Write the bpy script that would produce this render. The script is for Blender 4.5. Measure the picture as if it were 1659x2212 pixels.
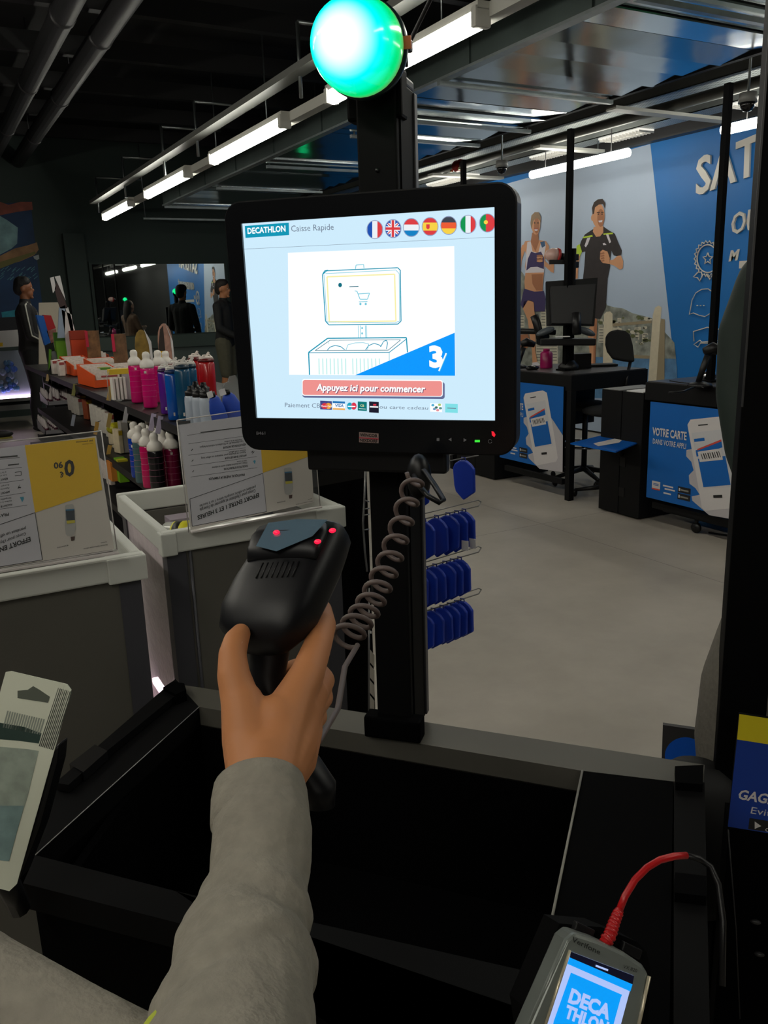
import bpy, bmesh, math, random
from mathutils import Vector as V, Matrix, Euler
random.seed(7)
S = bpy.context.scene
for o in list(bpy.data.objects): bpy.data.objects.remove(o)
COL = S.collection
PI = math.pi
# ------------------------------------------------------------------ camera
F, W, H = 1800., 1659., 2212.
RX = V((0.8749808, 0.1433455, -0.4624507)); RY = V((-0.483165, 0.1973949, -0.852987)); RZ = V((-0.0309864, 0.9697873, 0.2419763))
R3 = Matrix((RX, RY, RZ))            # world <- camera axes
EYE = V((0, 0, 1.4))
cd = bpy.data.cameras.new('camera'); cam = bpy.data.objects.new('camera', cd); COL.objects.link(cam)
cam.matrix_world = Matrix.Translation(EYE) @ R3.to_4x4()
cd.sensor_fit = 'HORIZONTAL'; cd.sensor_width = 36; cd.lens = 36 * F / W; cd.clip_start = 0.02; cd.clip_end = 100
S.camera = cam
# ------------------------------------------------------------------ exposure, world
S.view_settings.view_transform = 'Standard'; S.view_settings.look = 'None'
S.view_settings.exposure = 0.0; S.view_settings.gamma = 1.0; S.view_settings.use_curve_mapping = False
wd = bpy.data.worlds.new('world'); S.world = wd; wd.use_nodes = True
wd.node_tree.nodes['Background'].inputs[0].default_value = (0.6, 0.7, 0.8, 1); wd.node_tree.nodes['Background'].inputs[1].default_value = 0.004
TUBE = 28.0          # radiance of the fluorescent tubes
# ------------------------------------------------------------------ surveying helpers: where a sight line meets a real plane
def ray(px, py): return R3 @ V(((px - W / 2) / F, -(py - H / 2) / F, -1.0))
def onz(px, py, z): d = ray(px, py); return EYE + d * ((z - EYE.z) / d.z)
def onx(px, py, x): d = ray(px, py); return EYE + d * (x / d.x)
def ony(px, py, y): d = ray(px, py); return EYE + d * (y / d.y)
def dep(px, py, t): return EYE + ray(px, py) * t
class Frame:      # a flat face: origin, right, up, normal towards the viewer
    def __init__(s, o, u, v):
        s.o = V(o); s.u = V(u).normalized(); s.n = s.u.cross(V(v)).normalized(); s.v = s.n.cross(s.u)
    def hit(s, px, py, lift=0):
        d = ray(px, py); t = (s.o - EYE).dot(s.n) / d.dot(s.n); return EYE + d * t + s.n * lift
    def at(s, x, y, lift=0): return s.o + s.u * x + s.v * y + s.n * lift
    def uv(s, p): q = V(p) - s.o; return q.dot(s.u), q.dot(s.v)
# ------------------------------------------------------------------ materials
def lin(c):
    return tuple(((x / 255) / 12.92 if x / 255 <= .04045 else ((x / 255 + .055) / 1.055) ** 2.4) for x in c)
MATS = {}
def mat(name, rgb, rough=.5, metal=0., spec=.5, var=.0, scale=20., bump=0., bscale=60., emit=0., alpha=1., trans=0., coat=0.):
    if name in MATS: return MATS[name]
    m = bpy.data.materials.new(name); m.use_nodes = True; nt = m.node_tree; b = nt.nodes['Principled BSDF']
    c = lin(rgb); b.inputs['Base Color'].default_value = (*c, 1)
    b.inputs['Roughness'].default_value = rough; b.inputs['Metallic'].default_value = metal
    b.inputs['Specular IOR Level'].default_value = spec; b.inputs['Alpha'].default_value = alpha
    b.inputs['Transmission Weight'].default_value = trans; b.inputs['Coat Weight'].default_value = coat
    tc = nt.nodes.new('ShaderNodeTexCoord')
    if var > 0:
        n = nt.nodes.new('ShaderNodeTexNoise'); n.inputs['Scale'].default_value = scale; n.inputs['Detail'].default_value = 5
        r = nt.nodes.new('ShaderNodeMapRange'); r.inputs['From Min'].default_value = .3; r.inputs['From Max'].default_value = .7
        r.inputs['To Min'].default_value = 1 - var; r.inputs['To Max'].default_value = 1 + var
        mx = nt.nodes.new('ShaderNodeVectorMath'); mx.operation = 'SCALE'; mx.inputs[0].default_value = c
        nt.links.new(tc.outputs['Object'], n.inputs['Vector']); nt.links.new(n.outputs['Fac'], r.inputs['Value'])
        nt.links.new(r.outputs['Result'], mx.inputs['Scale']); nt.links.new(mx.outputs['Vector'], b.inputs['Base Color'])
    if bump > 0:
        n = nt.nodes.new('ShaderNodeTexNoise'); n.inputs['Scale'].default_value = bscale; n.inputs['Detail'].default_value = 3
        bp = nt.nodes.new('ShaderNodeBump'); bp.inputs['Strength'].default_value = bump; bp.inputs['Distance'].default_value = .01
        nt.links.new(tc.outputs['Object'], n.inputs['Vector']); nt.links.new(n.outputs['Fac'], bp.inputs['Height']); nt.links.new(bp.outputs['Normal'], b.inputs['Normal'])
    if emit > 0:
        b.inputs['Emission Color'].default_value = (*c, 1); b.inputs['Emission Strength'].default_value = emit
        if emit >= .5 : b.inputs['Base Color'].default_value = (0.01, .01, .01, 1)
    MATS[name] = m; return m
def scr(name, rgb, k=1.0): return mat('screen ' + name, rgb, .3, emit=k)
BLK = mat('black plastic', (13, 13, 15), .42, spec=.35)
BLK2 = mat('black powder coat', (8, 8, 9), .6, spec=.05)
DGR = mat('dark grey steel', (44, 44, 46), .5)
WHT = mat('white plastic', (225, 222, 215), .4)
GALV = mat('galvanised steel', (150, 158, 158), .32, metal=.9, var=.15, scale=9, bump=.12, bscale=14)
PAPER = mat('white paper', (214, 212, 212), .7)
CHR = mat('chrome', (200, 200, 205), .15, metal=1.)
# ------------------------------------------------------------------ mesh builder
_tcache = {}
class MB:
    def __init__(s): s.vs = []; s.fs = []; s.ms = []; s.sm = []; s.mats = []
    def mi(s, m):
        if m not in s.mats: s.mats.append(m)
        return s.mats.index(m)
    def add(s, vs, fs, m, smooth=False):
        k = len(s.vs); i = s.mi(m); s.vs += [V(v) for v in vs]
        for f in fs: s.fs.append(tuple(k + a for a in f)); s.ms.append(i); s.sm.append(smooth)
        return s
    def box(s, c, size, m, rot=None, bev=0.):
        c = V(c); x, y, z = (a / 2 for a in size); rot = rot or Matrix.Identity(3)
        if bev > 0:
            b = bmesh.new(); bmesh.ops.create_cube(b, size=1)
            for v in b.verts: v.co = V((v.co.x * size[0], v.co.y * size[1], v.co.z * size[2]))
            bmesh.ops.bevel(b, geom=list(b.edges), offset=min(bev, min(size) * .45), segments=2, affect='EDGES', profile=.6)
            b.verts.index_update(); vs = [c + rot @ v.co for v in b.verts]; fs = [[v.index for v in f.verts] for f in b.faces]; b.free()
            return s.add(vs, fs, m)
        vs = [c + rot @ V((i * x, j * y, k * z)) for i in (-1, 1) for j in (-1, 1) for k in (-1, 1)]
        return s.add(vs, [(0, 1, 3, 2), (4, 6, 7, 5), (0, 4, 5, 1), (2, 3, 7, 6), (0, 2, 6, 4), (1, 5, 7, 3)], m)
    def span(s, p0, p1, m, bev=0.):
        p0, p1 = V(p0), V(p1); return s.box((p0 + p1) / 2, [abs(p1[i] - p0[i]) for i in range(3)], m, bev=bev)
    def prism(s, pts, d, m):            # polygon extruded along vector d
        pts = [V(p) for p in pts]; d = V(d); n = len(pts)
        if len(pts) == 3 or True:
            fs = [tuple(range(n)), tuple(reversed(range(n, 2 * n)))] + [(i, i + n, (i + 1) % n + n, (i + 1) % n) for i in range(n)]
        return s.add(pts + [p + d for p in pts], fs, m)
    def poly(s, pts, m): return s.add(pts, [tuple(range(len(pts)))], m)
    def tube(s, pts, r, m, seg=8, caps=True, closed=False):
        pts = [V(p) for p in pts]; n = len(pts); rs = r if isinstance(r, (list, tuple)) else [r] * n
        vs = []; prev = None
        for i, p in enumerate(pts):
            a = pts[(i - 1) % n] if (i or closed) else pts[0]; b = pts[(i + 1) % n] if (i < n - 1 or closed) else pts[-1]
            t = (b - a).normalized()
            if prev is None: prev = t.orthogonal().normalized()
            x = (prev - t * prev.dot(t)).normalized(); prev = x; y = t.cross(x)
            for k in range(seg): an = 2 * PI * k / seg; vs.append(p + (x * math.cos(an) + y * math.sin(an)) * rs[i])
        fs = []
        for i in range(n if closed else n - 1):
            for k in range(seg): a = i * seg + k; b = i * seg + (k + 1) % seg; j = ((i + 1) % n) * seg; fs.append((a, b, j + (k + 1) % seg, j + k))
        if caps and not closed: fs += [tuple(reversed(range(seg))), tuple(range((n - 1) * seg, n * seg))]
        return s.add(vs, fs, m, True)
    def lathe(s, prof, m, o=(0, 0, 0), axis=(0, 0, 1), seg=20, sx=1., smooth=True):
        o = V(o); a = V(axis).normalized(); x = a.orthogonal().normalized(); y = a.cross(x); vs = []
        if abs(a.z) > .99: x = V((1, 0, 0)); y = V((0, 1, 0)) * (1 if a.z > 0 else -1)
        for r, h in prof:
            for k in range(seg): an = 2 * PI * k / seg; vs.append(o + a * h + x * (r * math.cos(an) * sx) + y * (r * math.sin(an)))
        fs = []
        for i in range(len(prof) - 1):
            for k in range(seg): p = i * seg + k; q = i * seg + (k + 1) % seg; fs.append((p, q, q + seg, p + seg))
        if prof[0][0] > 1e-5: fs.append(tuple(reversed(range(seg))))
        if prof[-1][0] > 1e-5: fs.append(tuple(range((len(prof) - 1) * seg, len(prof) * seg)))
        return s.add(vs, fs, m, smooth)
    def ell(s, c, rad, m, rot=None, seg=14, rings=9):
        c = V(c); rot = rot or Matrix.Identity(3); vs = []; fs = []
        for i in range(rings + 1):
            th = PI * i / rings
            for k in range(seg): an = 2 * PI * k / seg; vs.append(c + rot @ V((rad[0] * math.sin(th) * math.cos(an), rad[1] * math.sin(th) * math.sin(an), rad[2] * math.cos(th))))
        for i in range(rings):
            for k in range(seg): p = i * seg + k; q = i * seg + (k + 1) % seg; fs.append((p, p + seg, q + seg, q))
        return s.add(vs, fs, m, True)
    def text(s, txt, bl, br, tl, m, sub=None, bold=0., depth=0.):
        """lettering whose box runs bl->br along the baseline and bl->tl upwards; sub = the part of the text that fills that box"""
        bl, br, tl = V(bl), V(br), V(tl)
        def geo(t):
            if (t, bold) in _tcache: return _tcache[(t, bold)]
            cu = bpy.data.curves.new('t', 'FONT'); cu.body = t; cu.resolution_u = 2; cu.offset = bold; cu.fill_mode = 'FRONT'
            ob = bpy.data.objects.new('t', cu); me = bpy.data.meshes.new_from_object(ob)
            r = ([v.co.copy() for v in me.vertices], [tuple(p.vertices) for p in me.polygons])
            bpy.data.objects.remove(ob); bpy.data.curves.remove(cu); bpy.data.meshes.remove(me)
            _tcache[(t, bold)] = r; return r
        v0, _ = geo(sub or txt); vs, fs = geo(txt)
        if not v0: return s
        x0 = min(v.x for v in v0); x1 = max(v.x for v in v0); y1 = max(v.y for v in v0); y0 = 0 if any(c in txt for c in 'gjpqy,ç') else min(v.y for v in v0)
        ex = (br - bl) / (x1 - x0); ey = (tl - bl) / (y1 - y0)
        out = [bl + ex * (v.x - x0) + ey * (v.y - y0) for v in vs]
        s.add(out, fs, m)
        if depth:
            n = ex.cross(ey).normalized(); s.add([p + n * depth for p in out], fs, m)
            cnt = {}
            for f in fs:
                for i in range(len(f)): e = (f[i], f[(i + 1) % len(f)]); k = tuple(sorted(e)); cnt[k] = cnt.get(k, 0) + 1
            nn = len(out); s.add(out + [p + n * depth for p in out], [(a, b, b + nn, a + nn) for (a, b), c in cnt.items() if c == 1], m)
        return s
    def build(s, name, parent=None, bevel=0., subsurf=0):
        me = bpy.data.meshes.new(name); inv = MINV.get(parent.name) if parent else None
        vs = [inv @ v for v in s.vs] if inv else s.vs
        me.from_pydata([tuple(v) for v in vs], [], s.fs)
        for m in s.mats: me.materials.append(m)
        me.polygons.foreach_set('material_index', s.ms); me.polygons.foreach_set('use_smooth', s.sm); me.update()
        if bevel == 'fix': pass
        o = bpy.data.objects.new(name, me); COL.objects.link(o)
        if parent:
            o.parent = parent; MINV[o.name] = MINV.get(parent.name)
        if bevel and bevel != 'fix':
            md = o.modifiers.new('b', 'BEVEL'); md.width = bevel; md.segments = 2; md.limit_method = 'ANGLE'
        return o
MINV = {}
def tag(o, label=None, cat=None, group=None, kind=None):
    if label: o['label'] = label
    if cat: o['category'] = cat
    if group: o['group'] = group
    if kind: o['kind'] = kind
    return o
def thing(name, label, cat, loc=(0, 0, 0), rz=0, group=None):
    o = bpy.data.objects.new(name, None); COL.objects.link(o); o.empty_display_size = .05
    o.location = loc; o.rotation_euler = (0, 0, rz)
    MINV[o.name] = (Matrix.Translation(V(loc)) @ Matrix.Rotation(rz, 4, 'Z')).inverted()
    return tag(o, label, cat, group)
def proto(name, label, cat, group=None):     # built around its own origin, then placed
    return thing(name, label, cat, (0, 0, 0), 0, group)
def place(o, loc, rz=0, sc=None, rot=None):
    o.location = loc; o.rotation_euler = rot if rot else (0, 0, rz)
    if sc: o.scale = sc
    return o
def dup(root, loc, rz=0, label=None, group=None, sc=None, rot=None):
    r = root.copy(); COL.objects.link(r)
    place(r, loc, rz, sc, rot)
    if label: r['label'] = label
    if group: r['group'] = group
    for ch in list(root.children):
        c = ch.copy(); COL.objects.link(c); c.parent = r
        for g in ch.children: d = g.copy(); COL.objects.link(d); d.parent = c
    return r
def struct(name, mb): return tag(mb.build(name), kind='structure')
def blob(name, chains, m, parent=None, voxel=.01, smooth=6, ells=(), cat=None):
    """one continuous skin grown over tapering limbs: chains of (point, radius), plus ellipsoids (centre, radii, rotation)"""
    mb = MB()
    for ch in chains:
        for (p, r), (q, t) in zip(ch[:-1], ch[1:]):
            p, q = V(p), V(q); n = max(2, int((q - p).length / (min(r, t) * .3)) + 1)
            for i in range(n + 1): k = i / n; mb.ell(p.lerp(q, k), (r + (t - r) * k,) * 3, m, seg=12, rings=8)
    for e in ells: mb.ell(e[0], e[1], m, e[2] if len(e) > 2 else None, seg=18, rings=12)
    o = mb.build(name, parent)
    bm = bmesh.new(); bm.from_mesh(o.data); bmesh.ops.remove_doubles(bm, verts=bm.verts, dist=1e-6); bm.to_mesh(o.data); bm.free()
    r = o.modifiers.new('r', 'REMESH'); r.mode = 'VOXEL'; r.voxel_size = voxel; r.use_smooth_shade = True
    s = o.modifiers.new('s', 'SMOOTH'); s.iterations = smooth; s.factor = .5
    dg = bpy.context.evaluated_depsgraph_get(); dg.update(); me = bpy.data.meshes.new_from_object(o.evaluated_get(dg))
    o.modifiers.clear(); old = o.data; o.data = me; bpy.data.meshes.remove(old)
    me.materials.clear(); me.materials.append(m)
    for p in me.polygons: p.use_smooth = True; p.material_index = 0
    return o
def rz3(a): return Matrix.Rotation(a, 3, 'Z')
def basis(u, v):     # rotation with columns u, n?, v  (x=u, z=v)
    u = V(u).normalized(); v = V(v).normalized(); y = v.cross(u).normalized(); v = u.cross(y).normalized()
    return Matrix((u, y, v)).transposed()
def disc(fr, cx, cy, rx, ry, n=20): return [fr(cx + rx * math.cos(2 * PI * k / n), cy - ry * math.sin(2 * PI * k / n)) for k in range(n)]
# ================================================================== the room
def floor_mat():
    m = bpy.data.materials.new('polished concrete'); m.use_nodes = True; nt = m.node_tree; b = nt.nodes['Principled BSDF']
    tc = nt.nodes.new('ShaderNodeTexCoord'); n = nt.nodes.new('ShaderNodeTexNoise'); n.inputs['Scale'].default_value = 1.3; n.inputs['Detail'].default_value = 8; n.inputs['Roughness'].default_value = .65
    r = nt.nodes.new('ShaderNodeValToRGB'); r.color_ramp.elements[0].position = .3; r.color_ramp.elements[0].color = (*lin((148, 141, 131)), 1)
    r.color_ramp.elements[1].position = .7; r.color_ramp.elements[1].color = (*lin((172, 165, 154)), 1)
    nt.links.new(tc.outputs['Object'], n.inputs['Vector']); nt.links.new(n.outputs['Fac'], r.inputs['Fac'])
    # saw-cut joints every 3 m
    sx = nt.nodes.new('ShaderNodeSeparateXYZ'); nt.links.new(tc.outputs['Object'], sx.inputs[0])
    outs = []
    for ax, off, per in (('X', .35, 3.), ('Y', 1.06, 3.)):
        a = nt.nodes.new('ShaderNodeMath'); a.operation = 'SUBTRACT'; a.inputs[1].default_value = off; nt.links.new(sx.outputs[ax], a.inputs[0])
        p = nt.nodes.new('ShaderNodeMath'); p.operation = 'PINGPONG'; p.inputs[1].default_value = per / 2; nt.links.new(a.outputs[0], p.inputs[0])
        g = nt.nodes.new('ShaderNodeMath'); g.operation = 'LESS_THAN'; g.inputs[1].default_value = .0025; nt.links.new(p.outputs[0], g.inputs[0]); outs.append(g)
    mx = nt.nodes.new('ShaderNodeMath'); mx.operation = 'MAXIMUM'; nt.links.new(outs[0].outputs[0], mx.inputs[0]); nt.links.new(outs[1].outputs[0], mx.inputs[1])
    mc = nt.nodes.new('ShaderNodeMix'); mc.data_type = 'RGBA'; nt.links.new(mx.outputs[0], mc.inputs['Factor']); nt.links.new(r.outputs['Color'], mc.inputs['A']); mc.inputs['B'].default_value = (*lin((118, 112, 104)), 1)
    nt.links.new(mc.outputs['Result'], b.inputs['Base Color'])
    b.inputs['Roughness'].default_value = .42; b.inputs['Specular IOR Level'].default_value = .3
    return m
X0, X1, Y0, Y1, ZC = -4.5, 6.2, -4.5, 13.0, 3.9
struct('floor', MB().span((X0, Y0, -.1), (X1, Y1, 0), floor_mat()))
CEIL = mat('black ceiling paint', (8, 8, 9), .8, var=.2, scale=3)
struct('ceiling', MB().span((X0, Y0, ZC), (X1, Y1, ZC + .1), CEIL))
WGR = mat('dark green grey wall paint', (46, 58, 54), .8, var=.05, scale=2)
struct('wall_back', MB().span((X0, Y0 - .1, 0), (X1, Y0, ZC), mat('charcoal wall paint', (30, 32, 34), .8)))
struct('wall_left', MB().span((X0 - .1, Y0, 0), (X0, Y1, ZC), mat('charcoal wall paint', (30, 32, 34), .8)))
w = MB(); w.span((X0, Y1, 0), (X1, Y1 + .1, ZC), WGR)
struct('wall_far', w)
struct('trim_1', MB().span((2.1, 12.90, .86), (4.9, 13.0, 1.045), mat('sill paint', (70, 84, 78), .6)).span((4.9, 12.97, 0), (2.1, 13.0, .86), mat('lower wall paint', (92, 104, 100), .7)))
struct('wall_right', MB().span((X1, Y0, 0), (X1 + .1, Y1, ZC), mat('black upper wall', (16, 17, 18), .8)))
struct('trim_2', MB().span((6.10, Y0, 2.76), (6.2, Y1, 2.86), DGR))
# roof joists
for i in range(12):
    y = -1.6 + i * 1.25
    tag(MB().span((X0, y, 3.62), (X1, y + .09, 3.78), mat('joist paint', (15, 15, 17), .6)).build('ceiling_joist'),
        'dark grey roof joist crossing the black ceiling', 'joist', 'roof joists crossing the black ceiling')
# round black ducts
for k, (x, lab) in enumerate(((1.22, 'round black air duct under the ceiling, left one of the pair'), (1.55, 'round black air duct under the ceiling, right one of the pair'))):
    t = thing('air_duct', lab, 'duct', (x, 5, 3.4))
    dm = mat('duct grey', (46, 46, 48), .45, metal=.3)
    MB().tube([(x, -3, 3.42), (x, 12.9, 3.42)], .085, dm, seg=16).build('duct_pipe', t)
    for y in range(0, 13, 2):
        MB().lathe([(.092, -.03), (.092, .03)], dm, (x, y + .7 + k * .4, 3.42), (0, 1, 0), 16).build('duct_collar', t)
    for y in (2.5, 5.5, 8.5, 11.5): MB().tube([(x, y, 3.5), (x, y, 3.9)], .006, dm, 6).build('hanger_rod', t)
# ---------------------------------------------------------------- lights
TM = mat('lit fluorescent tube', (255, 252, 238), .4, emit=TUBE)
RAIL = mat('white light rail', (190, 190, 182), .45)
t = thing('light_rail', 'long pale lighting rail carrying the row of tube lights', 'light rail', (2.35, 5, 2.6))
MB().span((2.36, -1.4, 2.585), (2.43, 11.75, 2.645), RAIL).build('rail_channel', t)
MB().span((2.20, -1.4, 2.76), (2.30, 11.7, 2.80), mat('rail beam grey', (110, 112, 108), .45)).build('upper_beam', t)
for y in (11.55, 10.0, 8.3, 7.25, 5.1, 3.0):
    MB().tube([(2.28, y, 2.64), (2.28, y, 3.06)], .012, GALV, 6).tube([(2.28, y, 3.06), (2.85, y, 3.06)], .012, GALV, 6).build('hanger', t)
ys = [(9.98, 11.50), (7.73, 9.27), (5.48, 7.04), (3.26, 4.80), (1.02, 2.56), (-1.22, .32)]
nm = ['farthest tube light of the rail', 'second farthest tube light of the rail', 'third farthest tube light of the rail', 'nearest visible tube light of the rail, behind the green beacon', 'tube light of the rail just above the frame', 'tube light of the rail behind the camera']
for (a, b), l in zip(ys, nm):
    f = thing('tube_light', 'lit white ' + l, 'light', (2.33, (a + b) / 2, 2.6))
    MB().tube([(2.33, a + .04, 2.575), (2.33, b - .04, 2.575)], .038, TM, 14).build('glowing_tube', f)
    for e, s_ in ((a, 1), (b, -1)): MB().box((2.33, e + .02 * s_, 2.585), (.085, .04, .085), RAIL, bev=.01).build('end_cap', f)
    MB().span((2.30, a, 2.612), (2.36, b, 2.645), RAIL).build('housing', f)
for k, (a, b, l) in enumerate(((7.7, 9.1, 'far'), (5.51, 6.77, 'near the running man poster'), (3.26, 4.56, 'above the large white lettering'), (1.1, 2.5, 'beyond the right edge of the frame'), (-1.3, .1, 'at the rear of the blue wall'))):
    f = thing('tube_light', 'lit white tube light before the blue wall, ' + l, 'light', (5.4, (a + b) / 2, 2.56))
    MB().tube([(5.4, a, 2.558), (5.4, b, 2.558)], .036, mat('lit wall tube', (255, 252, 238), .4, emit=TUBE * .55), 14).build('glowing_tube', f)
    for e in (a + .2, b - .2): MB().tube([(5.4, e, 2.59), (5.4, e, 3.9)], .004, DGR, 6).build('hanger_wire', f)
t = thing('light_rail', 'added pale fill lighting rail left of the camera, unseen outside the frame', 'light rail', (-1.1, 2, 2.6))  # added unseen rail; its tubes fill the dim foreground and price boards
MB().span((-1.09, -3.4, 2.615), (-1.02, 8, 2.675), RAIL).build('rail_channel', t)
for y in (-3.2, 0., 3., 7.8): MB().tube([(-1.06, y, 2.67), (-1.06, y, 3.9)], .008, GALV, 6).build('hanger', t)
for k, (a, l) in enumerate(((-3.2, 'rearmost'), (-.95, 'second from the rear'), (1.3, 'middle'), (3.55, 'second from the front'), (5.8, 'frontmost'))):
    f = thing('tube_light', 'lit white fill tube light added outside the left edge, ' + l, 'light', (-1.06, a + .77, 2.6))
    MB().tube([(-1.06, a, 2.575), (-1.06, a + 1.54, 2.575)], .038, mat('lit fill tube', (255, 250, 236), .4, emit=TUBE * 1.4), 14).build('glowing_tube', f)  # added fill tubes, stronger than the visible rail to lift the left side
# ---------------------------------------------------------------- shiny metal deck
def deck_mat():
    m = bpy.data.materials.new('polished metal deck'); m.use_nodes = True; nt = m.node_tree; b = nt.nodes['Principled BSDF']
    b.inputs['Base Color'].default_value = (.66, .71, .72, 1); b.inputs['Metallic'].default_value = 1; b.inputs['Roughness'].default_value = .15
    tc = nt.nodes.new('ShaderNodeTexCoord'); n = nt.nodes.new('ShaderNodeTexNoise'); n.inputs['Scale'].default_value = 2.2
    bp = nt.nodes.new('ShaderNodeBump'); bp.inputs['Strength'].default_value = .25; bp.inputs['Distance'].default_value = .02
    nt.links.new(tc.outputs['Object'], n.inputs['Vector']); nt.links.new(n.outputs['Fac'], bp.inputs['Height']); nt.links.new(bp.outputs['Normal'], b.inputs['Normal'])
    return m
DM = deck_mat()
t = thing('metal_deck', 'large suspended ribbed metal deck mirroring the blue wall', 'ceiling panel', (3.7, 5, 2.75))
mb = MB(); y = -1.2
random.seed(3)
while y < 11.05:
    w_ = .26; tl = random.uniform(.004, .010) * (1 if random.random() < .7 else -1)
    mb.prism([(3.02, y, 2.70 + tl), (3.02, y + w_ - .012, 2.70 - tl), (3.02, y + w_ - .012, 2.76), (3.02, y, 2.76)], (1.33, 0, 0), DM); y += w_
mb.build('ribbed_sheet', t)
SIDE = mat('deck side steel', (72, 82, 80), .35, metal=.6, var=.2, scale=3)
MB().span((2.985, -1.2, 2.70), (3.02, 11.1, 2.96), SIDE).span((2.97, -1.2, 2.69), (3.03, 11.1, 2.705), GALV).build('side_plate', t)
for y in range(0, 11): MB().span((2.972, y + .3, 2.70), (2.985, y + .36, 2.96), SIDE).build('side_rib', t)
MB().span((4.34, -1.2, 2.692), (4.38, 11.1, 2.82), BLK2).build('edge_strip', t)
for k, (y, xa, xb) in enumerate(((12.5, 3.06, 4.35), (11.1, 3.0, 4.4), (9.3, 3.1, 4.36), (7.8, 3.1, 4.36), (6.25, 3.2, 4.42), (5.62, 3.2, 4.46), (4.62, 2.97, 4.36), (3.05, 3., 4.36), (1.4, 3., 4.36))):
    f = thing('ceiling_strut', 'galvanised strut crossing under the shiny metal deck', 'strut', (3.7, y, 2.68), 0, 'galvanised struts under the metal deck')
    MB().span((xa, y - .016, 2.665), (xb, y + .016, 2.69), GALV).build('channel', f)
    for x in (xa + .03, xb - .03): MB().tube([(x, y, 2.69), (x, y, 3.9)], .007, GALV, 6).build('threaded_rod', f)
# cable trays, pipe
def tray_mat():
    m = bpy.data.materials.new('perforated tray'); m.use_nodes = True; nt = m.node_tree; b = nt.nodes['Principled BSDF']
    tc = nt.nodes.new('ShaderNodeTexCoord'); mp = nt.nodes.new('ShaderNodeMapping'); mp.inputs['Scale'].default_value = (40, 26, 30)
    vo = nt.nodes.new('ShaderNodeTexVoronoi'); vo.inputs['Randomness'].default_value = 0; vo.inputs['Scale'].default_value = 1
    lt = nt.nodes.new('ShaderNodeMath'); lt.operation = 'LESS_THAN'; lt.inputs[1].default_value = .3
    mc = nt.nodes.new('ShaderNodeMix'); mc.data_type = 'RGBA'; mc.inputs['A'].default_value = (.34, .37, .36, 1); mc.inputs['B'].default_value = (.01, .01, .01, 1)
    nt.links.new(tc.outputs['Object'], mp.inputs[0]); nt.links.new(mp.outputs[0], vo.inputs['Vector']); nt.links.new(vo.outputs['Distance'], lt.inputs[0]); nt.links.new(lt.outputs[0], mc.inputs['Factor'])
    nt.links.new(mc.outputs['Result'], b.inputs['Base Color']); b.inputs['Metallic'].default_value = .5; b.inputs['Roughness'].default_value = .45
    return m
TR = tray_mat()
KS = 1.16        # these runs hang above the deck edge, farther towards the wall
def kp(x, y, z): return (x * KS, y * KS, 1.4 + (z - 1.4) * KS)
def runx(a, b, m, mb=None): a, b = kp(*a), kp(*b); return (mb or MB()).span((a[0], -1.2, a[2]), (b[0], 12.8, b[2]), m)
mb = MB(); runx((4.385, 0, 2.64), (4.40, 1, 2.72), TR, mb); runx((4.385, 0, 2.64), (4.60, 1, 2.647), TR, mb); runx((4.59, 0, 2.64), (4.605, 1, 2.72), TR, mb)
tag(mb.build('cable_tray'), 'perforated galvanised cable tray beside the grey pipe', 'cable tray')
mb = MB(); runx((4.86, 0, 2.60), (4.87, 1, 2.68), TR, mb); runx((4.86, 0, 2.60), (5.04, 1, 2.607), TR, mb); runx((5.03, 0, 2.60), (5.04, 1, 2.68), TR, mb)
tag(mb.build('cable_tray'), 'second perforated tray, nearer the blue wall than the grey pipe', 'cable tray')
tag(runx((4.66, 0, 2.66), (4.82, 1, 2.82), BLK2).build('black_duct'), 'square black duct running between the two cable trays', 'duct')
for a, b in ((7.1, 7.85), (5.75, 6.15), (4.87, 5.3), (3.8, 4.08)):
    A, B = kp(4.875, a, 2.585), kp(5.025, b, 2.598)
    f = thing('louvre_light', 'lit white louvred lamp set along the second cable tray', 'light', ((A[0] + B[0]) / 2, (A[1] + B[1]) / 2, A[2]), 0, 'louvred lamps along the cable tray')
    MB().span(A, B, mat('lit louvre', (255, 252, 240), .4, emit=.9)).build('diffuser', f)
    lo = MB(); y = A[1]
    while y < B[1]: lo.span((A[0], y, A[2] - .016), (B[0], y + .006, A[2]), WHT); y += .04
    lo.span(((A[0] + B[0]) / 2, A[1], A[2] - .016), ((A[0] + B[0]) / 2 + .005, B[1], A[2]), WHT); lo.build('louvre', f)
pc3 = V(kp(4.46, 6.62, 2.575))
pp = thing('water_pipe', 'grey round pipe under the ceiling with a red coupling', 'pipe', (pc3.x, 5, pc3.z))
MB().tube([(pc3.x, -2, pc3.z), (pc3.x, 12.9, pc3.z)], .040, mat('pipe grey', (128, 130, 126), .4, metal=.2), 14).build('pipe_run', pp)
RED = mat('red coupling', (170, 40, 34), .4)
cpl = MB().lathe([(.052, -.06), (.060, -.035), (.053, 0), (.060, .035), (.052, .06)], RED, pc3, (0, 1, 0), 14).build('red_coupling', pp)
for dy_ in (-.07, .08): MB().box((pc3.x - .04, pc3.y + dy_, pc3.z - .04), (.024, .024, .024), mat('brass bolt', (200, 190, 150), .3, metal=1)).build('bolt', cpl)
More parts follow.
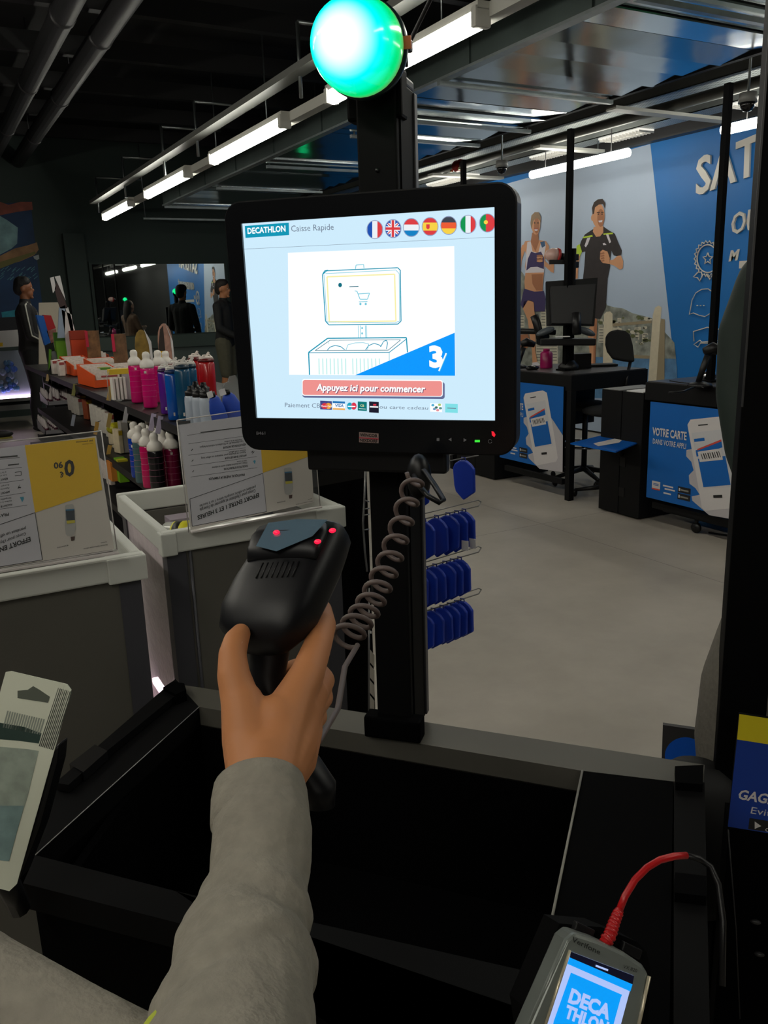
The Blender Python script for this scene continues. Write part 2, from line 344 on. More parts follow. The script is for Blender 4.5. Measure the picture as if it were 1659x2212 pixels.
for y, xa, xb in ((6.85, 4.3, 5.1), (5.40, 4.35, 5.0), (4.19, 3.95, 4.98), (2.6, 4.3, 5.1)):
    A, B = kp(xa, y, 2.515), kp(xb, y, 2.535); y = A[1]
    f = thing('ceiling_strut', 'pale flat strut slung beneath the grey pipe', 'strut', ((A[0] + B[0]) / 2, y, A[2]), 0, 'flat struts beneath the grey pipe')
    MB().span((A[0], y - .05, A[2]), (B[0], y + .05, B[2]), RAIL).build('channel', f)
    MB().tube([(B[0] - .04, y, B[2]), (B[0] - .04, y, 3.9)], .006, GALV, 6).build('threaded_rod', f)
for p, l in ((onz(1084, 362, 2.5), 'above the running woman poster'), (onz(1615, 222, 2.5), 'at the top right of the store')):
    f = thing('dome_camera', 'small grey dome security camera ' + l, 'security camera', p)
    MB().lathe([(.0, .06), (.05, .055), (.055, .0), (.05, -.0)], mat('camera grey', (120, 120, 118), .4), p, (0, 0, 1), 14).tube([p, V((p.x, p.y, 3.9))], .008, GALV, 6).build('mount', f)
    MB().lathe([(.045, .0), (.042, -.02), (.025, -.045), (.0, -.052)], mat('dark dome', (20, 20, 22), .08), p, (0, 0, 1), 14).build('dome', f)
# ---------------------------------------------------------------- wall graphics
MW = Frame((6.195, 6, 1.4), (0, -1, 0), (0, 0, 1))
BLUE = mat('blue wall print', (0, 108, 184), .5, var=.03, scale=1.5)
def wallpoly(mb, pts, m, k): mb.poly([MW.hit(x, y, k * .0008) for x, y in pts], m)
def z7(x, y): return (1080 + x / 4.879, 400 + y / 4.879)
wp = MB()
wp.poly([(6.196, 12.95, .02), (6.196, 12.95, 2.76), (6.196, 2.7, 2.76), (6.196, 2.7, .02)], BLUE)
tr_, br_ = MW.hit(1405, 311), MW.hit(1466, 872)
SKY = mat('printed pale sky', (176, 192, 214), .5, var=.04, scale=.8)
dy = (br_.y - tr_.y) / (br_.z - tr_.z); yb = br_.y + dy * (.02 - br_.z)
L1 = lambda p, k=1: p + V((-.0008 * k, 0, 0))
wp.poly([L1(V((6.195, 9.5, 2.66))), L1(V((6.195, tr_.y, tr_.z))), L1(V((6.195, yb, .02))), L1(V((6.195, 9.5, .02)))], SKY)
# printed townscape, sea and railing
TREE = mat('printed tree mass', (134, 138, 130), .6, var=.5, scale=11)
SEA = mat('printed sea', (84, 128, 170), .6, var=.25, scale=12)
BEI = mat('printed beige', (206, 196, 172), .6, var=.06, scale=20)
BEI2 = mat('printed rail brown', (150, 136, 110), .6)
BLD = mat('printed buildings', (196, 190, 172), .6, var=.1, scale=15)
hill = [z7(1130, 1265), z7(1200, 1285), z7(1300, 1300), z7(1400, 1350), z7(1480, 1370), z7(1600, 1400), (1457, 740), (1466, 800)]
wallpoly(wp, [(1100, 560), (1130, 590), (1160, 640), (1180, 660), (1290, 660), (1310, 655)] + hill[:7] + [(1463, 800), (1100, 800)], TREE, 2)
wallpoly(wp, [(1240, 770), (1461, 775), (1466, 860), (1240, 860)], SEA, 3)
def zb(x, y, w, h, m, k): wallpoly(wp, [z7(x, y), z7(x + w, y), z7(x + w, y + h), z7(x, y + h)], m, k)
for (x, y, w_, h_) in ((170, 1370, 90, 130), (430, 1310, 60, 200), (1040, 1480, 60, 180), (1420, 1500, 50, 130), (1190, 1480, 60, 50), (1500, 1560, 60, 90), (1240, 1400, 40, 60), (380, 1620, 230, 260)):
    zb(x, y, w_, h_, BLD, 3)
    for q in range(int(h_ // 30)): zb(x + 8, y + 10 + q * 30, w_ - 16, 10, mat('printed windows', (120, 118, 110), .6), 4)
random.seed(11)
for i in range(60):
    x = random.uniform(1060, 1600); y = random.uniform(1380, 1700); r = random.uniform(12, 34)
    wallpoly(wp, [z7(x + r * math.cos(a) * random.uniform(.6, 1.2), y + r * .7 * math.sin(a)) for a in [2 * PI * q / 7 for q in range(7)]], (TREE, BLD, mat('printed olive', (92, 98, 62), .6, var=.3, scale=20))[i % 3], 4)
wallpoly(wp, [z7(1160, 1460), z7(1600, 1425), z7(1600, 1455), z7(1160, 1490)], BEI2, 5)
wallpoly(wp, [z7(1160, 1780), z7(1650, 1800), z7(1650, 1832), z7(1160, 1815)], BEI2, 5)
wallpoly(wp, [z7(1085, 2050), z7(1100, 1360), z7(1125, 1335), z7(1165, 1330), z7(1190, 1355), z7(1190, 2050)], BEI, 6)
wallpoly(wp, [(1400, 832), (1411, 680), (1416, 664), (1424, 660), (1430, 664), (1427, 700), (1418, 832)], BEI, 6)
wallpoly(wp, [(1418, 832), (1427, 700), (1429, 688), (1437, 690), (1436, 832)], BEI2, 7)
# printed runners
SK = mat('printed skin', (206, 150, 112), .6); SK2 = mat('printed skin shade', (166, 110, 78), .6)
TOPM = mat('printed navy', (62, 52, 96), .6); WH = mat('printed white', (214, 208, 216), .6); HAIRW = mat('printed blond hair', (142, 118, 92), .6)
BKP = mat('printed black shirt', (44, 38, 40), .6, var=.12, scale=20); LIM = mat('printed lime', (186, 214, 60), .6); HAIRM = mat('printed brown hair', (58, 44, 38), .6)
def wz(pts, m, k): wallpoly(wp, [z7(*p) for p in pts], m, k)
def ez(cx, cy, rx, ry, m, k, rot=0):
    wz([(cx + rx * math.cos(a) * math.cos(rot) - ry * math.sin(a) * math.sin(rot), cy + rx * math.cos(a) * math.sin(rot) + ry * math.sin(a) * math.cos(rot)) for a in [2 * PI * q / 22 for q in range(22)]], m, k)
# woman
wz([(190, 1060), (182, 900), (186, 790), (215, 700), (240, 630), (300, 610), (320, 660), (262, 700), (232, 800), (222, 940), (215, 1060)], SK, 8)
wz([(270, 590), (335, 585), (420, 580), (490, 590), (520, 640), (530, 740), (575, 830), (572, 925), (545, 915), (440, 820), (400, 800), (395, 740), (430, 735), (470, 760), (480, 800), (540, 850), (480, 740), (470, 930), (275, 935), (268, 860), (285, 740), (250, 640)], SK, 9)
wz([(345, 500), (410, 500), (415, 600), (380, 700), (330, 600)], SK2, 10)
wz([(295, 600), (330, 590), (350, 700), (410, 715), (440, 600), (478, 588), (490, 640), (470, 760), (475, 880), (470, 935), (270, 935), (280, 830), (285, 700)], WH, 11)
wz([(335, 700), (380, 715), (440, 700), (470, 760), (470, 885), (400, 860), (330, 865), (285, 900), (300, 780)], TOPM, 12)
wz([(430, 600), (478, 588), (485, 640), (450, 660)], mat('printed teal', (58, 92, 130), .6), 12)
wz([(275, 925), (470, 920), (460, 1040), (455, 1120), (370, 1125), (270, 1095), (265, 1020)], SK, 12)
wz([(340, 940), (460, 935), (455, 1110), (390, 1110), (350, 1040)], SK2, 13)
wz([(262, 1090), (370, 1122), (470, 1115), (490, 1200), (480, 1330), (370, 1330), (362, 1230), (300, 1215), (250, 1300), (225, 1260), (245, 1160)], TOPM, 13)
wz([(250, 1300), (262, 1225), (330, 1205), (368, 1240), (372, 1330), (385, 1500), (380, 1560), (318, 1560), (300, 1420)], SK, 13)
wz([(170, 1580), (300, 1570), (318, 1620), (310, 1700), (240, 1760), (170, 1800)], SK2, 13)
wz([(315, 1560), (385, 1560), (382, 1640), (378, 1740), (402, 1870), (350, 1880), (345, 1740)], SK, 13)
wz([(350, 1870), (402, 1862), (440, 1895), (430, 1915), (345, 1900)], WH, 14)
ez(386, 410, 46, 112, SK, 14); ez(395, 425, 28, 85, SK2, 15)
wz([(340, 470), (330, 400), (340, 320), (375, 285), (415, 285), (438, 330), (440, 400), (425, 370), (400, 345), (365, 370), (350, 420)], HAIRW, 15)
ez(375, 398, 9, 7, HAIRM, 16); ez(410, 398, 9, 7, HAIRM, 16); wz([(370, 462), (410, 462), (402, 482), (380, 482)], WH, 16); wz([(366, 456), (414, 456), (410, 466), (370, 466)], mat('printed lips', (170, 84, 76), .6), 17)
for q in range(4): ez(430, 745 + q * 18, 34, 12, SK if q % 2 else SK2, 17)
# man
wz([(860, 590), (900, 520), (975, 470), (1040, 440), (1095, 435), (1160, 480), (1215, 510), (1250, 600), (1290, 690), (1285, 730), (1250, 750), (1205, 740), (1180, 690), (1165, 790), (1165, 860), (1140, 985), (1130, 1150), (1120, 1290), (1060, 1410), (985, 1400), (900, 1200), (880, 985), (895, 850), (905, 700), (860, 710), (845, 640)], BKP, 9)
wz([(815, 640), (845, 620), (870, 700), (850, 745), (810, 730)], LIM, 10)
wz([(805, 735), (850, 745), (830, 860), (825, 985), (795, 985), (795, 800)], SK, 9)
wz([(1245, 745), (1280, 740), (1305, 800), (1300, 875), (1270, 890), (1215, 850), (1160, 830), (1165, 790), (1200, 785)], SK, 10)
wz([(1065, 700), (1090, 680), (1140, 700), (1165, 770), (1160, 830), (1090, 820), (1060, 780)], SK, 11)
for q in range(4): wz([(1062 + q * 3, 715 + q * 26), (1105, 705 + q * 26), (1110, 722 + q * 26), (1066 + q * 3, 732 + q * 26)], SK2, 12)
wz([(985, 490), (995, 440), (1095, 430), (1095, 500), (1060, 540), (1020, 545)], SK, 10)
wz([(880, 545), (980, 525), (985, 542), (885, 560)], LIM, 11); wz([(1095, 510), (1195, 500), (1197, 516), (1100, 524)], LIM, 11)
wz([(925, 560), (960, 548), (935, 620), (912, 655), (898, 640)], WH, 11); wz([(1125, 520), (1150, 518), (1178, 600), (1160, 612)], WH, 11)
wz([(1090, 612), (1110, 608), (1130, 630), (1095, 632)], WH, 11)
ez(1045, 320, 66, 130, SK, 12); ez(1070, 345, 36, 95, SK2, 13)
wz([(985, 310), (978, 240), (1000, 180), (1040, 150), (1090, 145), (1118, 190), (1115, 250), (1095, 200), (1050, 205), (1010, 235), (1000, 300)], HAIRM, 14)
ez(982, 345, 14, 32, SK, 13); wz([(1030, 285), (1062, 282), (1062, 291), (1030, 294)], HAIRM, 15); wz([(1075, 282), (1102, 284), (1102, 292), (1075, 291)], HAIRM, 15)
ez(1047, 306, 9, 6, HAIRM, 16); ez(1086, 306, 8, 6, HAIRM, 16); wz([(1045, 375), (1090, 368), (1085, 390), (1055, 392)], WH, 15); wz([(1068, 300), (1078, 345), (1060, 352)], SK2, 15)
wz([(930, 1560), (985, 1400), (1030, 1410), (1025, 1560), (1015, 1700), (1010, 1930), (965, 1930), (950, 1750)], SK, 10)
wz([(995, 1410), (1028, 1410), (1022, 1560), (1008, 1930), (990, 1930)], SK2, 11)
tag(wp.build('wall_mural'), 'wall-high printed mural of two runners by the sea beside a plain blue field', 'mural')
# raised lettering
LET = mat('raised white lettering', (206, 202, 194), .35)
def wtext(txt, bl, br, tl, sub=None, bold=.0, depth=.02, nm_='wall_lettering', label=None):
    mb = MB(); mb.text(txt, MW.hit(*bl, .002), MW.hit(*br, .002), MW.hit(*tl, .002), LET, sub=sub, bold=bold, depth=depth)
    o = mb.build(nm_); tag(o, label, 'lettering'); return o
wtext('SATISFAIT', (1506, 425), (1641, 376), (1508, 342), 'SAT', 0.02, label='large raised white capitals, topmost line on the blue wall')
wtext('OU REMBOURSÉ', (1581, 508), (1640, 497), (1586, 460), 'OU', .012, label='thin raised white capitals below the largest line on the blue wall')
wtext('M', (1575, 565), (1594, 562), (1580, 541), None, .05, .006, label='short bold white italic letter to the right of the rosette icon')
# icons
def icon(name, label, paths, r=.012):
    mb = MB()
    for p in paths: mb.tube([MW.hit(*q, .012) for q in p], r, LET, 6)
    return tag(mb.build(name), label, 'wall icon')
cx, cy = 1531, 559
ring = lambda a, b, n=28: [(cx + a * math.cos(2 * PI * k / n), cy + b * math.sin(2 * PI * k / n)) for k in range(n + 1)]
gear = [(cx + (27 if k % 2 else 31) * math.cos(2 * PI * k / 44) * .95, cy + (34 if k % 2 else 39) * math.sin(2 * PI * k / 44)) for k in range(45)]
star = [(cx + (11 if k % 2 == 0 else 5) * math.sin(2 * PI * k / 10), cy - (13 if k % 2 == 0 else 6) * math.cos(2 * PI * k / 10)) for k in range(11)]
icon('rosette_icon', 'raised white rosette with a star on the blue wall', [gear, ring(23, 30), star, [(1510, 588), (1500, 598), (1509, 600), (1514, 607), (1521, 592)], [(1528, 592), (1536, 604), (1540, 596), (1550, 596), (1544, 586)]], .0065)
icon('speech_bubble_icon', 'raised white speech bubble outline on the blue wall', [[(1532, 624), (1518, 625), (1505, 633), (1497, 648), (1494, 665), (1491, 679), (1500, 676), (1512, 681), (1525, 684), (1538, 676), (1552, 660), (1552, 638), (1532, 624)]] + [[(1507 + q * 7, 660), (1510 + q * 7, 660)] for q in range(3)], .0048)
icon('return_arrow_icon', 'raised white box and arrow outline low on the blue wall', [[(1501, 737), (1500, 716), (1530, 707), (1560, 712), (1560, 750)], [(1560, 741), (1515, 741), (1510, 750), (1501, 744), (1514, 735), (1518, 739), (1560, 735)]], .0055)
for q, (yy, ln) in enumerate(((560, .9), (655, .7), (735, .8))):
    p = MW.hit(1598, yy + 12, .004); 
    o = MB().span(p + V((-.004, 0, -.03)), p + V((.0, -ln, .03)), LET).span(p + V((-.004, 0, -.12)), p + V((0, -ln * .8, -.09)), LET).build('wall_caption')
    tag(o, 'small illegible white caption to the right of the ' + ('rosette icon', 'speech bubble icon', 'return arrow icon')[q], 'caption')
# far wall: printed swimmer, mirror
FW = Frame((2, 12.985, 1.4), (1, 0, 0), (0, 0, 1))
fw = MB()
def fp(pts, m, k): fw.poly([FW.hit(x, y, k * .001) for x, y in pts], m)
def fz(pts, m, k): fp([(x / 7.54, 420 + y / 7.54) for x, y in pts], m, k)
DKW = mat('printed deep water', (20, 52, 88), .7, var=.3, scale=2.5)
fp([(-60, 445), (66, 435), (95, 692), (-60, 705)], DKW, 0)
fz([(-400, 60), (0, 120), (140, 170), (330, 120), (520, 120), (535, 250), (300, 280), (0, 340), (-400, 340)], mat('printed red skin', (128, 66, 52), .7, var=.25, scale=8), 1)
fz([(-200, 350), (0, 350), (120, 420), (290, 540), (280, 800), (190, 880), (0, 980), (-200, 1000)], mat('printed foam', (112, 146, 150), .7, var=.35, scale=6), 1)
fz([(-400, 1100), (0, 1000), (240, 880), (450, 830), (600, 780), (630, 900), (560, 990), (330, 1090), (100, 1150), (0, 1210), (-400, 1300)], mat('printed arm', (140, 104, 70), .7, var=.3, scale=6), 2)
fz([(-200, 1180), (0, 1100), (300, 1010), (560, 930), (600, 960), (330, 1080), (0, 1210)], mat('printed arm shade', (104, 100, 52), .7), 3)
fz([(540, 1010), (630, 980), (640, 1050), (600, 1070), (560, 1050)], mat('printed pale cuff', (150, 158, 160), .7), 4)
random.seed(5)
for i in range(26):
    x = random.uniform(0, 560); y = random.uniform(1200, 1400); fz([(x, y), (x + 60, y - 50), (x + 66, y - 44), (x + 6, y + 10)], mat('printed spray', (76, 128, 138), .7), 3)
fz([(20, 1920), (315, 1870), (290, 1990), (40, 2020)], mat('printed turquoise band', (36, 132, 150), .7, var=.3, scale=12), 3)
fp([(-60, 690), (95, 680), (96, 720), (-60, 725)], mat('printed dark base', (22, 24, 30), .7), 4)
tag(fw.build('swimmer_mural'), 'dark blue printed mural of a swimmer on the far wall', 'mural')
mr = thing('wall_mirror', 'wide wall mirror on the far wall reflecting the store', 'mirror', (3.4, 12.96, 1.5))
MB().span((2.37, 12.955, 1.06), (4.35, 12.965, 2.085), mat('mirror glass', (215, 222, 220), .015, metal=1.)).build('mirror_glass', mr)
fr = MB()
for a, b in (((2.33, 12.94, 2.085), (4.4, 12.98, 2.12)), ((2.33, 12.94, 1.03), (4.4, 12.98, 1.06)), ((2.33, 12.94, 1.06), (2.37, 12.98, 2.085)), ((4.35, 12.94, 1.06), (4.4, 12.98, 2.085))): fr.span(a, b, WGR)
fr.build('mirror_frame', mr)
struct('trim_3', MB().span((2.02, 12.9, 0), (2.3, 12.99, 2.5), WGR))
# ================================================================== the self-checkout we stand at
def K(px, py, z=.75): return onz(px, py, z)
A_, B_, C_, D_ = K(76, 1847), K(430, 1527), K(1258, 1665), K(1169, 2105)
def ext(p, q, d): return q + (q - p).normalized() * d
RIMT = mat('kiosk rim grey', (80, 78, 72), .5, spec=.3, var=.06, scale=8); KBL = mat('kiosk black', (6, 6, 7), .7, spec=.02); KDG = mat('kiosk dark grey', (13, 13, 14), .65, spec=.06)
kio = thing('checkout_kiosk', 'black self-checkout table with a sunken basin, under the hand with the scanner', 'checkout table', (.45, .85, 0))
E2, E3 = K(1454, 1688), K(1445, 2290)          # right end of the black shelf
D2 = ext(C_, D_, .16)
O1, O2 = K(385, 1478), K(1522, 1652)           # far outer corners
N1 = K(20, 1893)
ax = (O2 - O1).normalized()
def slab(pts, th, m, mb=None): mb = mb or MB(); return mb.prism([V(p) for p in pts], (0, 0, -th), m)
fa, fb = K(460, 1530), K(1452, 1694)
slab([O1, O2, K(1520, 1690), E2, C_, B_], .035, RIMT).build('far_rim', kio)
slab([N1, K(122, 1707), O1, B_, A_], .035, KDG).build('side_rim', kio)
slab([K(122, 1707, .752), K(380, 1480, .752), K(400, 1500, .752), K(230, 1640, .752), K(150, 1712, .752)], -.012, KDG).build('side_bar', kio)
slab([K(150, 1650, .766), K(205, 1608, .766), K(232, 1622, .766), K(180, 1668, .766)], .014, BLK).build('side_clip', kio)
nn = K(50, 1908); slab([A_, K(380, 1925), D_, D2, ext(nn, K(1150, 2190), .02), nn], .035, KDG).build('near_rim', kio)
slab([C_, E2, E3, D2, D_], .035, KBL).build('black_shelf', kio)
mb = MB(); mb.tube([K(1258, 1665, .752), K(1228, 1810, .752), K(1166, 2112, .752)], .0017, mat('worn steel edge', (140, 138, 130), .4)); mb.build('shelf_edge_strip', kio)
mb = MB(); mb.tube([K(76, 1847, .7515), K(430, 1527, .7515)], .0007, mat('thin bright edge', (150, 150, 145), .4)); mb.build('basin_edge_strip', kio)
F1, F2_, F3_, F4 = K(1456, 1690), K(1522, 1690), K(1535, 2290), K(1455, 2290)
slab([F1, F2_, F3_, F4], .035, KDG).build('end_rail', kio)
slab([K(1458, 1655, .762), K(1520, 1652, .762), K(1518, 1694, .762), K(1460, 1690, .762)], .012, KBL).build('corner_cap', kio)
slab([K(1458, 1884, .762), K(1526, 1892, .762), K(1526, 1936, .762), K(1458, 1928, .762)], .012, KBL).build('rail_joint', kio)
slab([K(352, 1485, .77), K(372, 1472, .77), K(398, 1476, .77), K(402, 1490, .77), K(380, 1500, .77)], .02, KBL).build('corner_cap', kio)
# basin walls and floor, outer skirt
bas = MB(); z0 = .50
for p, q in ((A_, B_), (B_, C_), (C_, D_), (D_, A_)):
    n = (q - p).cross(V((0, 0, 1))).normalized() * .012
    bas.prism([V((p.x, p.y, .717)), V((q.x, q.y, .717)), V((q.x, q.y, z0)), V((p.x, p.y, z0))], n * -1 if n.dot(V((.45, .85, 0)) - p) > 0 else n, KBL)
bas.prism([V((p.x, p.y, z0)) for p in (A_, B_, C_, D_)], (0, 0, -.01), KBL); bas.build('basin', kio)
sk = MB(); oc = V((.45, .85, 0))
for p, q in ((nn, O1), (O1, O2), (O2, F3_), (F3_, nn)):
    p2 = p.lerp(V((oc.x, oc.y, p.z)), .04); q2 = q.lerp(V((oc.x, oc.y, q.z)), .04)
    n = (q2 - p2).cross(V((0, 0, 1))).normalized() * .012
    sk.prism([V((p2.x, p2.y, .714)), V((q2.x, q2.y, .714)), V((q2.x, q2.y, .03)), V((p2.x, p2.y, .03))], n, KBL)
sk.build('cabinet_skirt', kio)
for p in (nn, O1, O2, F3_):
    q = p.lerp(V((oc.x, oc.y, p.z)), .12); MB().lathe([(.022, 0), (.022, .03)], BLK, (q.x, q.y, 0)).build('foot', kio)
# pole
PU = V((.69, -.724, 0)).normalized(); PN = V((-.724, -.69, 0)).normalized()   # right, towards the viewer
pc = V((.592, 1.052, 0)); PR = basis(PU, (0, 0, 1))
pol = thing('monitor_pole', 'tall black square pole carrying the touch screen and the green beacon', 'pole', (pc.x, pc.y, .75))
PG = mat('pole graphite', (12, 12, 13), .6, spec=.08); PE = mat('pole edge grey', (60, 60, 64), .45)
MB().box((pc.x, pc.y, 1.215), (.055, .086, .93), PG, PR, bev=.003).build('post', pol)
p = pc + PU * .0285; MB().box((p.x, p.y, 1.215), (.002, .06, .92), BLK2, PR).build('side_channel', pol)
p = pc + PU * .029 + PN * -.038; MB().box((p.x, p.y, 1.215), (.006, .014, .92), PE, PR, bev=.001).build('side_edge', bpy.data.objects['post'])
MB().box((pc.x, pc.y, 1.685), (.056, .09, .012), BLK, PR, bev=.003).build('end_cap', pol)
p = pc + PN * .044
for z in (1.57,): MB().lathe([(.003, 0), (.0028, .001), (0, .0015)], BLK, (p.x, p.y, z), PN, 10).build('screw', bpy.data.objects['post'])
MB().box((p.x, p.y, .77), (.09, .03, .035), KBL, PR, bev=.004).build('foot_plate', pol)
# beacon
BC = dep(764, 96, 1.0); AXB = V((-.62, -.62, -.10)).normalized()
bea = thing('beacon_lamp', 'glowing green dome lamp at the top of the black pole', 'lamp', tuple(BC))
def beacon_mat():
    m = bpy.data.materials.new('glowing green dome'); m.use_nodes = True; nt = m.node_tree; b = nt.nodes['Principled BSDF']
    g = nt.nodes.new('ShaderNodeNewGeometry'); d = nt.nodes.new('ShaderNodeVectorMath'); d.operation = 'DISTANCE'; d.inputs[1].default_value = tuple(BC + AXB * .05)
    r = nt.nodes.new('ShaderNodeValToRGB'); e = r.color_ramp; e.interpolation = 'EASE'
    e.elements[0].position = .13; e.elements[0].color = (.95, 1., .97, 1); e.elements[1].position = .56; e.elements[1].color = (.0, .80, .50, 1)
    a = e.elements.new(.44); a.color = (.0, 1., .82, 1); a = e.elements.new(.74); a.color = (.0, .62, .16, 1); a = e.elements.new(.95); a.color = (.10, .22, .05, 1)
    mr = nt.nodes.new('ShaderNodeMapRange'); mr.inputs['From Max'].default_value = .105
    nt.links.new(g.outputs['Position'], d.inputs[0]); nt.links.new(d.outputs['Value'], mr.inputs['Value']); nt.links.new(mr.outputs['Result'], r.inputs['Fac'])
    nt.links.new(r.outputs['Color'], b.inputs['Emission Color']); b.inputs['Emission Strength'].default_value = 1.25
    b.inputs['Base Color'].default_value = (0, .05, .03, 1); b.inputs['Roughness'].default_value = .15
    return m
GRN = beacon_mat()
prof = [(.053, -.030), (.0555, -.018), (.0548, -.004), (.0525, .010), (.049, .024), (.043, .038), (.034, .050), (.022, .059), (.010, .0635), (0, .0645)]
MB().lathe([(r, h - .006) for r, h in prof], GRN, BC, AXB, 40).build('dome', bea)
MB().lathe([(.0, -.062), (.040, -.062), (.052, -.052), (.0575, -.042), (.0575, -.032), (.055, -.030)], mat('dark teal base', (16, 40, 44), .3), BC, AXB, 36).build('base_ring', bea)
p = BC + AXB * -.032 + PU * .0575 * 1.0; MB().box(p, (.004, .012, .014), mat('orange sticker', (190, 80, 30), .5), basis(AXB, (0, 0, 1))).build('sticker', bpy.data.objects['base_ring'])
p0 = BC - AXB * .055; p1 = V((pc.x, pc.y, 1.675))
MB().tube([p0, p1], .022, BLK2, 10).box((p0 + p1) / 2 + V((0, 0, -.03)), (.075, .03, .06), BLK2, PR, bev=.004).build('bracket', bea)
cb = MB(); q = pc + PU * .03; cb.tube([V((q.x, q.y, 1.70)), V((q.x, q.y, 1.72)), V((q.x, q.y, 1.80)) + PU * .05, V((q.x, q.y, 1.83)) + PU * .07 + PN * .02, V((q.x, q.y, 1.825)) + PN * .04 + PU * .02, BC - AXB * .05 + V((0, 0, .02))], .003, BLK, 8); cb.build('supply_wire', bea)
MB().box(dep(872, 100, 1.03), (.02, .015, .014), BLK, PR, bev=.002).build('plug', bea)
MB().box(dep(876, 108, 1.022), (.004, .006, .008), mat('red plug tab', (190, 30, 50), .4), PR).build('plug_tab', bpy.data.objects['plug'])
# ---------------------------------------------------------------- touch screen
mon = thing('touch_monitor', 'large black touch screen showing the payment start page', 'monitor', (.53, 1.0, 1.2))
MF = Frame((.516, .983, 1.38), (.69, -.724, 0), (-.012, -.018, 1)); MR = basis(MF.u, MF.v)
def uvp(px, py): return MF.uv(MF.hit(px, py))
cT = [uvp(487, 438), uvp(1117, 397), uvp(1110, 982), uvp(529, 967)]
def rr(x0, y0, x1, y1, r, n=6):
    o = []
    for cx, cy, a0 in ((x1 - r, y1 - r, 0), (x0 + r, y1 - r, 90), (x0 + r, y0 + r, 180), (x1 - r, y0 + r, 270)):
        for k in range(n + 1): a = math.radians(a0 + 90 * k / n); o.append((cx + r * math.cos(a), cy + r * math.sin(a)))
    return o
bx0 = (cT[0][0] + cT[3][0]) / 2; bx1 = (cT[1][0] + cT[2][0]) / 2; by1 = (cT[0][1] + cT[1][1]) / 2; by0 = (cT[2][1] + cT[3][1]) / 2
def ringmesh(outer, inner, z0, z1, m):
    mb = MB(); n = len(outer); P = lambda L, z: [MF.at(x, y, z) for x, y in L]
    vs = P(outer, z0) + P(outer, z1) + P(inner, z1) + P(inner, z0)
    fs = []
    for i in range(n):
        j = (i + 1) % n
        for a in range(4): b = (a + 1) % 4; fs.append((a * n + i, a * n + j, b * n + j, b * n + i))
    return mb.add(vs, fs, m)
sc = [uvp(523, 483), uvp(1072, 448), uvp(1068, 910), uvp(556, 900)]
sx0 = (sc[0][0] + sc[3][0]) / 2; sx1 = (sc[1][0] + sc[2][0]) / 2; sy1 = (sc[0][1] + sc[1][1]) / 2; sy0 = (sc[2][1] + sc[3][1]) / 2
BEZ = mat('bezel black', (15, 16, 19), .2)
ringmesh(rr(bx0, by0, bx1, by1, .022), rr(sx0, sy0, sx1, sy1, .0005), -.012, .004, BEZ).build('bezel', mon); bez = bpy.data.objects['bezel']
ringmesh(rr(bx0 - .002, by0 - .002, bx1 + .002, by1 + .002, .024), rr(bx0 + .0, by0 + .0, bx1 - .0, by1 - .0, .022), -.03, .0015, BLK).build('housing_rim', mon)
bk = MB(); o1 = rr(bx0, by0, bx1, by1, .022); o2 = rr(bx0 + .03, by0 + .03, bx1 - .03, by1 - .03, .02); n = len(o1)
bk.add([MF.at(x, y, -.013) for x, y in o1] + [MF.at(x, y, -.028) for x, y in o1] + [MF.at(x, y, -.042) for x, y in o2],
       [(i, (i + 1) % n, (i + 1) % n + n, i + n) for i in range(n)] + [(i + n, (i + 1) % n + n, (i + 1) % n + 2 * n, i + 2 * n) for i in range(n)] + [tuple(range(2 * n, 3 * n)), tuple(reversed(range(n)))], BLK)
bk.build('back_housing', mon)
# the page on the screen
sp = MB(); BG = scr('pale blue', (208, 238, 255), .98); WS = scr('white', (250, 253, 255), 1.05); TEAL = scr('teal', (0, 156, 190), .9); GRY = scr('grey', (118, 132, 152), .9)
LBL = scr('light line', (120, 205, 225), .95); BLUS = scr('bright blue', (0, 152, 255), 1.0); SAL = scr('salmon', (244, 150, 146), .95); DKT = scr('dark teal', (0, 120, 140), .8)
YEL = scr('pale yellow', (248, 240, 170), 1.); NVY = scr('navy', (20, 40, 70), .7)
def M_(px, py, k): return MF.hit(px, py, .00018 * k)
def sq(x, y): return (460 + x / 2.44, 380 + y / 2.44)      # close-up coordinates of the photographed screen
sp.poly([MF.at(sx0, sy0, 0), MF.at(sx1, sy0, 0), MF.at(sx1, sy1, 0), MF.at(sx0, sy1, 0)], BG)
def sps(pts, m, k=1): sp.poly([M_(*sq(*p), k) for p in pts], m)
def sline(pts, w_, m, k=3):
    for (x0, y0), (x1, y1) in zip(pts[:-1], pts[1:]):
        dx, dy = x1 - x0, y1 - y0; L = math.hypot(dx, dy) or 1; nx, ny = -dy / L * w_ / 2, dx / L * w_ / 2
        sps([(x0 + nx, y0 + ny), (x1 + nx, y1 + ny), (x1 - nx, y1 - ny), (x0 - nx, y0 - ny)], m, k)
def stx(t, bl, br, tl, m, k=4, bold=0.): sp.text(t, M_(*sq(*bl), k), M_(*sq(*br), k), M_(*sq(*tl), k), m, bold=bold)
sps([(168, 264), (400, 246), (402, 312), (172, 327)], TEAL, 1)
stx('DECATHLON', (184, 307), (384, 294), (182, 274), WS, 3, .03)
stx('Caisse Rapide', (414, 294), (638, 284), (412, 262), GRY)
sline([(163, 386), (1492, 322)], 1.6, GRY, 2)
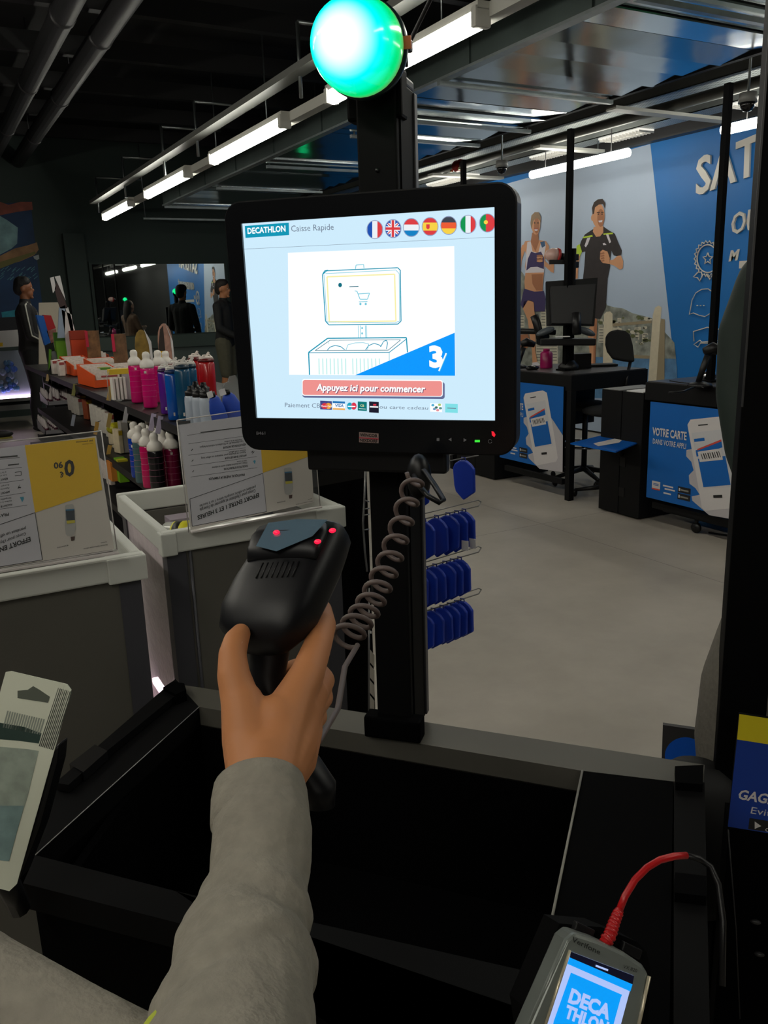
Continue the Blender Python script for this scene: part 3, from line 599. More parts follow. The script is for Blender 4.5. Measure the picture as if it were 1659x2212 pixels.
def flag(cx, cy, kind):
    rx, ry = 40, 46
    def band(t0, t1, m, vert, k=3):
        pts = []
        N = 10
        if vert:
            for i in range(N + 1): x = -1 + 2 * (t0 + (t1 - t0) * i / N); pts.append((cx + rx * x, cy - ry * math.sqrt(max(0, 1 - x * x))))
            for i in range(N, -1, -1): x = -1 + 2 * (t0 + (t1 - t0) * i / N); pts.append((cx + rx * x, cy + ry * math.sqrt(max(0, 1 - x * x))))
        else:
            for i in range(N + 1): y = -1 + 2 * (t0 + (t1 - t0) * i / N); pts.append((cx - rx * math.sqrt(max(0, 1 - y * y)), cy + ry * y))
            for i in range(N, -1, -1): y = -1 + 2 * (t0 + (t1 - t0) * i / N); pts.append((cx + rx * math.sqrt(max(0, 1 - y * y)), cy + ry * y))
        sps(pts, m, k)
    s_ = lambda n, c: scr('flag ' + n, c, .95)
    sps([(cx + 44 * math.cos(a), cy + 50 * math.sin(a)) for a in [2 * PI * q / 24 for q in range(24)]], scr('flag rim', (150, 165, 200), .9), 2)
    rd, wt, bl_, gn, ye, bk_ = s_('red', (224, 60, 66)), s_('white', (240, 246, 252)), s_('blue', (20, 80, 180)), s_('green', (0, 150, 80)), s_('yellow', (252, 214, 70)), s_('dark', (60, 66, 80))
    if kind == 'fr': band(.02, .33, bl_, 1); band(.33, .67, wt, 1); band(.67, .98, rd, 1)
    if kind == 'nl': band(.02, .33, rd, 0); band(.33, .67, wt, 0); band(.67, .98, s_('sky', (0, 130, 200)), 0)
    if kind == 'es':
        band(.02, .27, rd, 0); band(.27, .73, ye, 0); band(.73, .98, rd, 0)
        sps([(cx - 20, cy - 12), (cx - 2, cy - 12), (cx - 2, cy + 8), (cx - 11, cy + 16), (cx - 20, cy + 8)], rd, 4)
    if kind == 'de': band(.02, .33, bk_, 0); band(.33, .67, s_('orange red', (240, 92, 50)), 0); band(.67, .98, ye, 0)
    if kind == 'it': band(.02, .33, gn, 1); band(.33, .67, wt, 1); band(.67, .98, rd, 1)
    if kind == 'pt': band(.02, .40, gn, 1); band(.40, .98, rd, 1); sps([(cx - 8 + 11 * math.cos(a), cy - 4 + 11 * math.sin(a)) for a in [2 * PI * q / 12 for q in range(12)]], ye, 4)
    if kind == 'uk':
        band(.02, .98, bl_, 0)
        for a in (PI / 4, -PI / 4):
            c_, d_ = math.cos(a), math.sin(a); sline([(cx - 38 * c_, cy - 38 * d_), (cx + 38 * c_, cy + 38 * d_)], 15, wt, 4); sline([(cx - 38 * c_, cy - 38 * d_), (cx + 38 * c_, cy + 38 * d_)], 5, rd, 5)
        sline([(cx - 38, cy), (cx + 38, cy)], 24, wt, 6); sline([(cx, cy - 44), (cx, cy + 44)], 24, wt, 6); sline([(cx - 38, cy), (cx + 38, cy)], 13, rd, 7); sline([(cx, cy - 44), (cx, cy + 44)], 13, rd, 7)
for (x, y), kd in zip(((854, 283), (950, 278), (1046, 272), (1145, 267), (1243, 261), (1345, 255), (1447, 248)), ('fr', 'uk', 'nl', 'es', 'de', 'it', 'pt')): flag(x, y, kd)
sps([(395, 405), (1272, 370), (1278, 1052), (402, 1048)], WS, 1)
def rrl(x0, y0, x1, y1, r, w_, m, dyl=0, k=3):
    pts = rr(x0, y0, x1, y1, r, 4); pts.append(pts[0]); sline([(x, y + (x1 - x) / (x1 - x0) * dyl) for x, y in pts], w_, m, k)
sline([(752, 490), (755, 470), (795, 467), (797, 487)], 4, LBL)
sline([(578, 520), (600, 500), (975, 484), (990, 500)], 5, TEAL); sline([(578, 520), (590, 500), (608, 497)], 5, TEAL)
sline([(578, 520), (594, 765), (612, 785), (975, 781), (992, 765), (988, 500)], 5, TEAL); sline([(594, 515), (965, 496), (982, 515), (984, 765)], 3, LBL); sline([(586, 520), (602, 770), (960, 774), (984, 765)], 3, LBL)
sline([(602, 532), (958, 518), (965, 765), (614, 769), (602, 532)], 7, YEL)
sps([(671 + 10 * math.cos(a), 575 + 12 * math.sin(a)) for a in [2 * PI * q / 10 for q in range(10)]], DKT, 3); sline([(720, 584), (768, 582)], 4, DKT)
sline([(748, 606), (760, 608), (776, 650), (815, 650), (826, 618), (766, 622)], 4, LBL); sline([(770, 664), (815, 662)], 4, LBL)
for x in (778, 806): sps([(x + 6 * math.cos(a), 675 + 7 * math.sin(a)) for a in [2 * PI * q / 8 for q in range(8)]], LBL, 3)
for x in (766, 804, 778, 810): sline([(x, 788), (x + 2, 852)], 3, LBL)
for y in (802, 830): sps([(787 + 5 * math.cos(a), y + 6 * math.sin(a)) for a in [2 * PI * q / 8 for q in range(8)]], LBL, 3)
sline([(510, 1048), (505, 930), (605, 856), (1020, 852), (1026, 930)], 6, TEAL); sline([(505, 932), (930, 930), (1020, 860)], 4, TEAL); sline([(930, 930), (930, 972)], 3, LBL)
sline([(540, 920), (618, 866), (990, 864), (925, 918), (540, 920)], 3, DKT); sline([(612, 868), (612, 886)], 2, LBL)
sline([(604, 918), (618, 902), (645, 893), (675, 900), (695, 916)], 4, TEAL); sline([(702, 918), (712, 890), (750, 880), (790, 878), (822, 886), (815, 916)], 3, LBL)
sline([(805, 918), (820, 895), (850, 882), (880, 892), (885, 900), (900, 872), (915, 866), (921, 880), (915, 912)], 4, TEAL)
for i in range(8): sps([(556 + i * 20, 962), (562 + i * 20, 962), (564 + i * 20, 1046), (558 + i * 20, 1046)], scr('faint stripe', (196, 240, 236), 1.), 2)
for i in range(8): sps([(734 + i * 20, 962), (740 + i * 20, 962), (742 + i * 20, 1046 - max(0, i - 1) * 9), (736 + i * 20, 1046 - max(0, i - 1) * 9)], scr('faint stripe', (196, 240, 236), 1.), 2)
sps([(750, 1050), (1275, 826), (1277, 1053)], BLUS, 4)
stx('3', (1142, 1012), (1215, 1014), (1138, 892), WS, 5, .05); sline([(1192, 1028), (1231, 934)], 8, WS, 6); sline([(1196, 1030), (1235, 936)], 3, LBL, 7)
rb = [(x, y + (x - 472) * .011) for x, y in rr(472, 1078, 1222, 1168, 14, 4)]; sps(rb, scr('button shade', (110, 120, 165), .8), 2)
rb = [(x, y + (x - 472) * .008) for x, y in rr(470, 1070, 1212, 1158, 13, 4)]; sps(rb, WS, 3)
rb = [(x, y + (x - 472) * .008) for x, y in rr(474, 1075, 1208, 1154, 12, 4)]; sps(rb, SAL, 4)
stx('Appuyez ici pour commencer', (550, 1133), (1122, 1143), (553, 1098), scr('text shade', (150, 90, 120), .7), 5, .03)
stx('Appuyez ici pour commencer', (546, 1130), (1118, 1140), (549, 1095), WS, 6, .03)
stx('Paiement CB', (380, 1218), (566, 1222), (380, 1195), GRY); stx('ou carte cadeau', (878, 1226), (1134, 1232), (880, 1208), GRY)
def card(x0, y0, x1, y1, m, k=4): sps([(x0, y0), (x1, y0 + 3), (x1, y1 + 3), (x0, y1)], m, k)
card(566, 1184, 628, 1230, scr('card navy', (70, 80, 150), .8)); 
for x, m in ((590, scr('card red', (224, 50, 70), .9)), (610, scr('card orange', (250, 170, 60), .9))): sps([(x + 17 * math.cos(a), 1212 + 16 * math.sin(a)) for a in [2 * PI * q / 14 for q in range(14)]], m, 5)
stx('MasterCard', (572, 1217), (628, 1218), (572, 1207), WS, 6)
card(632, 1186, 697, 1197, scr('card blue', (30, 120, 190), .9)); card(632, 1197, 697, 1224, WS); card(632, 1222, 697, 1232, scr('card gold', (250, 190, 110), .9)); stx('VISA', (643, 1217), (690, 1219), (645, 1201), scr('card blue', (30, 120, 190), .9), 5, .03)
for x, m in ((722, scr('card cyan', (20, 170, 200), .9)), (743, scr('card crimson', (230, 50, 80), .9))): sps([(x + 15 * math.cos(a), 1213 + 19 * math.sin(a)) for a in [2 * PI * q / 14 for q in range(14)]], m, 4)
sline([(712, 1214), (752, 1215)], 5, WS, 6)
card(764, 1188, 812, 1236, scr('card green', (0, 130, 130), .8)); stx('CB', (778, 1216), (798, 1217), (778, 1204), YEL, 5); sline([(770, 1226), (806, 1228)], 2, WS, 5)
card(824, 1188, 875, 1246, scr('card black', (30, 30, 56), .6)); sline([(828, 1216), (872, 1218)], 7, WS, 5); sline([(846, 1206), (862, 1206)], 8, scr('card red', (224, 50, 70), .9), 6)
card(1146, 1198, 1208, 1242, WS); 
for q, (x, y, c_) in enumerate(((1160, 1208, (80, 180, 220)), (1178, 1220, (60, 120, 110)), (1195, 1206, (180, 210, 110)), (1185, 1234, (240, 150, 160)), (1168, 1228, (120, 160, 200)), (1200, 1224, (90, 150, 150)))): sps([(x + 9 * math.cos(a), y + 7 * math.sin(a)) for a in [2 * PI * w2 / 6 for w2 in range(6)]], scr('gift %d' % q, c_, .9), 5)
card(1225, 1199, 1291, 1246, scr('card aqua', (130, 228, 236), .95)); sline([(1236, 1223), (1282, 1225)], 4, GRY, 5)
sp.build('screen_page', mon)
# marks on the bezel
bm_ = MB(); LG = mat('bezel mark grey', (120, 120, 124), .5)
def Bz(px, py, k=1): return MF.hit(px, py, .0042 + .0003 * k)
bm_.text('B461', Bz(557, 938), Bz(576, 938), Bz(557, 931), LG)
for pts in ([(945, 945), (951, 945), (951, 951), (945, 951)], [(970, 948), (977, 944), (977, 952)], [(1003, 945), (1010, 949), (1003, 953)]): bm_.poly([Bz(*p) for p in pts], LG)
bm_.tube([Bz(1060 + 4 * math.cos(a), 952 + 4 * math.sin(a)) for a in [.3 + 5.6 * q / 10 for q in range(11)]], .0004, LG, 5)
bm_.build('bezel_marks', bez)
MB().poly([Bz(1027, 949), (Bz(1038, 949)), Bz(1038, 954), Bz(1027, 954)], mat('green power light', (60, 230, 60), .4, emit=1.)).build('green_power_light', bez)
rl = MB(); rl.poly([Bz(*p) for p in ((1063, 930), (1068, 931), (1072, 938), (1069, 943), (1064, 939))], mat('red light', (240, 30, 50), .4, emit=1.)); rl.build('red_indicator', bez)
bd = MB(); bd.poly([Bz(*p) for p in ((778, 932), (820, 935), (820, 956), (778, 954))], mat('badge rose grey', (140, 120, 116), .4)); bd.poly([Bz(*p, 2) for p in ((778, 943), (820, 946), (820, 948), (778, 945))], mat('badge red', (170, 40, 60), .4))
bd.text('WINCOR', Bz(780, 941, 2), Bz(818, 944, 2), Bz(780, 934, 2), BLK, bold=.03); bd.text('NIXDORF', Bz(780, 953, 2), Bz(818, 955, 2), Bz(780, 946, 2), BLK, bold=.03); bd.build('maker_badge', bez)
MB().box(MF.at(0, (by0) - .012, -.022), (.20, .024, .04), BLK, MR, bev=.004).build('lower_bracket', mon); MB().box(MF.at(.0, 0, -.047), (.12, .012, .12), BLK, MR).build('mount_plate', mon)
# ---------------------------------------------------------------- scanner holder and its coiled cable
hol = thing('scanner_holder', 'black looped scanner rest fixed to the pole below the screen', 'holder', tuple(dep(905, 1030, 1.05)))
MB().tube([dep(*p, t) for *p, t in ((893, 1012, 1.07), (918, 1018, 1.04), (940, 1050, 1.02), (958, 1080, 1.0), (950, 1086, .99), (925, 1072, 1.0), (900, 1042, 1.02), (893, 1020, 1.06))], .0035, BLK, 8).build('loop', hol)
MB().ell(dep(905, 1030, 1.06), (.016, .016, .03), BLK).build('clip', hol)
cc = MB(); a0, b0 = dep(898, 1022, 1.0), dep(742, 1385, .84); d = (b0 - a0); L = d.length; t = d.normalized(); x = t.cross(V((0, 0, 1))).normalized(); y = t.cross(x)
pts = []; turns = 11.5
for i in range(int(turns * 18)):
    k = i / (turns * 18); kk = k if k < .6 else k
    a = 2 * PI * turns * kk; r_ = .0115 + .003 * kk
    pts.append(a0 + t * (L * (kk + .0)) + V((0, 0, -.03 * math.sin(PI * kk))) + x * r_ * math.cos(a) + y * r_ * math.sin(a))
cc.tube(pts, .0028, mat('cable brown grey', (98, 84, 80), .5), 8)
e_ = pts[-1]; cc.tube([e_, dep(745, 1440, .80), dep(730, 1530, .74), dep(690, 1600, .68), dep(660, 1620, .655)], .0028, mat('cable brown grey', (98, 84, 80), .5), 8)
tag(cc.build('coiled_cable'), 'brown-grey coiled scanner cable hanging in front of the pole', 'cable')
# ---------------------------------------------------------------- payment terminal
TF = Frame((.39, .402, .871), (.755, -.409, -.513), (.627, .218, .748))
ter = thing('payment_terminal', 'silver card payment terminal with a lit blue screen at the bottom right', 'payment terminal', tuple(TF.at(0, -.1, -.03)))
def T_(px, py, k=0): return TF.hit(px, py, k)
def extr(pts, m, d): mb = MB(); return mb.prism([p for p in pts], TF.n * -d, m)
tc_ = [TF.uv(T_(*p)) for p in ((1222, 2030), (1240, 2014), (1290, 2030), (1350, 2058), (1390, 2085), (1403, 2105))]
bl_ = TF.uv(T_(1143, 2212)); br_ = TF.uv(T_(1385, 2212))
def dn(p, q, f): return (q[0] + (q[0] - p[0]) * f, q[1] + (q[1] - p[1]) * f)
bl2, br2 = dn(tc_[0], bl_, .55), dn(tc_[-1], br_, .9)
out = tc_ + [br_, br2, bl2, bl_]
SIL = mat('terminal silver', (122, 128, 124), .3, metal=.3); SIL2 = mat('terminal pale trim', (200, 190, 165), .3, metal=.4)
extr([TF.at(x, y, 0) for x, y in out], SIL, .022).build('casing', ter, bevel=.003); tcs = bpy.data.objects['casing']
def tp(pts, m, k): mb = MB(); mb.poly([T_(*p, .0006 * k) for p in pts], m); return mb
def lw(p0, p1, w_, m, nm, k=2):
    mb = MB(); mb.tube([T_(*p0, .001), T_(*p1, .001)], w_, m, 6); mb.build(nm, tcs)
lw((1230, 2052), (1168, 2240), .0013, SIL2, 'left_trim'); lw((1401, 2108), (1370, 2250), .0016, SIL2, 'right_trim'); lw((1224, 2030), (1138, 2220), .001, SIL, 'edge_trim')
tx = MB(); tx.text('Verifone', T_(1233, 2033, .001), T_(1294, 2062, .001), T_(1236, 2022, .001), mat('terminal lettering', (30, 34, 32), .5), bold=.01)
tx.build('maker_lettering', tcs); tx = MB(); tx.text('VX 820', T_(1344, 2090, .001), T_(1374, 2100, .001), T_(1346, 2083, .001), mat('terminal lettering', (30, 34, 32), .5)); tx.build('model_lettering', tcs)
def z8(x, y): return (1150 + x / 5.53, 1820 + y / 5.53)
ts = MB(); 
def tz(pts, m, k): ts.poly([T_(*z8(*p), .0004 * k) for p in pts], m)
TW = scr('terminal white', (178, 200, 255), .95); TB = scr('terminal blue', (0, 160, 255), .95); TK = scr('terminal dark', (8, 10, 40), .5)
bll = (40, 2520); brr = (960, 2520)
tz([(455, 1300), (1210, 1590), (960, 2520), (40, 2520)], TW, 1)
tz([(455, 1300), (1210, 1590), (1190, 1690), (440, 1368)], TK, 2)
tz([(440, 1368), (1190, 1690), (1165, 1775), (412, 1445)], TB, 2)
tz([(455, 1550), (1065, 1815), (1050, 1850), (960, 2180), (900, 2440), (240, 2180), (250, 2130)], TB, 2)
def tt(t, bl, br, tl, m=TW, bold=.05, k=3): ts.text(t, T_(*z8(*bl), .0004 * k), T_(*z8(*br), .0004 * k), T_(*z8(*tl), .0004 * k), m, bold=bold)
tt('DECA', (412, 1905), (900, 2120), (465, 1728)); tt('THLON', (365, 2085), (870, 2300), (412, 1925))
tz([(748, 1452), (895, 1508), (890, 1530), (742, 1474)], TW, 4)
ts.build('lit_screen', ter)
ko = MB(); b1, b2 = TF.at(*dn(TF.uv(T_(1222, 2030)), TF.uv(T_(1143, 2212)), .62), 0), TF.at(*dn(TF.uv(T_(1403, 2105)), TF.uv(T_(1385, 2212)), .7), 0)
for i in range(3):
    for j in range(2):
        p = b1.lerp(b2, .3 + .22 * i) + TF.v * (.022 - j * .016); ko.box(p + TF.n * .001, (.012, .004, .009), BLK, basis(TF.u, TF.v), bev=.001)
ko.build('keypad', tcs)
cas = [TF.uv(T_(*p)) for p in ((1238, 2012), (1330, 2020), (1410, 2052), (1432, 2075), (1440, 2110), (1436, 2260), (1400, 2330), (1180, 2330), (1160, 2200))]
mb = MB(); mb.prism([TF.at(x, y, -.024) for x, y in cas], TF.n * -.03, BLK2); mb.build('black_cradle', ter)
mb = MB(); 
for p in ((1285, 2024), (1390, 2068)): q = T_(*p, -.02); mb.box(q, (.018, .006, .008), BLK, basis(TF.u, TF.v), bev=.001)
mb.build('side_clips', ter)
q = TF.at(.03, -.06, -.04); MB().tube([q, V((q.x + .03, q.y + .03, .75))], .016, BLK2, 12).lathe([(.05, 0), (.05, .008), (.02, .012)], BLK2, (q.x + .03, q.y + .03, .748)).build('stand', ter)
rc = thing('terminal_cable', 'red cable with a ribbed sleeve arching out of the payment terminal', 'cable', tuple(T_(1318, 2040, -.006)))
p0 = T_(1316, 2045, -.008); D = lambda x, y, t: dep(x, y, t)
td = -(R3.transposed() @ (p0 - EYE)).z
rib = [p0, D(1318, 2020, td + .003), D(1324, 2000, td + .008), D(1331, 1982, td + .012), D(1338, 1966, td + .016)]
REDC = mat('red cable', (176, 20, 24), .35)
mb = MB(); mb.tube(rib, [.0048, .0046, .0044, .004, .0036], REDC, 12)
for i in range(8):
    k = .12 + i * .11; f = k * 4; j = min(3, int(f)); c = rib[j].lerp(rib[j + 1], f - j); tdir = (rib[j + 1] - rib[j]).normalized(); r_ = .0058 - .0016 * k
    mb.lathe([(r_ * .8, -.0016), (r_, -.0008), (r_, .0008), (r_ * .8, .0016)], REDC, c, tdir, 12)
mb.build('ribbed_sleeve', rc)
cv = [rib[-1], D(1350, 1936, td + .02), D(1372, 1900, td + .026), D(1398, 1874, td + .03), D(1425, 1858, td + .035), D(1455, 1850, td + .04), D(1483, 1848, td + .045)]
MB().tube(cv, .0030, REDC, 10).build('red_lead', rc)
MB().tube([cv[-1], D(1510, 1855, td + .05), D(1535, 1872, td + .05), D(1552, 1910, td + .04), D(1562, 1990, td + .03), D(1560, 2130, td + .01)], .0026, BLK, 8).build('black_lead', rc)
# ---------------------------------------------------------------- barcode card at the left
CF = Frame((.021, .895, .918), (.823, -.483, -.298), (.379, .078, .922))
pk = thing('packaged_item', 'black packaged item with a pale barcode card, leaning at the left edge', 'package', tuple(CF.at(0, -.1, -.02)))
def C2(px, py, k=0): return CF.hit(px, py, k)
mb = MB(); mb.prism([C2(*p) for p in ((24, 1450), (145, 1478), (154, 1490), (36, 1910), (20, 1925), (-110, 1892), (12, 1452))], CF.n * -.0012, mat('pale green card', (214, 218, 200), .6)); crd = mb.build('card', pk)
mb = MB(); INK = mat('card ink', (54, 60, 54), .6)
def cp(pts, m=INK, k=1): mb.poly([C2(*p, .0003 * k) for p in pts], m)
cp([(38, 1492), (60, 1490), (72, 1482), (86, 1490), (108, 1505), (104, 1518), (38, 1508)], mat('card block', (86, 92, 82), .6))
for i in range(9): x = 112 + i * 3.6; cp([(x + 14, 1486 + i), (x + 14 + (1.6 if i % 3 else .8), 1486.4 + i), (x - 26, 1612 + i), (x - 28, 1611.6 + i)])
for i in range(16): x = 6 + i * 5.2; cp([(x + 10, 1535 + i * 1.2), (x + 13, 1535.6 + i * 1.2), (x + 3, 1572 + i), (x, 1571 + i)], mat('card ink2', (140, 148, 138), .6))
cp([(-6, 1560), (52, 1570), (90, 1584), (84, 1606), (40, 1600), (-14, 1596)], mat('card dark teal', (34, 58, 52), .6))
cp([(-10, 1612), (60, 1618), (84, 1622), (60, 1720), (36, 1800), (-60, 1800)], mat('card grey green', (150, 162, 150), .6, var=.2, scale=60))
cp([(-50, 1740), (52, 1740), (20, 1860), (-80, 1850)], mat('card pale teal', (120, 146, 146), .6, var=.2, scale=50), 2)
mb.build('printing', crd)
mb = MB(); mb.prism([C2(*p, -.003) for p in ((112, 1620), (126, 1606), (122, 1650), (84, 1790), (40, 1905), (-60, 1905), (0, 1700))], CF.n * -.03, BLK); mb.build('black_pack', pk, bevel=.003)
mb = MB(); b = C2(0, 1895, -.01); mb.tube([b, V((b.x + .01, b.y + .02, .755))], .012, BLK, 10); mb.build('support', pk)
# ================================================================== hand, sleeve, scanner
SKIN = mat('warm skin', (180, 118, 74), .62, var=.05, scale=12)
SLV = mat('grey marl sweatshirt', (132, 127, 116), .9, var=.10, scale=90, bump=.25, bscale=160)
per = thing('person', 'person at the bottom reaching forward in a grey sweatshirt, holding the scanner', 'person', (-.12, .12, 0))
def J(x, y, t, r): return (dep(x, y, t), r * t / 1800)
hand = [
  [J(430, 2500, .33, 150), J(480, 2212, .40, 120), J(545, 1900, .50, 88), J(562, 1720, .545, 78), J(572, 1650, .565, 80)],
  # metacarpals fanning out of the wrist
  [J(560, 1690, .552, 70), J(540, 1600, .575, 62), J(524, 1520, .585, 48)],
  [J(575, 1690, .552, 70), J(600, 1590, .58, 66), J(640, 1500, .60, 44), J(664, 1455, .615, 38)],
  [J(590, 1690, .556, 62), J(625, 1610, .585, 62), J(655, 1530, .61, 46), J(672, 1500, .62, 38)],
  [J(590, 1700, .56, 56), J(630, 1640, .59, 56), J(652, 1580, .615, 46), J(664, 1555, .625, 34)],
  [J(545, 1600, .58, 60), J(600, 1560, .585, 62), J(640, 1540, .60, 50)],
  # thumb
  [J(524, 1530, .585, 46), J(505, 1460, .592, 37), J(502, 1415, .60, 31), J(510, 1385, .612, 28), J(520, 1368, .622, 22)],
  # index, stretched up along the trigger side
  [J(664, 1455, .615, 38), J(684, 1400, .64, 32), J(698, 1350, .67, 29), J(694, 1318, .695, 24), J(680, 1302, .71, 19)],
  # middle, ring and little finger closing round the far side of the grip
  [J(672, 1500, .62, 36), J(694, 1470, .65, 30), J(680, 1450, .685, 27), J(640, 1445, .70, 23), J(612, 1452, .695, 18)],
  [J(668, 1530, .622, 35), J(692, 1506, .65, 29), J(676, 1490, .684, 26), J(636, 1488, .698, 22), J(608, 1494, .692, 18)],
  [J(660, 1565, .625, 32), J(682, 1548, .65, 26), J(664, 1536, .678, 23), J(630, 1534, .69, 19), J(606, 1538, .684, 16)],
]
blob('body', hand, SKIN, per, voxel=.0016, smooth=5)
nl = MB(); nl.ell(dep(508, 1388, .6005), (.0055, .0016, .0065), mat('thumb nail', (200, 146, 118), .4), basis(R3 @ V((1, -.15, 0)), (dep(518, 1370, .62) - dep(503, 1415, .60)))); nl.build('thumb_nail', per)
sleeve = [[J(562, 1752, .535, 104), J(566, 1800, .52, 112), J(562, 1880, .50, 112), J(556, 1935, .485, 112), J(540, 1990, .47, 140), J(532, 2060, .45, 152), J(518, 2140, .42, 162), J(500, 2230, .40, 186), J(470, 2420, .35, 225), J(430, 2700, .30, 250)]]
sv = blob('sweatshirt_sleeve', sleeve, SLV, per, voxel=.003, smooth=3)
# soft folds: push rings of the sleeve out and in along the arm
sa, sb = sleeve[0][0][0], sleeve[0][-2][0]
for v in sv.data.vertices:
    w_ = Matrix.Translation((-.12, .12, 0)) @ v.co; t_ = (w_ - sa).dot((sb - sa)) / (sb - sa).length_squared
    c_ = sa.lerp(sb, t_); rad = (w_ - c_)
    if rad.length > 1e-5: rn = rad.normalized(); v.co += rn * (-.004 * math.exp(-((t_ - .40 - .05 * rn.x) / .045) ** 2) + .003 * math.exp(-((t_ - .52 - .05 * rn.x) / .06) ** 2) - .002 * math.exp(-((t_ - .68 + .12 * rn.x) / .03) ** 2) + .0008 * math.sin(t_ * 26 + 5 * rn.x) * math.sin(3 * rn.y + 9 * t_))
cf = MB(); cR = basis((R3 @ V((1, 0, 0))), (dep(560, 1700, .55) - dep(566, 1800, .52)).normalized())
q = dep(562, 1752, .535); dir_ = (dep(562, 1700, .548) - dep(566, 1800, .52)).normalized()
cf.lathe([(.0290, -.012), (.0315, -.008), (.0312, .010), (.0300, .0185), (.0262, .0195), (.0255, .012)], SLV, q, dir_, 30); cf.build('cuff', sv)
larm = [[J(-420, 2040, .46, 190), J(-240, 2090, .43, 165), J(-60, 2190, .42, 158), J(130, 2290, .40, 155), (dep(330, 2400, .38), .034)]]
blob('sweatshirt_sleeve', larm, SLV, per, voxel=.004, smooth=4)
q = dep(338, 2365, .385); MB().lathe([(.038, -.006), (.040, 0), (.038, .012), (.030, .014)], mat('lime trim', (176, 188, 50), .7), q, (dep(338, 2365, .385) - dep(130, 2290, .40)), 24).build('lime_cuff', per)
torso = [[(V((-.26, .06, 1.22)), .10), (V((-.20, .10, .98)), .13), (V((-.14, .10, .75)), .15), (V((-.12, .08, .52)), .145)]]
blob('sweatshirt_body', torso, SLV, per, voxel=.009, smooth=8)
MB().lathe([(.150, -.02), (.156, -.015), (.156, .015), (.150, .02)], mat('lime trim', (176, 188, 50), .7), (-.14, .08, .55), (0, 0, 1), 32).build('hem_trim', per)
blob('trousers', [[(V((-.15, .08, .55)), .125), (V((-.18, .10, .3)), .09), (V((-.20, .08, .06)), .06)], [(V((-.13, .08, .55)), .12), (V((-.06, .06, .3)), .085), (V((-.05, .04, .06)), .06)]], mat('dark navy trousers', (30, 34, 46), .8), per, voxel=.01, smooth=6)
for x, y in ((-.20, .12), (-.05, .08)): MB().ell((x, y, .045), (.045, .13, .045), BLK).build('shoe', per)
# scanner
scn = thing('barcode_scanner', 'black hand-held barcode scanner with red lights gripped by the hand', 'scanner', tuple(dep(600, 1330, .66)))
SCB = mat('scanner black rubber', (9, 10, 14), .45, spec=.3); SCW = mat('scanner window', (84, 106, 122), .08, spec=.8, coat=.6)
sx_ = (dep(740, 1200, .62) - dep(500, 1290, .62)).normalized(); 
def ring_(c, rx, ry, t, rot, n=22, sq=.75):
    o = []
    for k in range(n):
        a = 2 * PI * k / n; cx_ = math.copysign(abs(math.cos(a)) ** sq, math.cos(a)); sy_ = math.copysign(abs(math.sin(a)) ** sq, math.sin(a))
        x_ = c[0] + rx * cx_ * math.cos(rot) - ry * sy_ * math.sin(rot); y_ = c[1] + rx * cx_ * math.sin(rot) + ry * sy_ * math.cos(rot)
        o.append((x_, y_))
    return o
def loft(rings, m, mb=None):
    mb = mb or MB(); n = len(rings[0]); vs = [p for r in rings for p in r]
    fs = [(i * n + k, i * n + (k + 1) % n, (i + 1) * n + (k + 1) % n, (i + 1) * n + k) for i in range(len(rings) - 1) for k in range(n)]
    fs += [tuple(reversed(range(n))), tuple(range((len(rings) - 1) * n, len(rings) * n))]
    return mb.add(vs, fs, m, True)
Rc = R3
# axis system of the scanner: a = along the head (towards the window, up and away), s = sideways, n = towards the viewer
c0 = dep(600, 1340, .645); c1 = dep(655, 1160, .70)
Sa = (c1 - c0).normalized(); Ss = (dep(720, 1215, .66) - dep(510, 1300, .66)).normalized(); Sn = Ss.cross(Sa).normalized(); Ss = Sa.cross(Sn).normalized()
HL = (c1 - c0).length
def sring(t, w_, h_, off=0, n=24, sq=.6, sh=0):
    o = []; c = c0 + Sa * (HL * t) + Sn * off + Ss * sh
    for k in range(n):
        a = 2 * PI * k / n; o.append(c + Ss * (w_ * math.copysign(abs(math.cos(a)) ** sq, math.cos(a))) + Sn * (h_ * math.copysign(abs(math.sin(a)) ** sq, math.sin(a))))
    return o
loft([sring(-.30, .010, .006, -.004, sh=-.006), sring(-.26, .022, .012, -.002, sh=-.009), sring(-.12, .034, .018, sh=-.011), sring(.08, .039, .022, sh=-.009), sring(.35, .039, .024, sh=-.005), sring(.62, .038, .024), sring(.86, .040, .023), sring(.99, .041, .021), sring(1.03, .0385, .018)], SCB).build('scanner_head', scn); sch = bpy.data.objects['scanner_head']
# sculpted top: raised shoulder and the slanted glossy window
loft([sring(.50, .030, .004, .022), sring(.62, .032, .006, .0235), sring(.80, .033, .0065, .022), sring(.93, .030, .005, .020)], SCB).build('top_cover', scn)
wn = MB(); wn.add([c0 + Sa * HL * t + Ss * s_ + Sn * n_ for t, s_, n_ in ((.58, -.020, .0322), (.50, .000, .0326), (.68, .026, .0308), (.92, .033, .0270), (.96, .005, .0262), (.93, -.020, .0265))], [tuple(range(6))], SCW)
wn.build('window', sch)
gr = MB()
for i in range(8): p = c0 + Sa * HL * .36 + Ss * (-.016 + i * .0044) + Sn * .0238; gr.tube([p - Sa * .007, p + Sa * .008 + Ss * .002], .0006, BLK, 5)
gr.build('speaker_slots', sch)
rdm = mat('red led', (255, 20, 60), .4, emit=1.6)
for (x, y) in ((597, 1150), (686, 1170), (718, 1146)):
    # on the top cover
    d_ = ray(x, y); P0 = c0 + Sn * .030; tt_ = (P0 - EYE).dot(Sn) / d_.dot(Sn); MB().ell(EYE + d_ * tt_, (.0030, .0022, .0016), rdm, basis(Ss, Sn), 10, 6).build('red_light', sch)
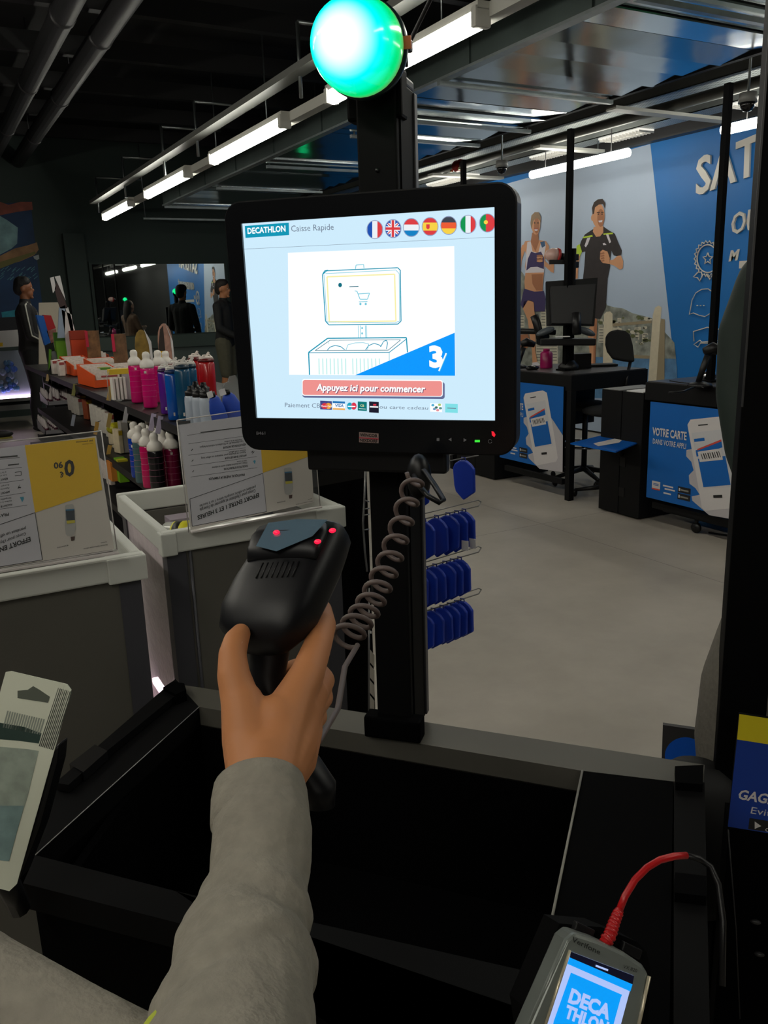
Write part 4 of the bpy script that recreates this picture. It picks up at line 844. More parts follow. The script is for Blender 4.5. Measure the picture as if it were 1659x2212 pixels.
# grip running down through the fist and its end below the hand
g0 = c0 + Sa * HL * .0; grp = []
for (x, y, t, w_, h_) in ((596, 1340, .655, 52, 44), (584, 1400, .655, 44, 42), (578, 1450, .655, 40, 42), (588, 1520, .652, 40, 42), (610, 1590, .65, 40, 40), (650, 1640, .645, 42, 38), (682, 1690, .64, 44, 34), (690, 1740, .635, 34, 26)):
    c = dep(x, y, t); o = []; 
    for k in range(20):
        a = 2 * PI * k / 20; o.append(c + Rc @ V((w_ * t / 1800 * math.cos(a), 0, 0)) + Rc @ V((0, .15 * h_ * t / 1800 * math.sin(a), -h_ * t / 1800 * math.sin(a))))
    grp.append(o)
loft(grp, SCB).build('grip', scn)
loft([sring(-.02, .006, .004, -.022), sring(.16, .008, .012, -.026), sring(.20, .008, .006, -.022)], BLK).build('trigger', scn)
# ================================================================== drink bins with price boards
BR = mat('bin rim white', (196, 198, 192), .45); BP = mat('bin panel grey', (88, 86, 80), .5, var=.05, scale=5); BCO = mat('bin corner grey', (66, 66, 72), .45)
ACR = mat('clear acrylic', (235, 238, 240), .04, alpha=.035, spec=.5); FRO = mat('frosted acrylic', (226, 214, 220), .25, alpha=.62, bump=.4, bscale=30)
def bottle_proto():
    t = proto('drink_bottle', 'small clear sports drink bottle', 'bottle')
    bb = MB().lathe([(0, 0), (.026, 0), (.030, .006), (.030, .09), (.027, .12), (.014, .155), (.012, .165)], mat('clear bottle', (226, 230, 226), .12, alpha=.45), seg=16).build('bottle_body', t)
    MB().lathe([(.0308, .03), (.0308, .075)], mat('yellow label', (206, 200, 40), .5), seg=16).build('label', bb)
    MB().lathe([(.0312, .034), (.0312, .052)], mat('black label band', (30, 30, 26), .5), seg=16).build('label_band', bb)
    MB().lathe([(.014, .16), (.014, .185), (0, .188)], mat('cap dark', (50, 40, 34), .4), seg=12).build('cap', t)
    return t
BOT = bottle_proto(); used = [False]
def put_bottle(loc, rot, label, group):
    if not used[0]: used[0] = True; o = place(BOT, loc, rot=rot); o['label'] = label; o['group'] = group; return o
    return dup(BOT, loc, label=label, group=group, rot=rot)
def bin_(x0, x1, y0, y1, label, clear_left):
    t = thing('drink_bin', label, 'bin', ((x0 + x1) / 2, (y0 + y1) / 2, 0))
    zt = .95; mb = MB()
    mb.span((x0, y0, zt - .048), (x1, y0 + .022, zt), BR); mb.span((x0, y1 - .022, zt - .048), (x1, y1, zt + .002), BR)
    mb.span((x0, y0 + .022, zt - .048), (x0 + .02, y1 - .022, zt), BR); mb.span((x1 - .02, y0 + .022, zt - .048), (x1, y1 - .022, zt), BR)
    mb.build('rim', t, bevel=.004)
    MB().span((x1 - .07, y0 - .004, zt - .052), (x1 + .004, y0 + .03, zt - .002), BR).build('rim_corner', t, bevel=.003); mb = MB(); mb.span((x0 - .004, y0 - .004, zt - .052), (x0 + .03, y0 + .03, zt - .002), BR); mb.build('rim_corner', t, bevel=.003)
    MB().span((x0 + .03, y0 + .012, .05), (x1 - .05, y0 + .022, zt - .05), BP).build('front_panel', t)
    MB().span((x0 + .035, y1 - .03, .05), (x1 - .035, y1 - .022, zt - .05), BP).build('back_panel', t)
    MB().span((x1 - .02, y0 + .03, .05), (x1 - .012, y1 - .03, zt - .05), BP).build('side_panel', t)
    MB().span((x0 + .012, y0 + .03, .05), (x0 + .016, y1 - .03, zt - .05), FRO if clear_left else BP).build('side_panel', t)
    for x, y in ((x0 + .008, y0 + .01), (x1 - .05, y0 + .01), (x0 + .008, y1 - .05), (x1 - .05, y1 - .05)):
        MB().span((x, y, .03), (x + .042, y + .040, zt - .05), BCO).build('corner_post', t)
    MB().tube([(x0 + .058, y0 + .009, .05), (x0 + .058, y0 + .009, zt - .05)], .0035, BCO, 6).build('seam_bead', t)
    MB().span((x0 + .03, y0 + .03, .30), (x1 - .03, y1 - .03, .31), WHT).build('inner_floor', t)
    MB().span((x0 + .03, y0 + .03, .715), (x1 - .03, y1 - .03, .722), WHT).build('false_floor', t)
    MB().span((x0, y0, .0), (x1, y1, .05), BLK2).build('plinth', t)
    if clear_left:
        MB().span((x0 + .03, y0 + .06, .44), (x0 + .045, y1 - .06, .455), mat('lit bin strip', (255, 226, 236), .4, emit=16.)).build('light_strip', t)
    return t
bin_(-.34, .325, 1.575, 2.02, 'white-rimmed grey drink bin at the left, under the 0,90 price board', False)
bin_(.392, .815, 1.70, 2.16, 'white-rimmed grey drink bin with a clear side, under the second price board', True)
random.seed(21)
def fill(xa, xb, y0, n_rows, n_lay, where, grp):
    for l in range(n_lay):
        for r in range(n_rows):
            put_bottle((random.uniform(xa, xb), y0 + .068 * r + .01 * (l % 2), .755 + .060 * l), (PI / 2, 0, PI / 2 + random.uniform(-.12, .12)), 'clear drink bottle with yellow label lying in the ' + where, grp)
fill(.445, .56, 1.765, 5, 2, 'bin with the clear side', 'drink bottles in the bin with the clear side')
fill(.03, .10, 1.64, 5, 2, 'left bin', 'drink bottles in the left bin')
put_bottle((.455, 1.93, .885), (PI / 2 - .1, 0, .75), 'clear drink bottle with a yellow label topmost, left of the second price board', 'topmost bottle')
for k, (x, y) in enumerate(((.47, 1.86), (.47, 1.95), (.48, 2.04))):
    put_bottle((x, y, .312), (0, 0, k), 'clear drink bottle standing behind the clear side of the bin', 'bottles behind the clear bin side')
mb = MB(); mb.span((.50, 2.06, .86), (.70, 2.12, .885), mat('cardboard lilac', (150, 140, 150), .7)); tag(mb.build('bottle_pack'), 'flat shrink-wrapped pack at the back of the bin with the clear side', 'package')
# price boards
YLW = mat('board yellow', (226, 184, 8), .55); INKB = mat('board black ink', (20, 20, 22), .6); SHT = mat('board sheet', (205, 200, 192), .6); SHT2 = mat('board sheet cool', (196, 196, 204), .6)
def board(name, label, fr, conv, corners, foot):
    t = thing(name, label, 'price board', tuple(fr.hit(*foot)))
    H = lambda x, y, k=0: fr.hit(*conv(x, y), .0004 * k)
    mb = MB(); mb.prism([H(*p, 0) for p in corners], fr.n * -.0012, SHT); 
    return t, mb, H
# second board (centre)
F2 = Frame((.55, 1.69, 1.0), (1, -.002, 0), (0, .012, 1)); c2 = lambda x, y: (380 + x / 5.184, 890 + y / 5.184)
t, mb, HB = board('price_board', 'upside-down acrylic price board on the bin with the clear side, partly behind the monitor', F2, c2, [(24, 148), (1480, -60), (1545, 1010), (165, 1320)], (404 + 140, 1120))
mb.poly([HB(*p, 1) for p in ((24, 148), (925, 18), (1015, 1115), (180, 1280))], SHT2); mb.poly([HB(*p, 2) for p in ((920, 22), (1470, -55), (1505, 490), (972, 682))], YLW)
def TX(mb, H, t_, bl, br, tl, k=3, b=.012): mb.text(t_, H(*bl, k), H(*br, k), H(*tl, k), INKB, bold=b)
def LN(mb, H, p, q, w_=.0007, m=None): mb.tube([H(*p, 1), H(*q, 1)], w_, m or INKB, 4)
TX(mb, HB, 'EFFORT ENTRE 1 ET 3 HEURES', (925, 902), (236, 1160), (932, 950), b=.035)
TX(mb, HB, "Conçu pour s'hydrater et apporter de l'énergie", (888, 862), (265, 1080), (890, 898)); TX(mb, HB, 'pendant un effort compris entre 1 et 3 heures', (890, 822), (262, 1040), (895, 850))
LN(mb, HB, (152, 975), (972, 686)); LN(mb, HB, (155, 975), (182, 1280)); LN(mb, HB, (182, 1280), (1015, 1115)); LN(mb, HB, (972, 686), (1015, 1115), .0004)
TX(mb, HB, "PRATIQUE, PRÊTE À L'EMPLOI", (768, 688), (368, 738), (770, 718), b=.035)
LN(mb, HB, (165, 728), (912, 622), .0004); LN(mb, HB, (160, 604), (905, 498), .0004); LN(mb, HB, (140, 484), (780, 400), .0004); LN(mb, HB, (140, 356), (760, 270), .0004); LN(mb, HB, (125, 262), (730, 170), .0004)
TX(mb, HB, "FACILITÉ D'UTILISATION", (800, 590), (535, 628), (803, 618), b=.035); TX(mb, HB, 'Grâce à son bouchon facile à ouvrir et refermer', (795, 556), (398, 612), (797, 578)); TX(mb, HB, 'idéal en course', (792, 536), (680, 550), (794, 552))
TX(mb, HB, 'APPORT ÉNERGÉTIQUE', (790, 470), (545, 505), (793, 498), b=.035); TX(mb, HB, 'Apport de glucides pour maintenir un effort long', (782, 440), (280, 508), (784, 460)); TX(mb, HB, "durant votre effort", (780, 418), (590, 442), (782, 436))
TX(mb, HB, 'RÉDUCTION DE FATIGUE', (780, 350), (525, 388), (783, 378), b=.035); TX(mb, HB, 'Les vitamines B1 et B2 aident à réduire la fatigue', (750, 320), (265, 385), (752, 340)); TX(mb, HB, 'Vitamines et le sodium', (740, 300), (540, 325), (742, 318))
LN(mb, HB, (275, 228), (735, 172), .0012)
mb.poly([HB(*p, 3) for p in ((845, 480), (862, 450), (838, 452), (866, 425), (856, 446), (880, 440))], INKB)
mb.poly([HB(*p, 3) for p in ((862, 548), (880, 536), (892, 548), (880, 584))], mat('drop blue', (60, 150, 180), .5))
for y in (655, 535, 415): LN(mb, HB, (150 + y * .05, y + 18), (168 + y * .05, y - 2), .0008)
def bottle_pic(H, mb, x, y, s_=1., sk=.0):
    def q(pts, m, k): mb.poly([H(x + a * s_ + sk * b, y + b * s_, k) for a, b in pts], m)
    q([(-42, 15), (-30, 0), (30, -6), (44, 10), (52, 150), (62, 230), (40, 290), (20, 300), (-14, 300), (-34, 280), (-44, 200), (-38, 60)], mat('pictured bottle', (176, 176, 172), .5), 2)
    q([(-36, 45), (46, 38), (52, 145), (-28, 152)], mat('pictured label', (44, 56, 66), .5), 3); q([(-36, 45), (46, 38), (47, 52), (-35, 58)], mat('pictured blue', (40, 110, 150), .5), 4)
    q([(-28, 152), (52, 145), (54, 172), (-22, 182)], mat('pictured yellow', (196, 186, 60), .5), 3)
    q([(12, 305), (52, 300), (48, 338), (18, 344)], mat('pictured cap', (64, 34, 22), .5), 3)
bottle_pic(HB, mb, 1250, 625, 1.)
TX(mb, HB, '8350356', (1222, 990), (1130, 1010), (1224, 1002)); TX(mb, HB, 'Isotonic drink', (1522, 965), (1475, 975), (1523, 975)); TX(mb, HB, 'Boisson isotonique citron 500 ml', (1525, 992), (1340, 1030), (1526, 1002))
mb.build('printed_sheet', t)
def holder(t, fr, conv, cs, foot):
    Hh = lambda p, l: fr.hit(*conv(*p), l)
    a = MB(); a.prism([Hh(p, .004) for p in cs], fr.n * .0015, ACR); af = a.build('acrylic_front', t)
    e = MB()
    for p, q in zip(cs, cs[1:] + cs[:1]): e.tube([Hh(p, .004), Hh(q, .004)], .0012, mat('acrylic edge', (190, 186, 184), .2), 5)
    e.build('acrylic_edge', af)
    f = MB(); f.prism([Hh(foot[0], .0), Hh(foot[1], .0), Hh(foot[1], .0) + V((0, -.014, 0)), Hh(foot[0], .0) + V((0, -.014, 0))], (0, 0, .003), mat('acrylic foot', (205, 200, 198), .15)); f.build('acrylic_foot', t)
holder(t, F2, c2, [(5, 90), (1510, -130), (1605, 1050), (140, 1345)], [(160, 1340), (1610, 1062)])
LN2 = MB(); LN2.prism([F2.hit(*c2(*p), .003) for p in ((15, 105), (158, 92), (158, 125), (18, 135))], (0, .001, 0), INKB); LN2.build('dark_clip', t)
# left board
F1_ = Frame((.2, 1.56, 1.0), (1, .0, 0), (0, .012, 1)); c1_ = lambda x, y: (x / 6.381, 920 + y / 6.381)
t, mb, HB = board('price_board', 'upside-down acrylic price board with a large yellow field reading 0,90 euro at the left', F1_, c1_, [(-1300, 480), (1325, 140), (1575, 1700), (-1050, 2130)], (150, 1215))
mb.poly([HB(*p, 1) for p in ((-1280, 500), (345, 262), (585, 1845), (-1030, 2110))], SHT2); mb.poly([HB(*p, 2) for p in ((340, 265), (1305, 160), (1408, 880), (482, 1195))], YLW)
TX(mb, HB, '0', (1022, 455), (880, 470), (1030, 690), b=.03); TX(mb, HB, '90', (862, 485), (735, 502), (870, 578), b=.03); TX(mb, HB, '€', (874, 622), (822, 632), (880, 705), b=.03)
LN(mb, HB, (0, 1358), (482, 1195)); LN(mb, HB, (482, 1195), (585, 1845)); LN(mb, HB, (585, 1845), (-300, 1990))
TX(mb, HB, 'EFFORT EN', (415, 1522), (-15, 1672), (425, 1590), b=.035); TX(mb, HB, 'TRE 1 ET 3 HEURES', (-40, 1682), (-780, 1900), (-30, 1745), b=.035)
TX(mb, HB, "Conçu pour s'hy", (355, 1462), (0, 1590), (358, 1505)); TX(mb, HB, 'pendant un eff', (352, 1390), (0, 1500), (355, 1432))
TX(mb, HB, 'PRATI', (118, 1195), (-40, 1222), (122, 1235), b=.035)
for a, b in (((0, 1148), (375, 1090)), ((0, 975), (350, 918)), ((0, 790), (325, 742)), ((0, 600), (300, 570)), ((0, 460), (272, 436))): LN(mb, HB, a, b, .0004)
TX(mb, HB, 'FACILITÉ', (165, 1068), (5, 1100), (168, 1098), b=.035); TX(mb, HB, 'Grâce à s', (160, 1020), (5, 1048), (162, 1040)); TX(mb, HB, 'Simplifie', (155, 980), (5, 1005), (157, 1000))
TX(mb, HB, 'APPORT', (135, 890), (5, 915), (138, 920), b=.035); TX(mb, HB, 'Apporte', (130, 845), (5, 866), (132, 865)); TX(mb, HB, 'Énergie', (122, 802), (10, 825), (124, 822))
TX(mb, HB, 'RÉDUC', (105, 710), (5, 728), (108, 745), b=.035); TX(mb, HB, 'Les vi', (90, 665), (5, 680), (92, 685)); TX(mb, HB, 'à la f', (85, 625), (5, 640), (87, 645)); LN(mb, HB, (0, 432), (240, 412), .0015); LN(mb, HB, (110, 540), (262, 524), .0012)
mb.poly([HB(*p, 3) for p in ((262, 890), (282, 850), (240, 865), (270, 800), (262, 838), (292, 842))], INKB)
mb.poly([HB(*p, 3) for p in ((272, 980), (325, 975), (328, 1005), (305, 1052))], mat('drop blue', (60, 150, 180), .5)); LN(mb, HB, (205, 640), (290, 628), .0006); LN(mb, HB, (205, 688), (290, 680), .0006); LN(mb, HB, (290, 628), (292, 682), .0006)
bottle_pic(HB, mb, 955, 1085, 1.45)
TX(mb, HB, '8350356', (940, 1635), (785, 1670), (942, 1652)); TX(mb, HB, 'Isotonic', (1468, 1590), (1385, 1605), (1470, 1605)); TX(mb, HB, 'Boisson isotonique citron', (1478, 1628), (1150, 1685), (1480, 1645)); TX(mb, HB, 'par personne', (1275, 195), (1045, 215), (1278, 210)); TX(mb, HB, 'au choix', (1278, 235), (1130, 248), (1280, 246))
mb.build('printed_sheet', t)
holder(t, F1_, c1_, [(-1300, 370), (1390, 65), (1605, 1700), (-1080, 2150)], [(-1100, 2165), (1620, 1745)])
LN2 = MB(); LN2.prism([F1_.hit(*c1_(*p), .003) for p in ((560, 205), (905, 165), (905, 185), (700, 205))], (0, .001, 0), INKB); LN2.build('dark_clip', t)
# ================================================================== shelf run (gondola) with products
GB = mat('gondola black', (18, 17, 18), .5)
gon = thing('shelf_unit', 'black low shelf run packed with bottles and sachets beyond the bins', 'shelf unit', (1.4, 5.8, 0))
for z, xa in ((.895, .975), (.545, .93), (.295, .90)):
    MB().span((xa, 3.35, z - .02), (1.85 if z > .8 else 1.36, 9.6 if z > .8 else 8.5, z), GB).build('shelf', gon); MB().span((xa - .012, 3.35, z - .035), (xa, 9.6 if z > .8 else 8.5, z + .006), GB).build('price_rail', gon)
MB().span((1.37, 3.4, 0), (1.41, 9.6, .875), GB).build('back_panel', gon)
MB().span((.92, 3.4, 0), (1.85, 9.6, .08), GB).build('plinth', gon)
for y in (3.36, 5.0, 6.7, 9.55): MB().span((1.2, y, .08), (1.40, y + .02, .875), GB).build('bracket', gon)
def lathe_bottle(name, label, prof, m, cap, capm, extra=None, grp=None):
    t = proto(name, label, 'bottle', grp); MB().lathe(prof, m, seg=18).build('bottle_body', t); MB().lathe(cap, capm, seg=16).build('cap', t)
    if extra: extra(t)
    return t
PINK = mat('translucent pink', (206, 14, 110), .2, spec=.6); WCAP = mat('white cap', (226, 222, 214), .35)
def marks(t):
    mb = MB()
    for i in range(5): mb.lathe([(.0373, .06 + i * .03), (.0373, .0608 + i * .03)], mat('scale mark', (190, 120, 150), .5), seg=18)
    mb.build('scale_marks', t)
    mb = MB(); mb.box((-.02, -.0335, .19), (.012, .001, .012), WCAP); mb.build('emblem', t)
sport = lambda m, nm, lb: lathe_bottle(nm, lb, [(0, 0), (.034, 0), (.037, .008), (.037, .10), (.0345, .13), (.037, .16), (.037, .20), (.030, .222)], m, [(.036, .21), (.038, .218), (.037, .235), (.026, .25), (.019, .256), (.020, .268), (.021, .28), (.015, .292), (0, .296)], WCAP, marks)
pk_ = sport(PINK, 'pink_bottle', 'pink bottle with a domed white cap, nearest of the pink ones on the top shelf')
P = lambda px, py, z=.9: onz(px, py, z)
s_ = 1.0
place(pk_, P(326, 880))
dup(pk_, P(299, 869), .4, 'pink bottle with a domed white cap, leftmost of the pink ones on the top shelf')
dup(pk_, P(350, 868), .8, 'darker pink bottle behind the two front pink ones on the top shelf', sc=(1, 1, .98))
dup(pk_, P(366, 862), .2, 'pink bottle at the back, just left of the blue flasks', sc=(1, 1, .94))
def sport2(rgb, nm, lb, loc, rz=0):
    o = sport(mat(nm + ' plastic', rgb, .2, spec=.6), nm, lb); place(o, loc, rz); return o
# lower shelf row of white-capped bottles
B2 = lambda px, py: onz(px, py, .55)
for nm, rgb, px, py, lb in (('blue_bottle', (10, 60, 170), 300, 1030, 'blue bottle with a white cap, left end of the lower row'),
        ('teal_bottle', (70, 100, 104), 310, 1042, 'grey-teal bottle with a white cap in the lower row'),
        ('pink_bottle', (196, 16, 92), 326, 1052, 'bright pink bottle with a white cap in the lower row, left of the black one'),
        ('black_bottle', (26, 26, 28), 344, 1066, 'black bottle with a white cap and marks in front of the lower row'),
        ('crimson_bottle', (140, 8, 62), 361, 1054, 'crimson bottle with a white cap right of the black one'),
        ('plum_bottle', (110, 8, 52), 378, 1060, 'plum bottle with a white cap at the right end of the lower row'),
        ('crimson_bottle', (140, 8, 62), 352, 1034, 'crimson bottle in the second line of the lower row'),
        ('pink_bottle', (196, 16, 92), 318, 1034, 'pink bottle in the second line of the lower row'),
        ('plum_bottle', (110, 8, 52), 372, 1040, 'plum bottle in the second line of the lower row'),
        ('crimson_bottle', (140, 8, 62), 332, 1018, 'crimson bottle at the back of the lower row'),
        ('plum_bottle', (110, 8, 52), 360, 1018, 'plum bottle at the back of the lower row')):
    sport2(rgb, nm, lb, B2(px, py), px * .3)
# steel flasks
def flask(rgb, nm, lb, loc, h=.24, r=.036, capc=(220, 216, 210), rz=0):
    t = thing(nm, lb, 'bottle', (0, 0, 0)); m = mat(nm + ' enamel', rgb, .25, spec=.6, coat=.3)
    MB().lathe([(0, 0), (r - .003, 0), (r, .006), (r, h * .84), (r * .9, h * .88), (r * .7, h * .9)], m, seg=20).build('bottle_body', t)
    cm = mat('flask cap %d' % capc[0], capc, .3)
    MB().lathe([(r * .8, h * .88), (r * .98, h * .89), (r * .98, h * .93), (r * .6, h * .96), (0, h * .97)], mat(nm + ' collar', tuple(int(c * .5) for c in rgb), .4), seg=18).build('collar', t)
    mb = MB(); mb.box((0, 0, h * .975), (r * 1.5, r * .9, .014), cm, bev=.004); mb.box((.006, 0, h * 1.02), (.012, .014, .045), cm, Matrix.Rotation(.7, 3, 'Y'), bev=.003); mb.build('flip_spout', t)
    mb = MB(); mb.tube([(-r * .8, 0, h * .94), (-r * .3, 0, h * 1.03), (r * .5, 0, h * 1.03), (r * .9, 0, h * .94)], .004, cm, 6); mb.build('carry_loop', t)
    MB().box((-r * .4, -r * .93, h * .12), (.010, .001, .016), WCAP).build('emblem', t)
    place(t, loc, rz); return t
flask((6, 84, 176), 'blue_flask', 'bright blue flask with a white flip spout, nearest on the top shelf', P(381, 906), .245, .037)
flask((88, 24, 140), 'purple_flask', 'purple flask just behind the bright blue one', P(363, 893), .235, .034)
flask((14, 74, 108), 'dark_blue_flask', 'tall dark teal flask with a shiny white top, right of the bright blue one', P(402, 908), .27, .035)
flask((18, 84, 124), 'dark_blue_flask', 'teal flask at the back right of the tall dark teal one', P(418, 890), .25, .033)
flask((170, 16, 22), 'red_flask', 'red flask with a white and red lid, left of the pair by the wall', P(428, 862), .25, .042, (224, 214, 206))
flask((186, 18, 20), 'red_flask', 'red flask with a white and red lid, right of the pair by the wall', P(452, 868), .25, .046, (226, 216, 208))
flask((160, 14, 40), 'red_flask', 'small dark red flask behind the blue flasks', P(382, 872), .23, .034)
cl = lathe_bottle('clear_bottle', 'frosted clear bottle with a black sports cap, third from the front on the top shelf', [(0, 0), (.03, 0), (.032, .006), (.032, .10), (.030, .12), (.024, .13)], mat('frosted clear', (176, 186, 200), .25), [(.027, .125), (.028, .145), (.018, .150), (.014, .158), (.013, .168), (0, .17)], BLK)
place(cl, P(418, 914))
for px, py, lb in ((434, 918, 'frosted clear bottle with a black sports cap, right of the third from the front'), (450, 920, 'frosted clear bottle with a black cap, right end of the group'), (428, 900, 'frosted clear bottle with a black cap at the back left of the group'), (445, 903, 'frosted clear bottle with a black cap at the back right of the group')): dup(cl, P(px, py), label=lb)
# blue soft flasks and clear blister packs
for (px, py, lb, rz) in ((478, 918, 'royal blue folded pouch leaning at the front of the top shelf', .3), (512, 912, 'royal blue pouch partly behind the touch screen', -.2)):
    t = thing('blue_pouch', lb, 'pouch', tuple(P(px, py))); o = P(px, py); R_ = rz3(rz) @ Matrix.Rotation(-.25, 3, 'Y')
    mb = MB(); rg = []
    for h_, w_, d_ in ((0, .040, .012), (.03, .045, .020), (.08, .042, .018), (.12, .030, .010), (.135, .018, .008)): rg.append([o + R_ @ V((w_ * math.cos(a), d_ * math.sin(a), h_)) for a in [2 * PI * q / 14 for q in range(14)]])
    loft(rg, mat('royal blue fabric', (18, 66, 176), .5)).build('pouch_body', t)
    MB().lathe([(.014, 0), (.014, .02), (0, .024)], BLK, tuple(o + R_ @ V((0, 0, .132))), (R_ @ V((0, 0, 1)))).build('cap', t)
    MB().box(tuple(o + R_ @ V((-.02, -.015, .15))), (.028, .002, .028), PAPER, R_).build('tag', t)
for (px, py, lb) in ((508, 880, 'clear blister pack with a white tag beside the screen edge'), (498, 900, 'second clear blister pack beside the screen edge')):
    t = thing('blister_pack', lb, 'package', tuple(P(px, py))); o = P(px, py)
    mb = MB(); mb.prism([tuple(o + V((x, 0, z))) for x, z in ((-.03, 0), (.03, 0), (.035, .12), (.015, .165), (-.015, .16), (-.035, .11))], (0, .02, 0), mat('blister plastic', (150, 152, 150), .15, alpha=.55)); mb.build('shell', t)
    MB().box(tuple(o + V((-.005, -.004, .03))), (.026, .002, .03), PAPER, rz3(.2)).build('tag', t)
# orange open boxes with sachet rows
ORA = mat('orange carton', (224, 82, 20), .6); SAC = mat('sachet foil', (206, 196, 186), .35, var=.15, scale=60); SACR = mat('sachet print', (150, 50, 50), .5)
def sachet_box(px, py, lb, w_=.16, d_=.34, rz=0., z=.9, tilt=.28, n=9):
    o = onz(px, py, z); t = thing('sachet_box', lb, 'box', tuple(o)); R_ = rz3(rz); 
    def Q(x, y, zz): return o + R_ @ V((x, y, zz))
    mb = MB(); hb = .10; hf = .085
    prof = [(0, 0), (d_, 0), (d_, hb + .04), (0, hf)]
    for x in (0, w_ - .006): mb.prism([Q(x, a, b) for a, b in prof], R_ @ V((.006, 0, 0)), ORA)
    mb.prism([Q(.006, 0, 0), Q(w_ - .006, 0, 0), Q(w_ - .006, 0, hf * .6), Q(.006, 0, hf * .6)], R_ @ V((0, .006, 0)), ORA); mb.prism([Q(0.006, d_ - .006, 0), Q(w_ - .006, d_ - .006, 0), Q(w_ - .006, d_ - .006, hb + .04), Q(.006, d_ - .006, hb + .04)], R_ @ V((0, .006, 0)), ORA)
    mb.prism([Q(.006, 0.006, 0), Q(w_ - .006, 0.006, 0), Q(w_ - .006, d_, .0), Q(.006, d_, .0)], (0, 0, .004), ORA); mb.build('carton', t)
    for i in range(n):
        y = .02 + (d_ - .05) * i / (n - 1); h_ = .098 + .030 * i / n + random.uniform(-.004, .004)
        s2 = MB(); rot = R_ @ Matrix.Rotation(-.22, 3, 'X'); s2.box(tuple(Q(w_ / 2 + random.uniform(-.004, .004), y + .01, h_ / 2 + .012)), (w_ * .82, .007, h_), SAC, rot); s2.box(tuple(Q(w_ / 2, y + .006, h_ * .62 + .012)), (w_ * .5, .0085, h_ * .10), SACR, rot); s2.build('sachet', t)
random.seed(9)
sachet_box(206, 838, 'orange open box of foil sachets, nearest of the four', .22, .50, .06, n=12)
sachet_box(224, 820, 'orange open box of foil sachets, behind the nearest and to its right', .24, .60, .06, n=12)
sachet_box(160, 812, 'orange open box of foil sachets, farthest left of the four', .20, .55, .04, n=10)
sachet_box(176, 788, 'orange open box of foil sachets at the back of the group', .28, .80, .04, n=10)
# upright display cards and cartons behind
def display_card(px, py, top, w_px, rgb, lb, shape='rect', z=.9, nm='display_card', cat='display card', tab=None):
    o = onz(px, py, z); d = o.y; k = d / 1800 * 1.02; h_ = (py - top) * k; w_ = w_px * k
    t = thing(nm, lb, cat, tuple(o)); pts = [(-w_ / 2, 0), (w_ / 2, 0), (w_ / 2, h_ * .75)]
    if shape == 'round': pts += [(w_ / 2 * math.cos(a), h_ * .75 + h_ * .25 * math.sin(a)) for a in [.25, .6, 1., 1.35, 1.57, 1.8, 2.2, 2.6]] + [(-w_ / 2, h_ * .75)]
    else: pts += [(w_ / 2, h_), (-w_ / 2, h_)]
    mb = MB(); mb.prism([o + V((x, 0, z_)) for x, z_ in pts], (0, .012, 0), mat(nm + ' %d %d' % (rgb[0], rgb[1]), rgb, .6, var=.5, scale=14)); mb.build('card_panel', t)
    if tab: MB().box(tuple(o + V((-w_ * .44, -.004, h_ * .8))), (w_ * .2, .006, h_ * .4), mat('tab %d' % tab[0], tab, .6)).build('colour_tab', t)
    return o, w_, h_, t
display_card(208, 800, 722, 26, (120, 84, 50), 'brown and gold printed display card behind the orange boxes, left one', tab=(190, 30, 60))
display_card(266, 815, 728, 28, (112, 80, 52), 'brown and gold printed display card behind the orange boxes, right one', tab=(200, 30, 70))
o, w_, h_, t = display_card(318, 846, 720, 30, (136, 110, 44), 'round-topped olive and gold display card behind the pink bottles', 'round')
MB().prism([o + V((w_ * .5, -.003, 0)), o + V((w_ * .62, -.003, 0)), o + V((w_ * .6, -.003, h_ * .8)), o + V((w_ * .2, -.003, h_ * 1.0)), o + V((w_ * .42, -.003, h_ * .76))], (0, .01, 0), PAPER).build('white_side', t)
o, w_, h_, t = display_card(368, 852, 706, 30, (168, 128, 112), 'tall round-topped pale display card with a dark left half, right of the pink bottles', 'round')
MB().prism([o + V((-w_ * .5, -.003, 0)), o + V((-w_ * .08, -.003, 0)), o + V((-w_ * .08, -.003, h_ * .97)), o + V((-w_ * .3, -.003, h_ * .92)), o + V((-w_ * .5, -.003, h_ * .7))], (0, .002, 0), mat('card dark half', (44, 34, 30), .6)).prism([o + V((-w_ * .5, -.005, h_ * .52)), o + V((-w_ * .1, -.005, h_ * .52)), o + V((-w_ * .1, -.005, h_ * .62)), o + V((-w_ * .5, -.005, h_ * .62))], (0, .002, 0), YLW).build('dark_half', t)
MB().prism([o + V((w_ * .42, -.003, 0)), o + V((w_ * .52, -.003, 0)), o + V((w_ * .5, -.003, h_ * .75)), o + V((w_ * .1, -.003, h_ * 1.0)), o + V((w_ * .36, -.003, h_ * .8))], (0, .01, 0), PAPER).build('white_side', t)
def carton(px, py, top, w_px, rgb, lb, z=.9, dpt=.12, nm='carton', flap=None, rz=0):
    o = onz(px, py, z); k = o.y / 1800 * 1.02; h_ = (py - top) * k; w_ = w_px * k
    t = thing(nm, lb, 'box', tuple(o), rz); m = mat('carton %d %d %d' % rgb, rgb, .6)
    MB().box(tuple(o + V((0, dpt / 2, h_ / 2))), (w_, dpt, h_), m, rz3(rz), bev=.002).build('box_body', t)
    if flap: MB().box(tuple(o + V((0, .02, h_ * .9))), (w_ * 1.02, .05, h_ * .22), mat('flap %d %d' % flap[:2], flap, .6), rz3(rz)).build('printed_band', t)
    return t
carton(178, 800, 723, 30, (196, 62, 18), 'dark orange carton standing behind the pale pillar stand', flap=(150, 44, 14))
carton(143, 800, 727, 26, (104, 158, 30), 'green carton left of the pale pillar stand', flap=(60, 110, 24))
carton(232, 832, 797, 20, (180, 150, 70), 'small tan and green carton between the orange boxes', flap=(90, 140, 40))
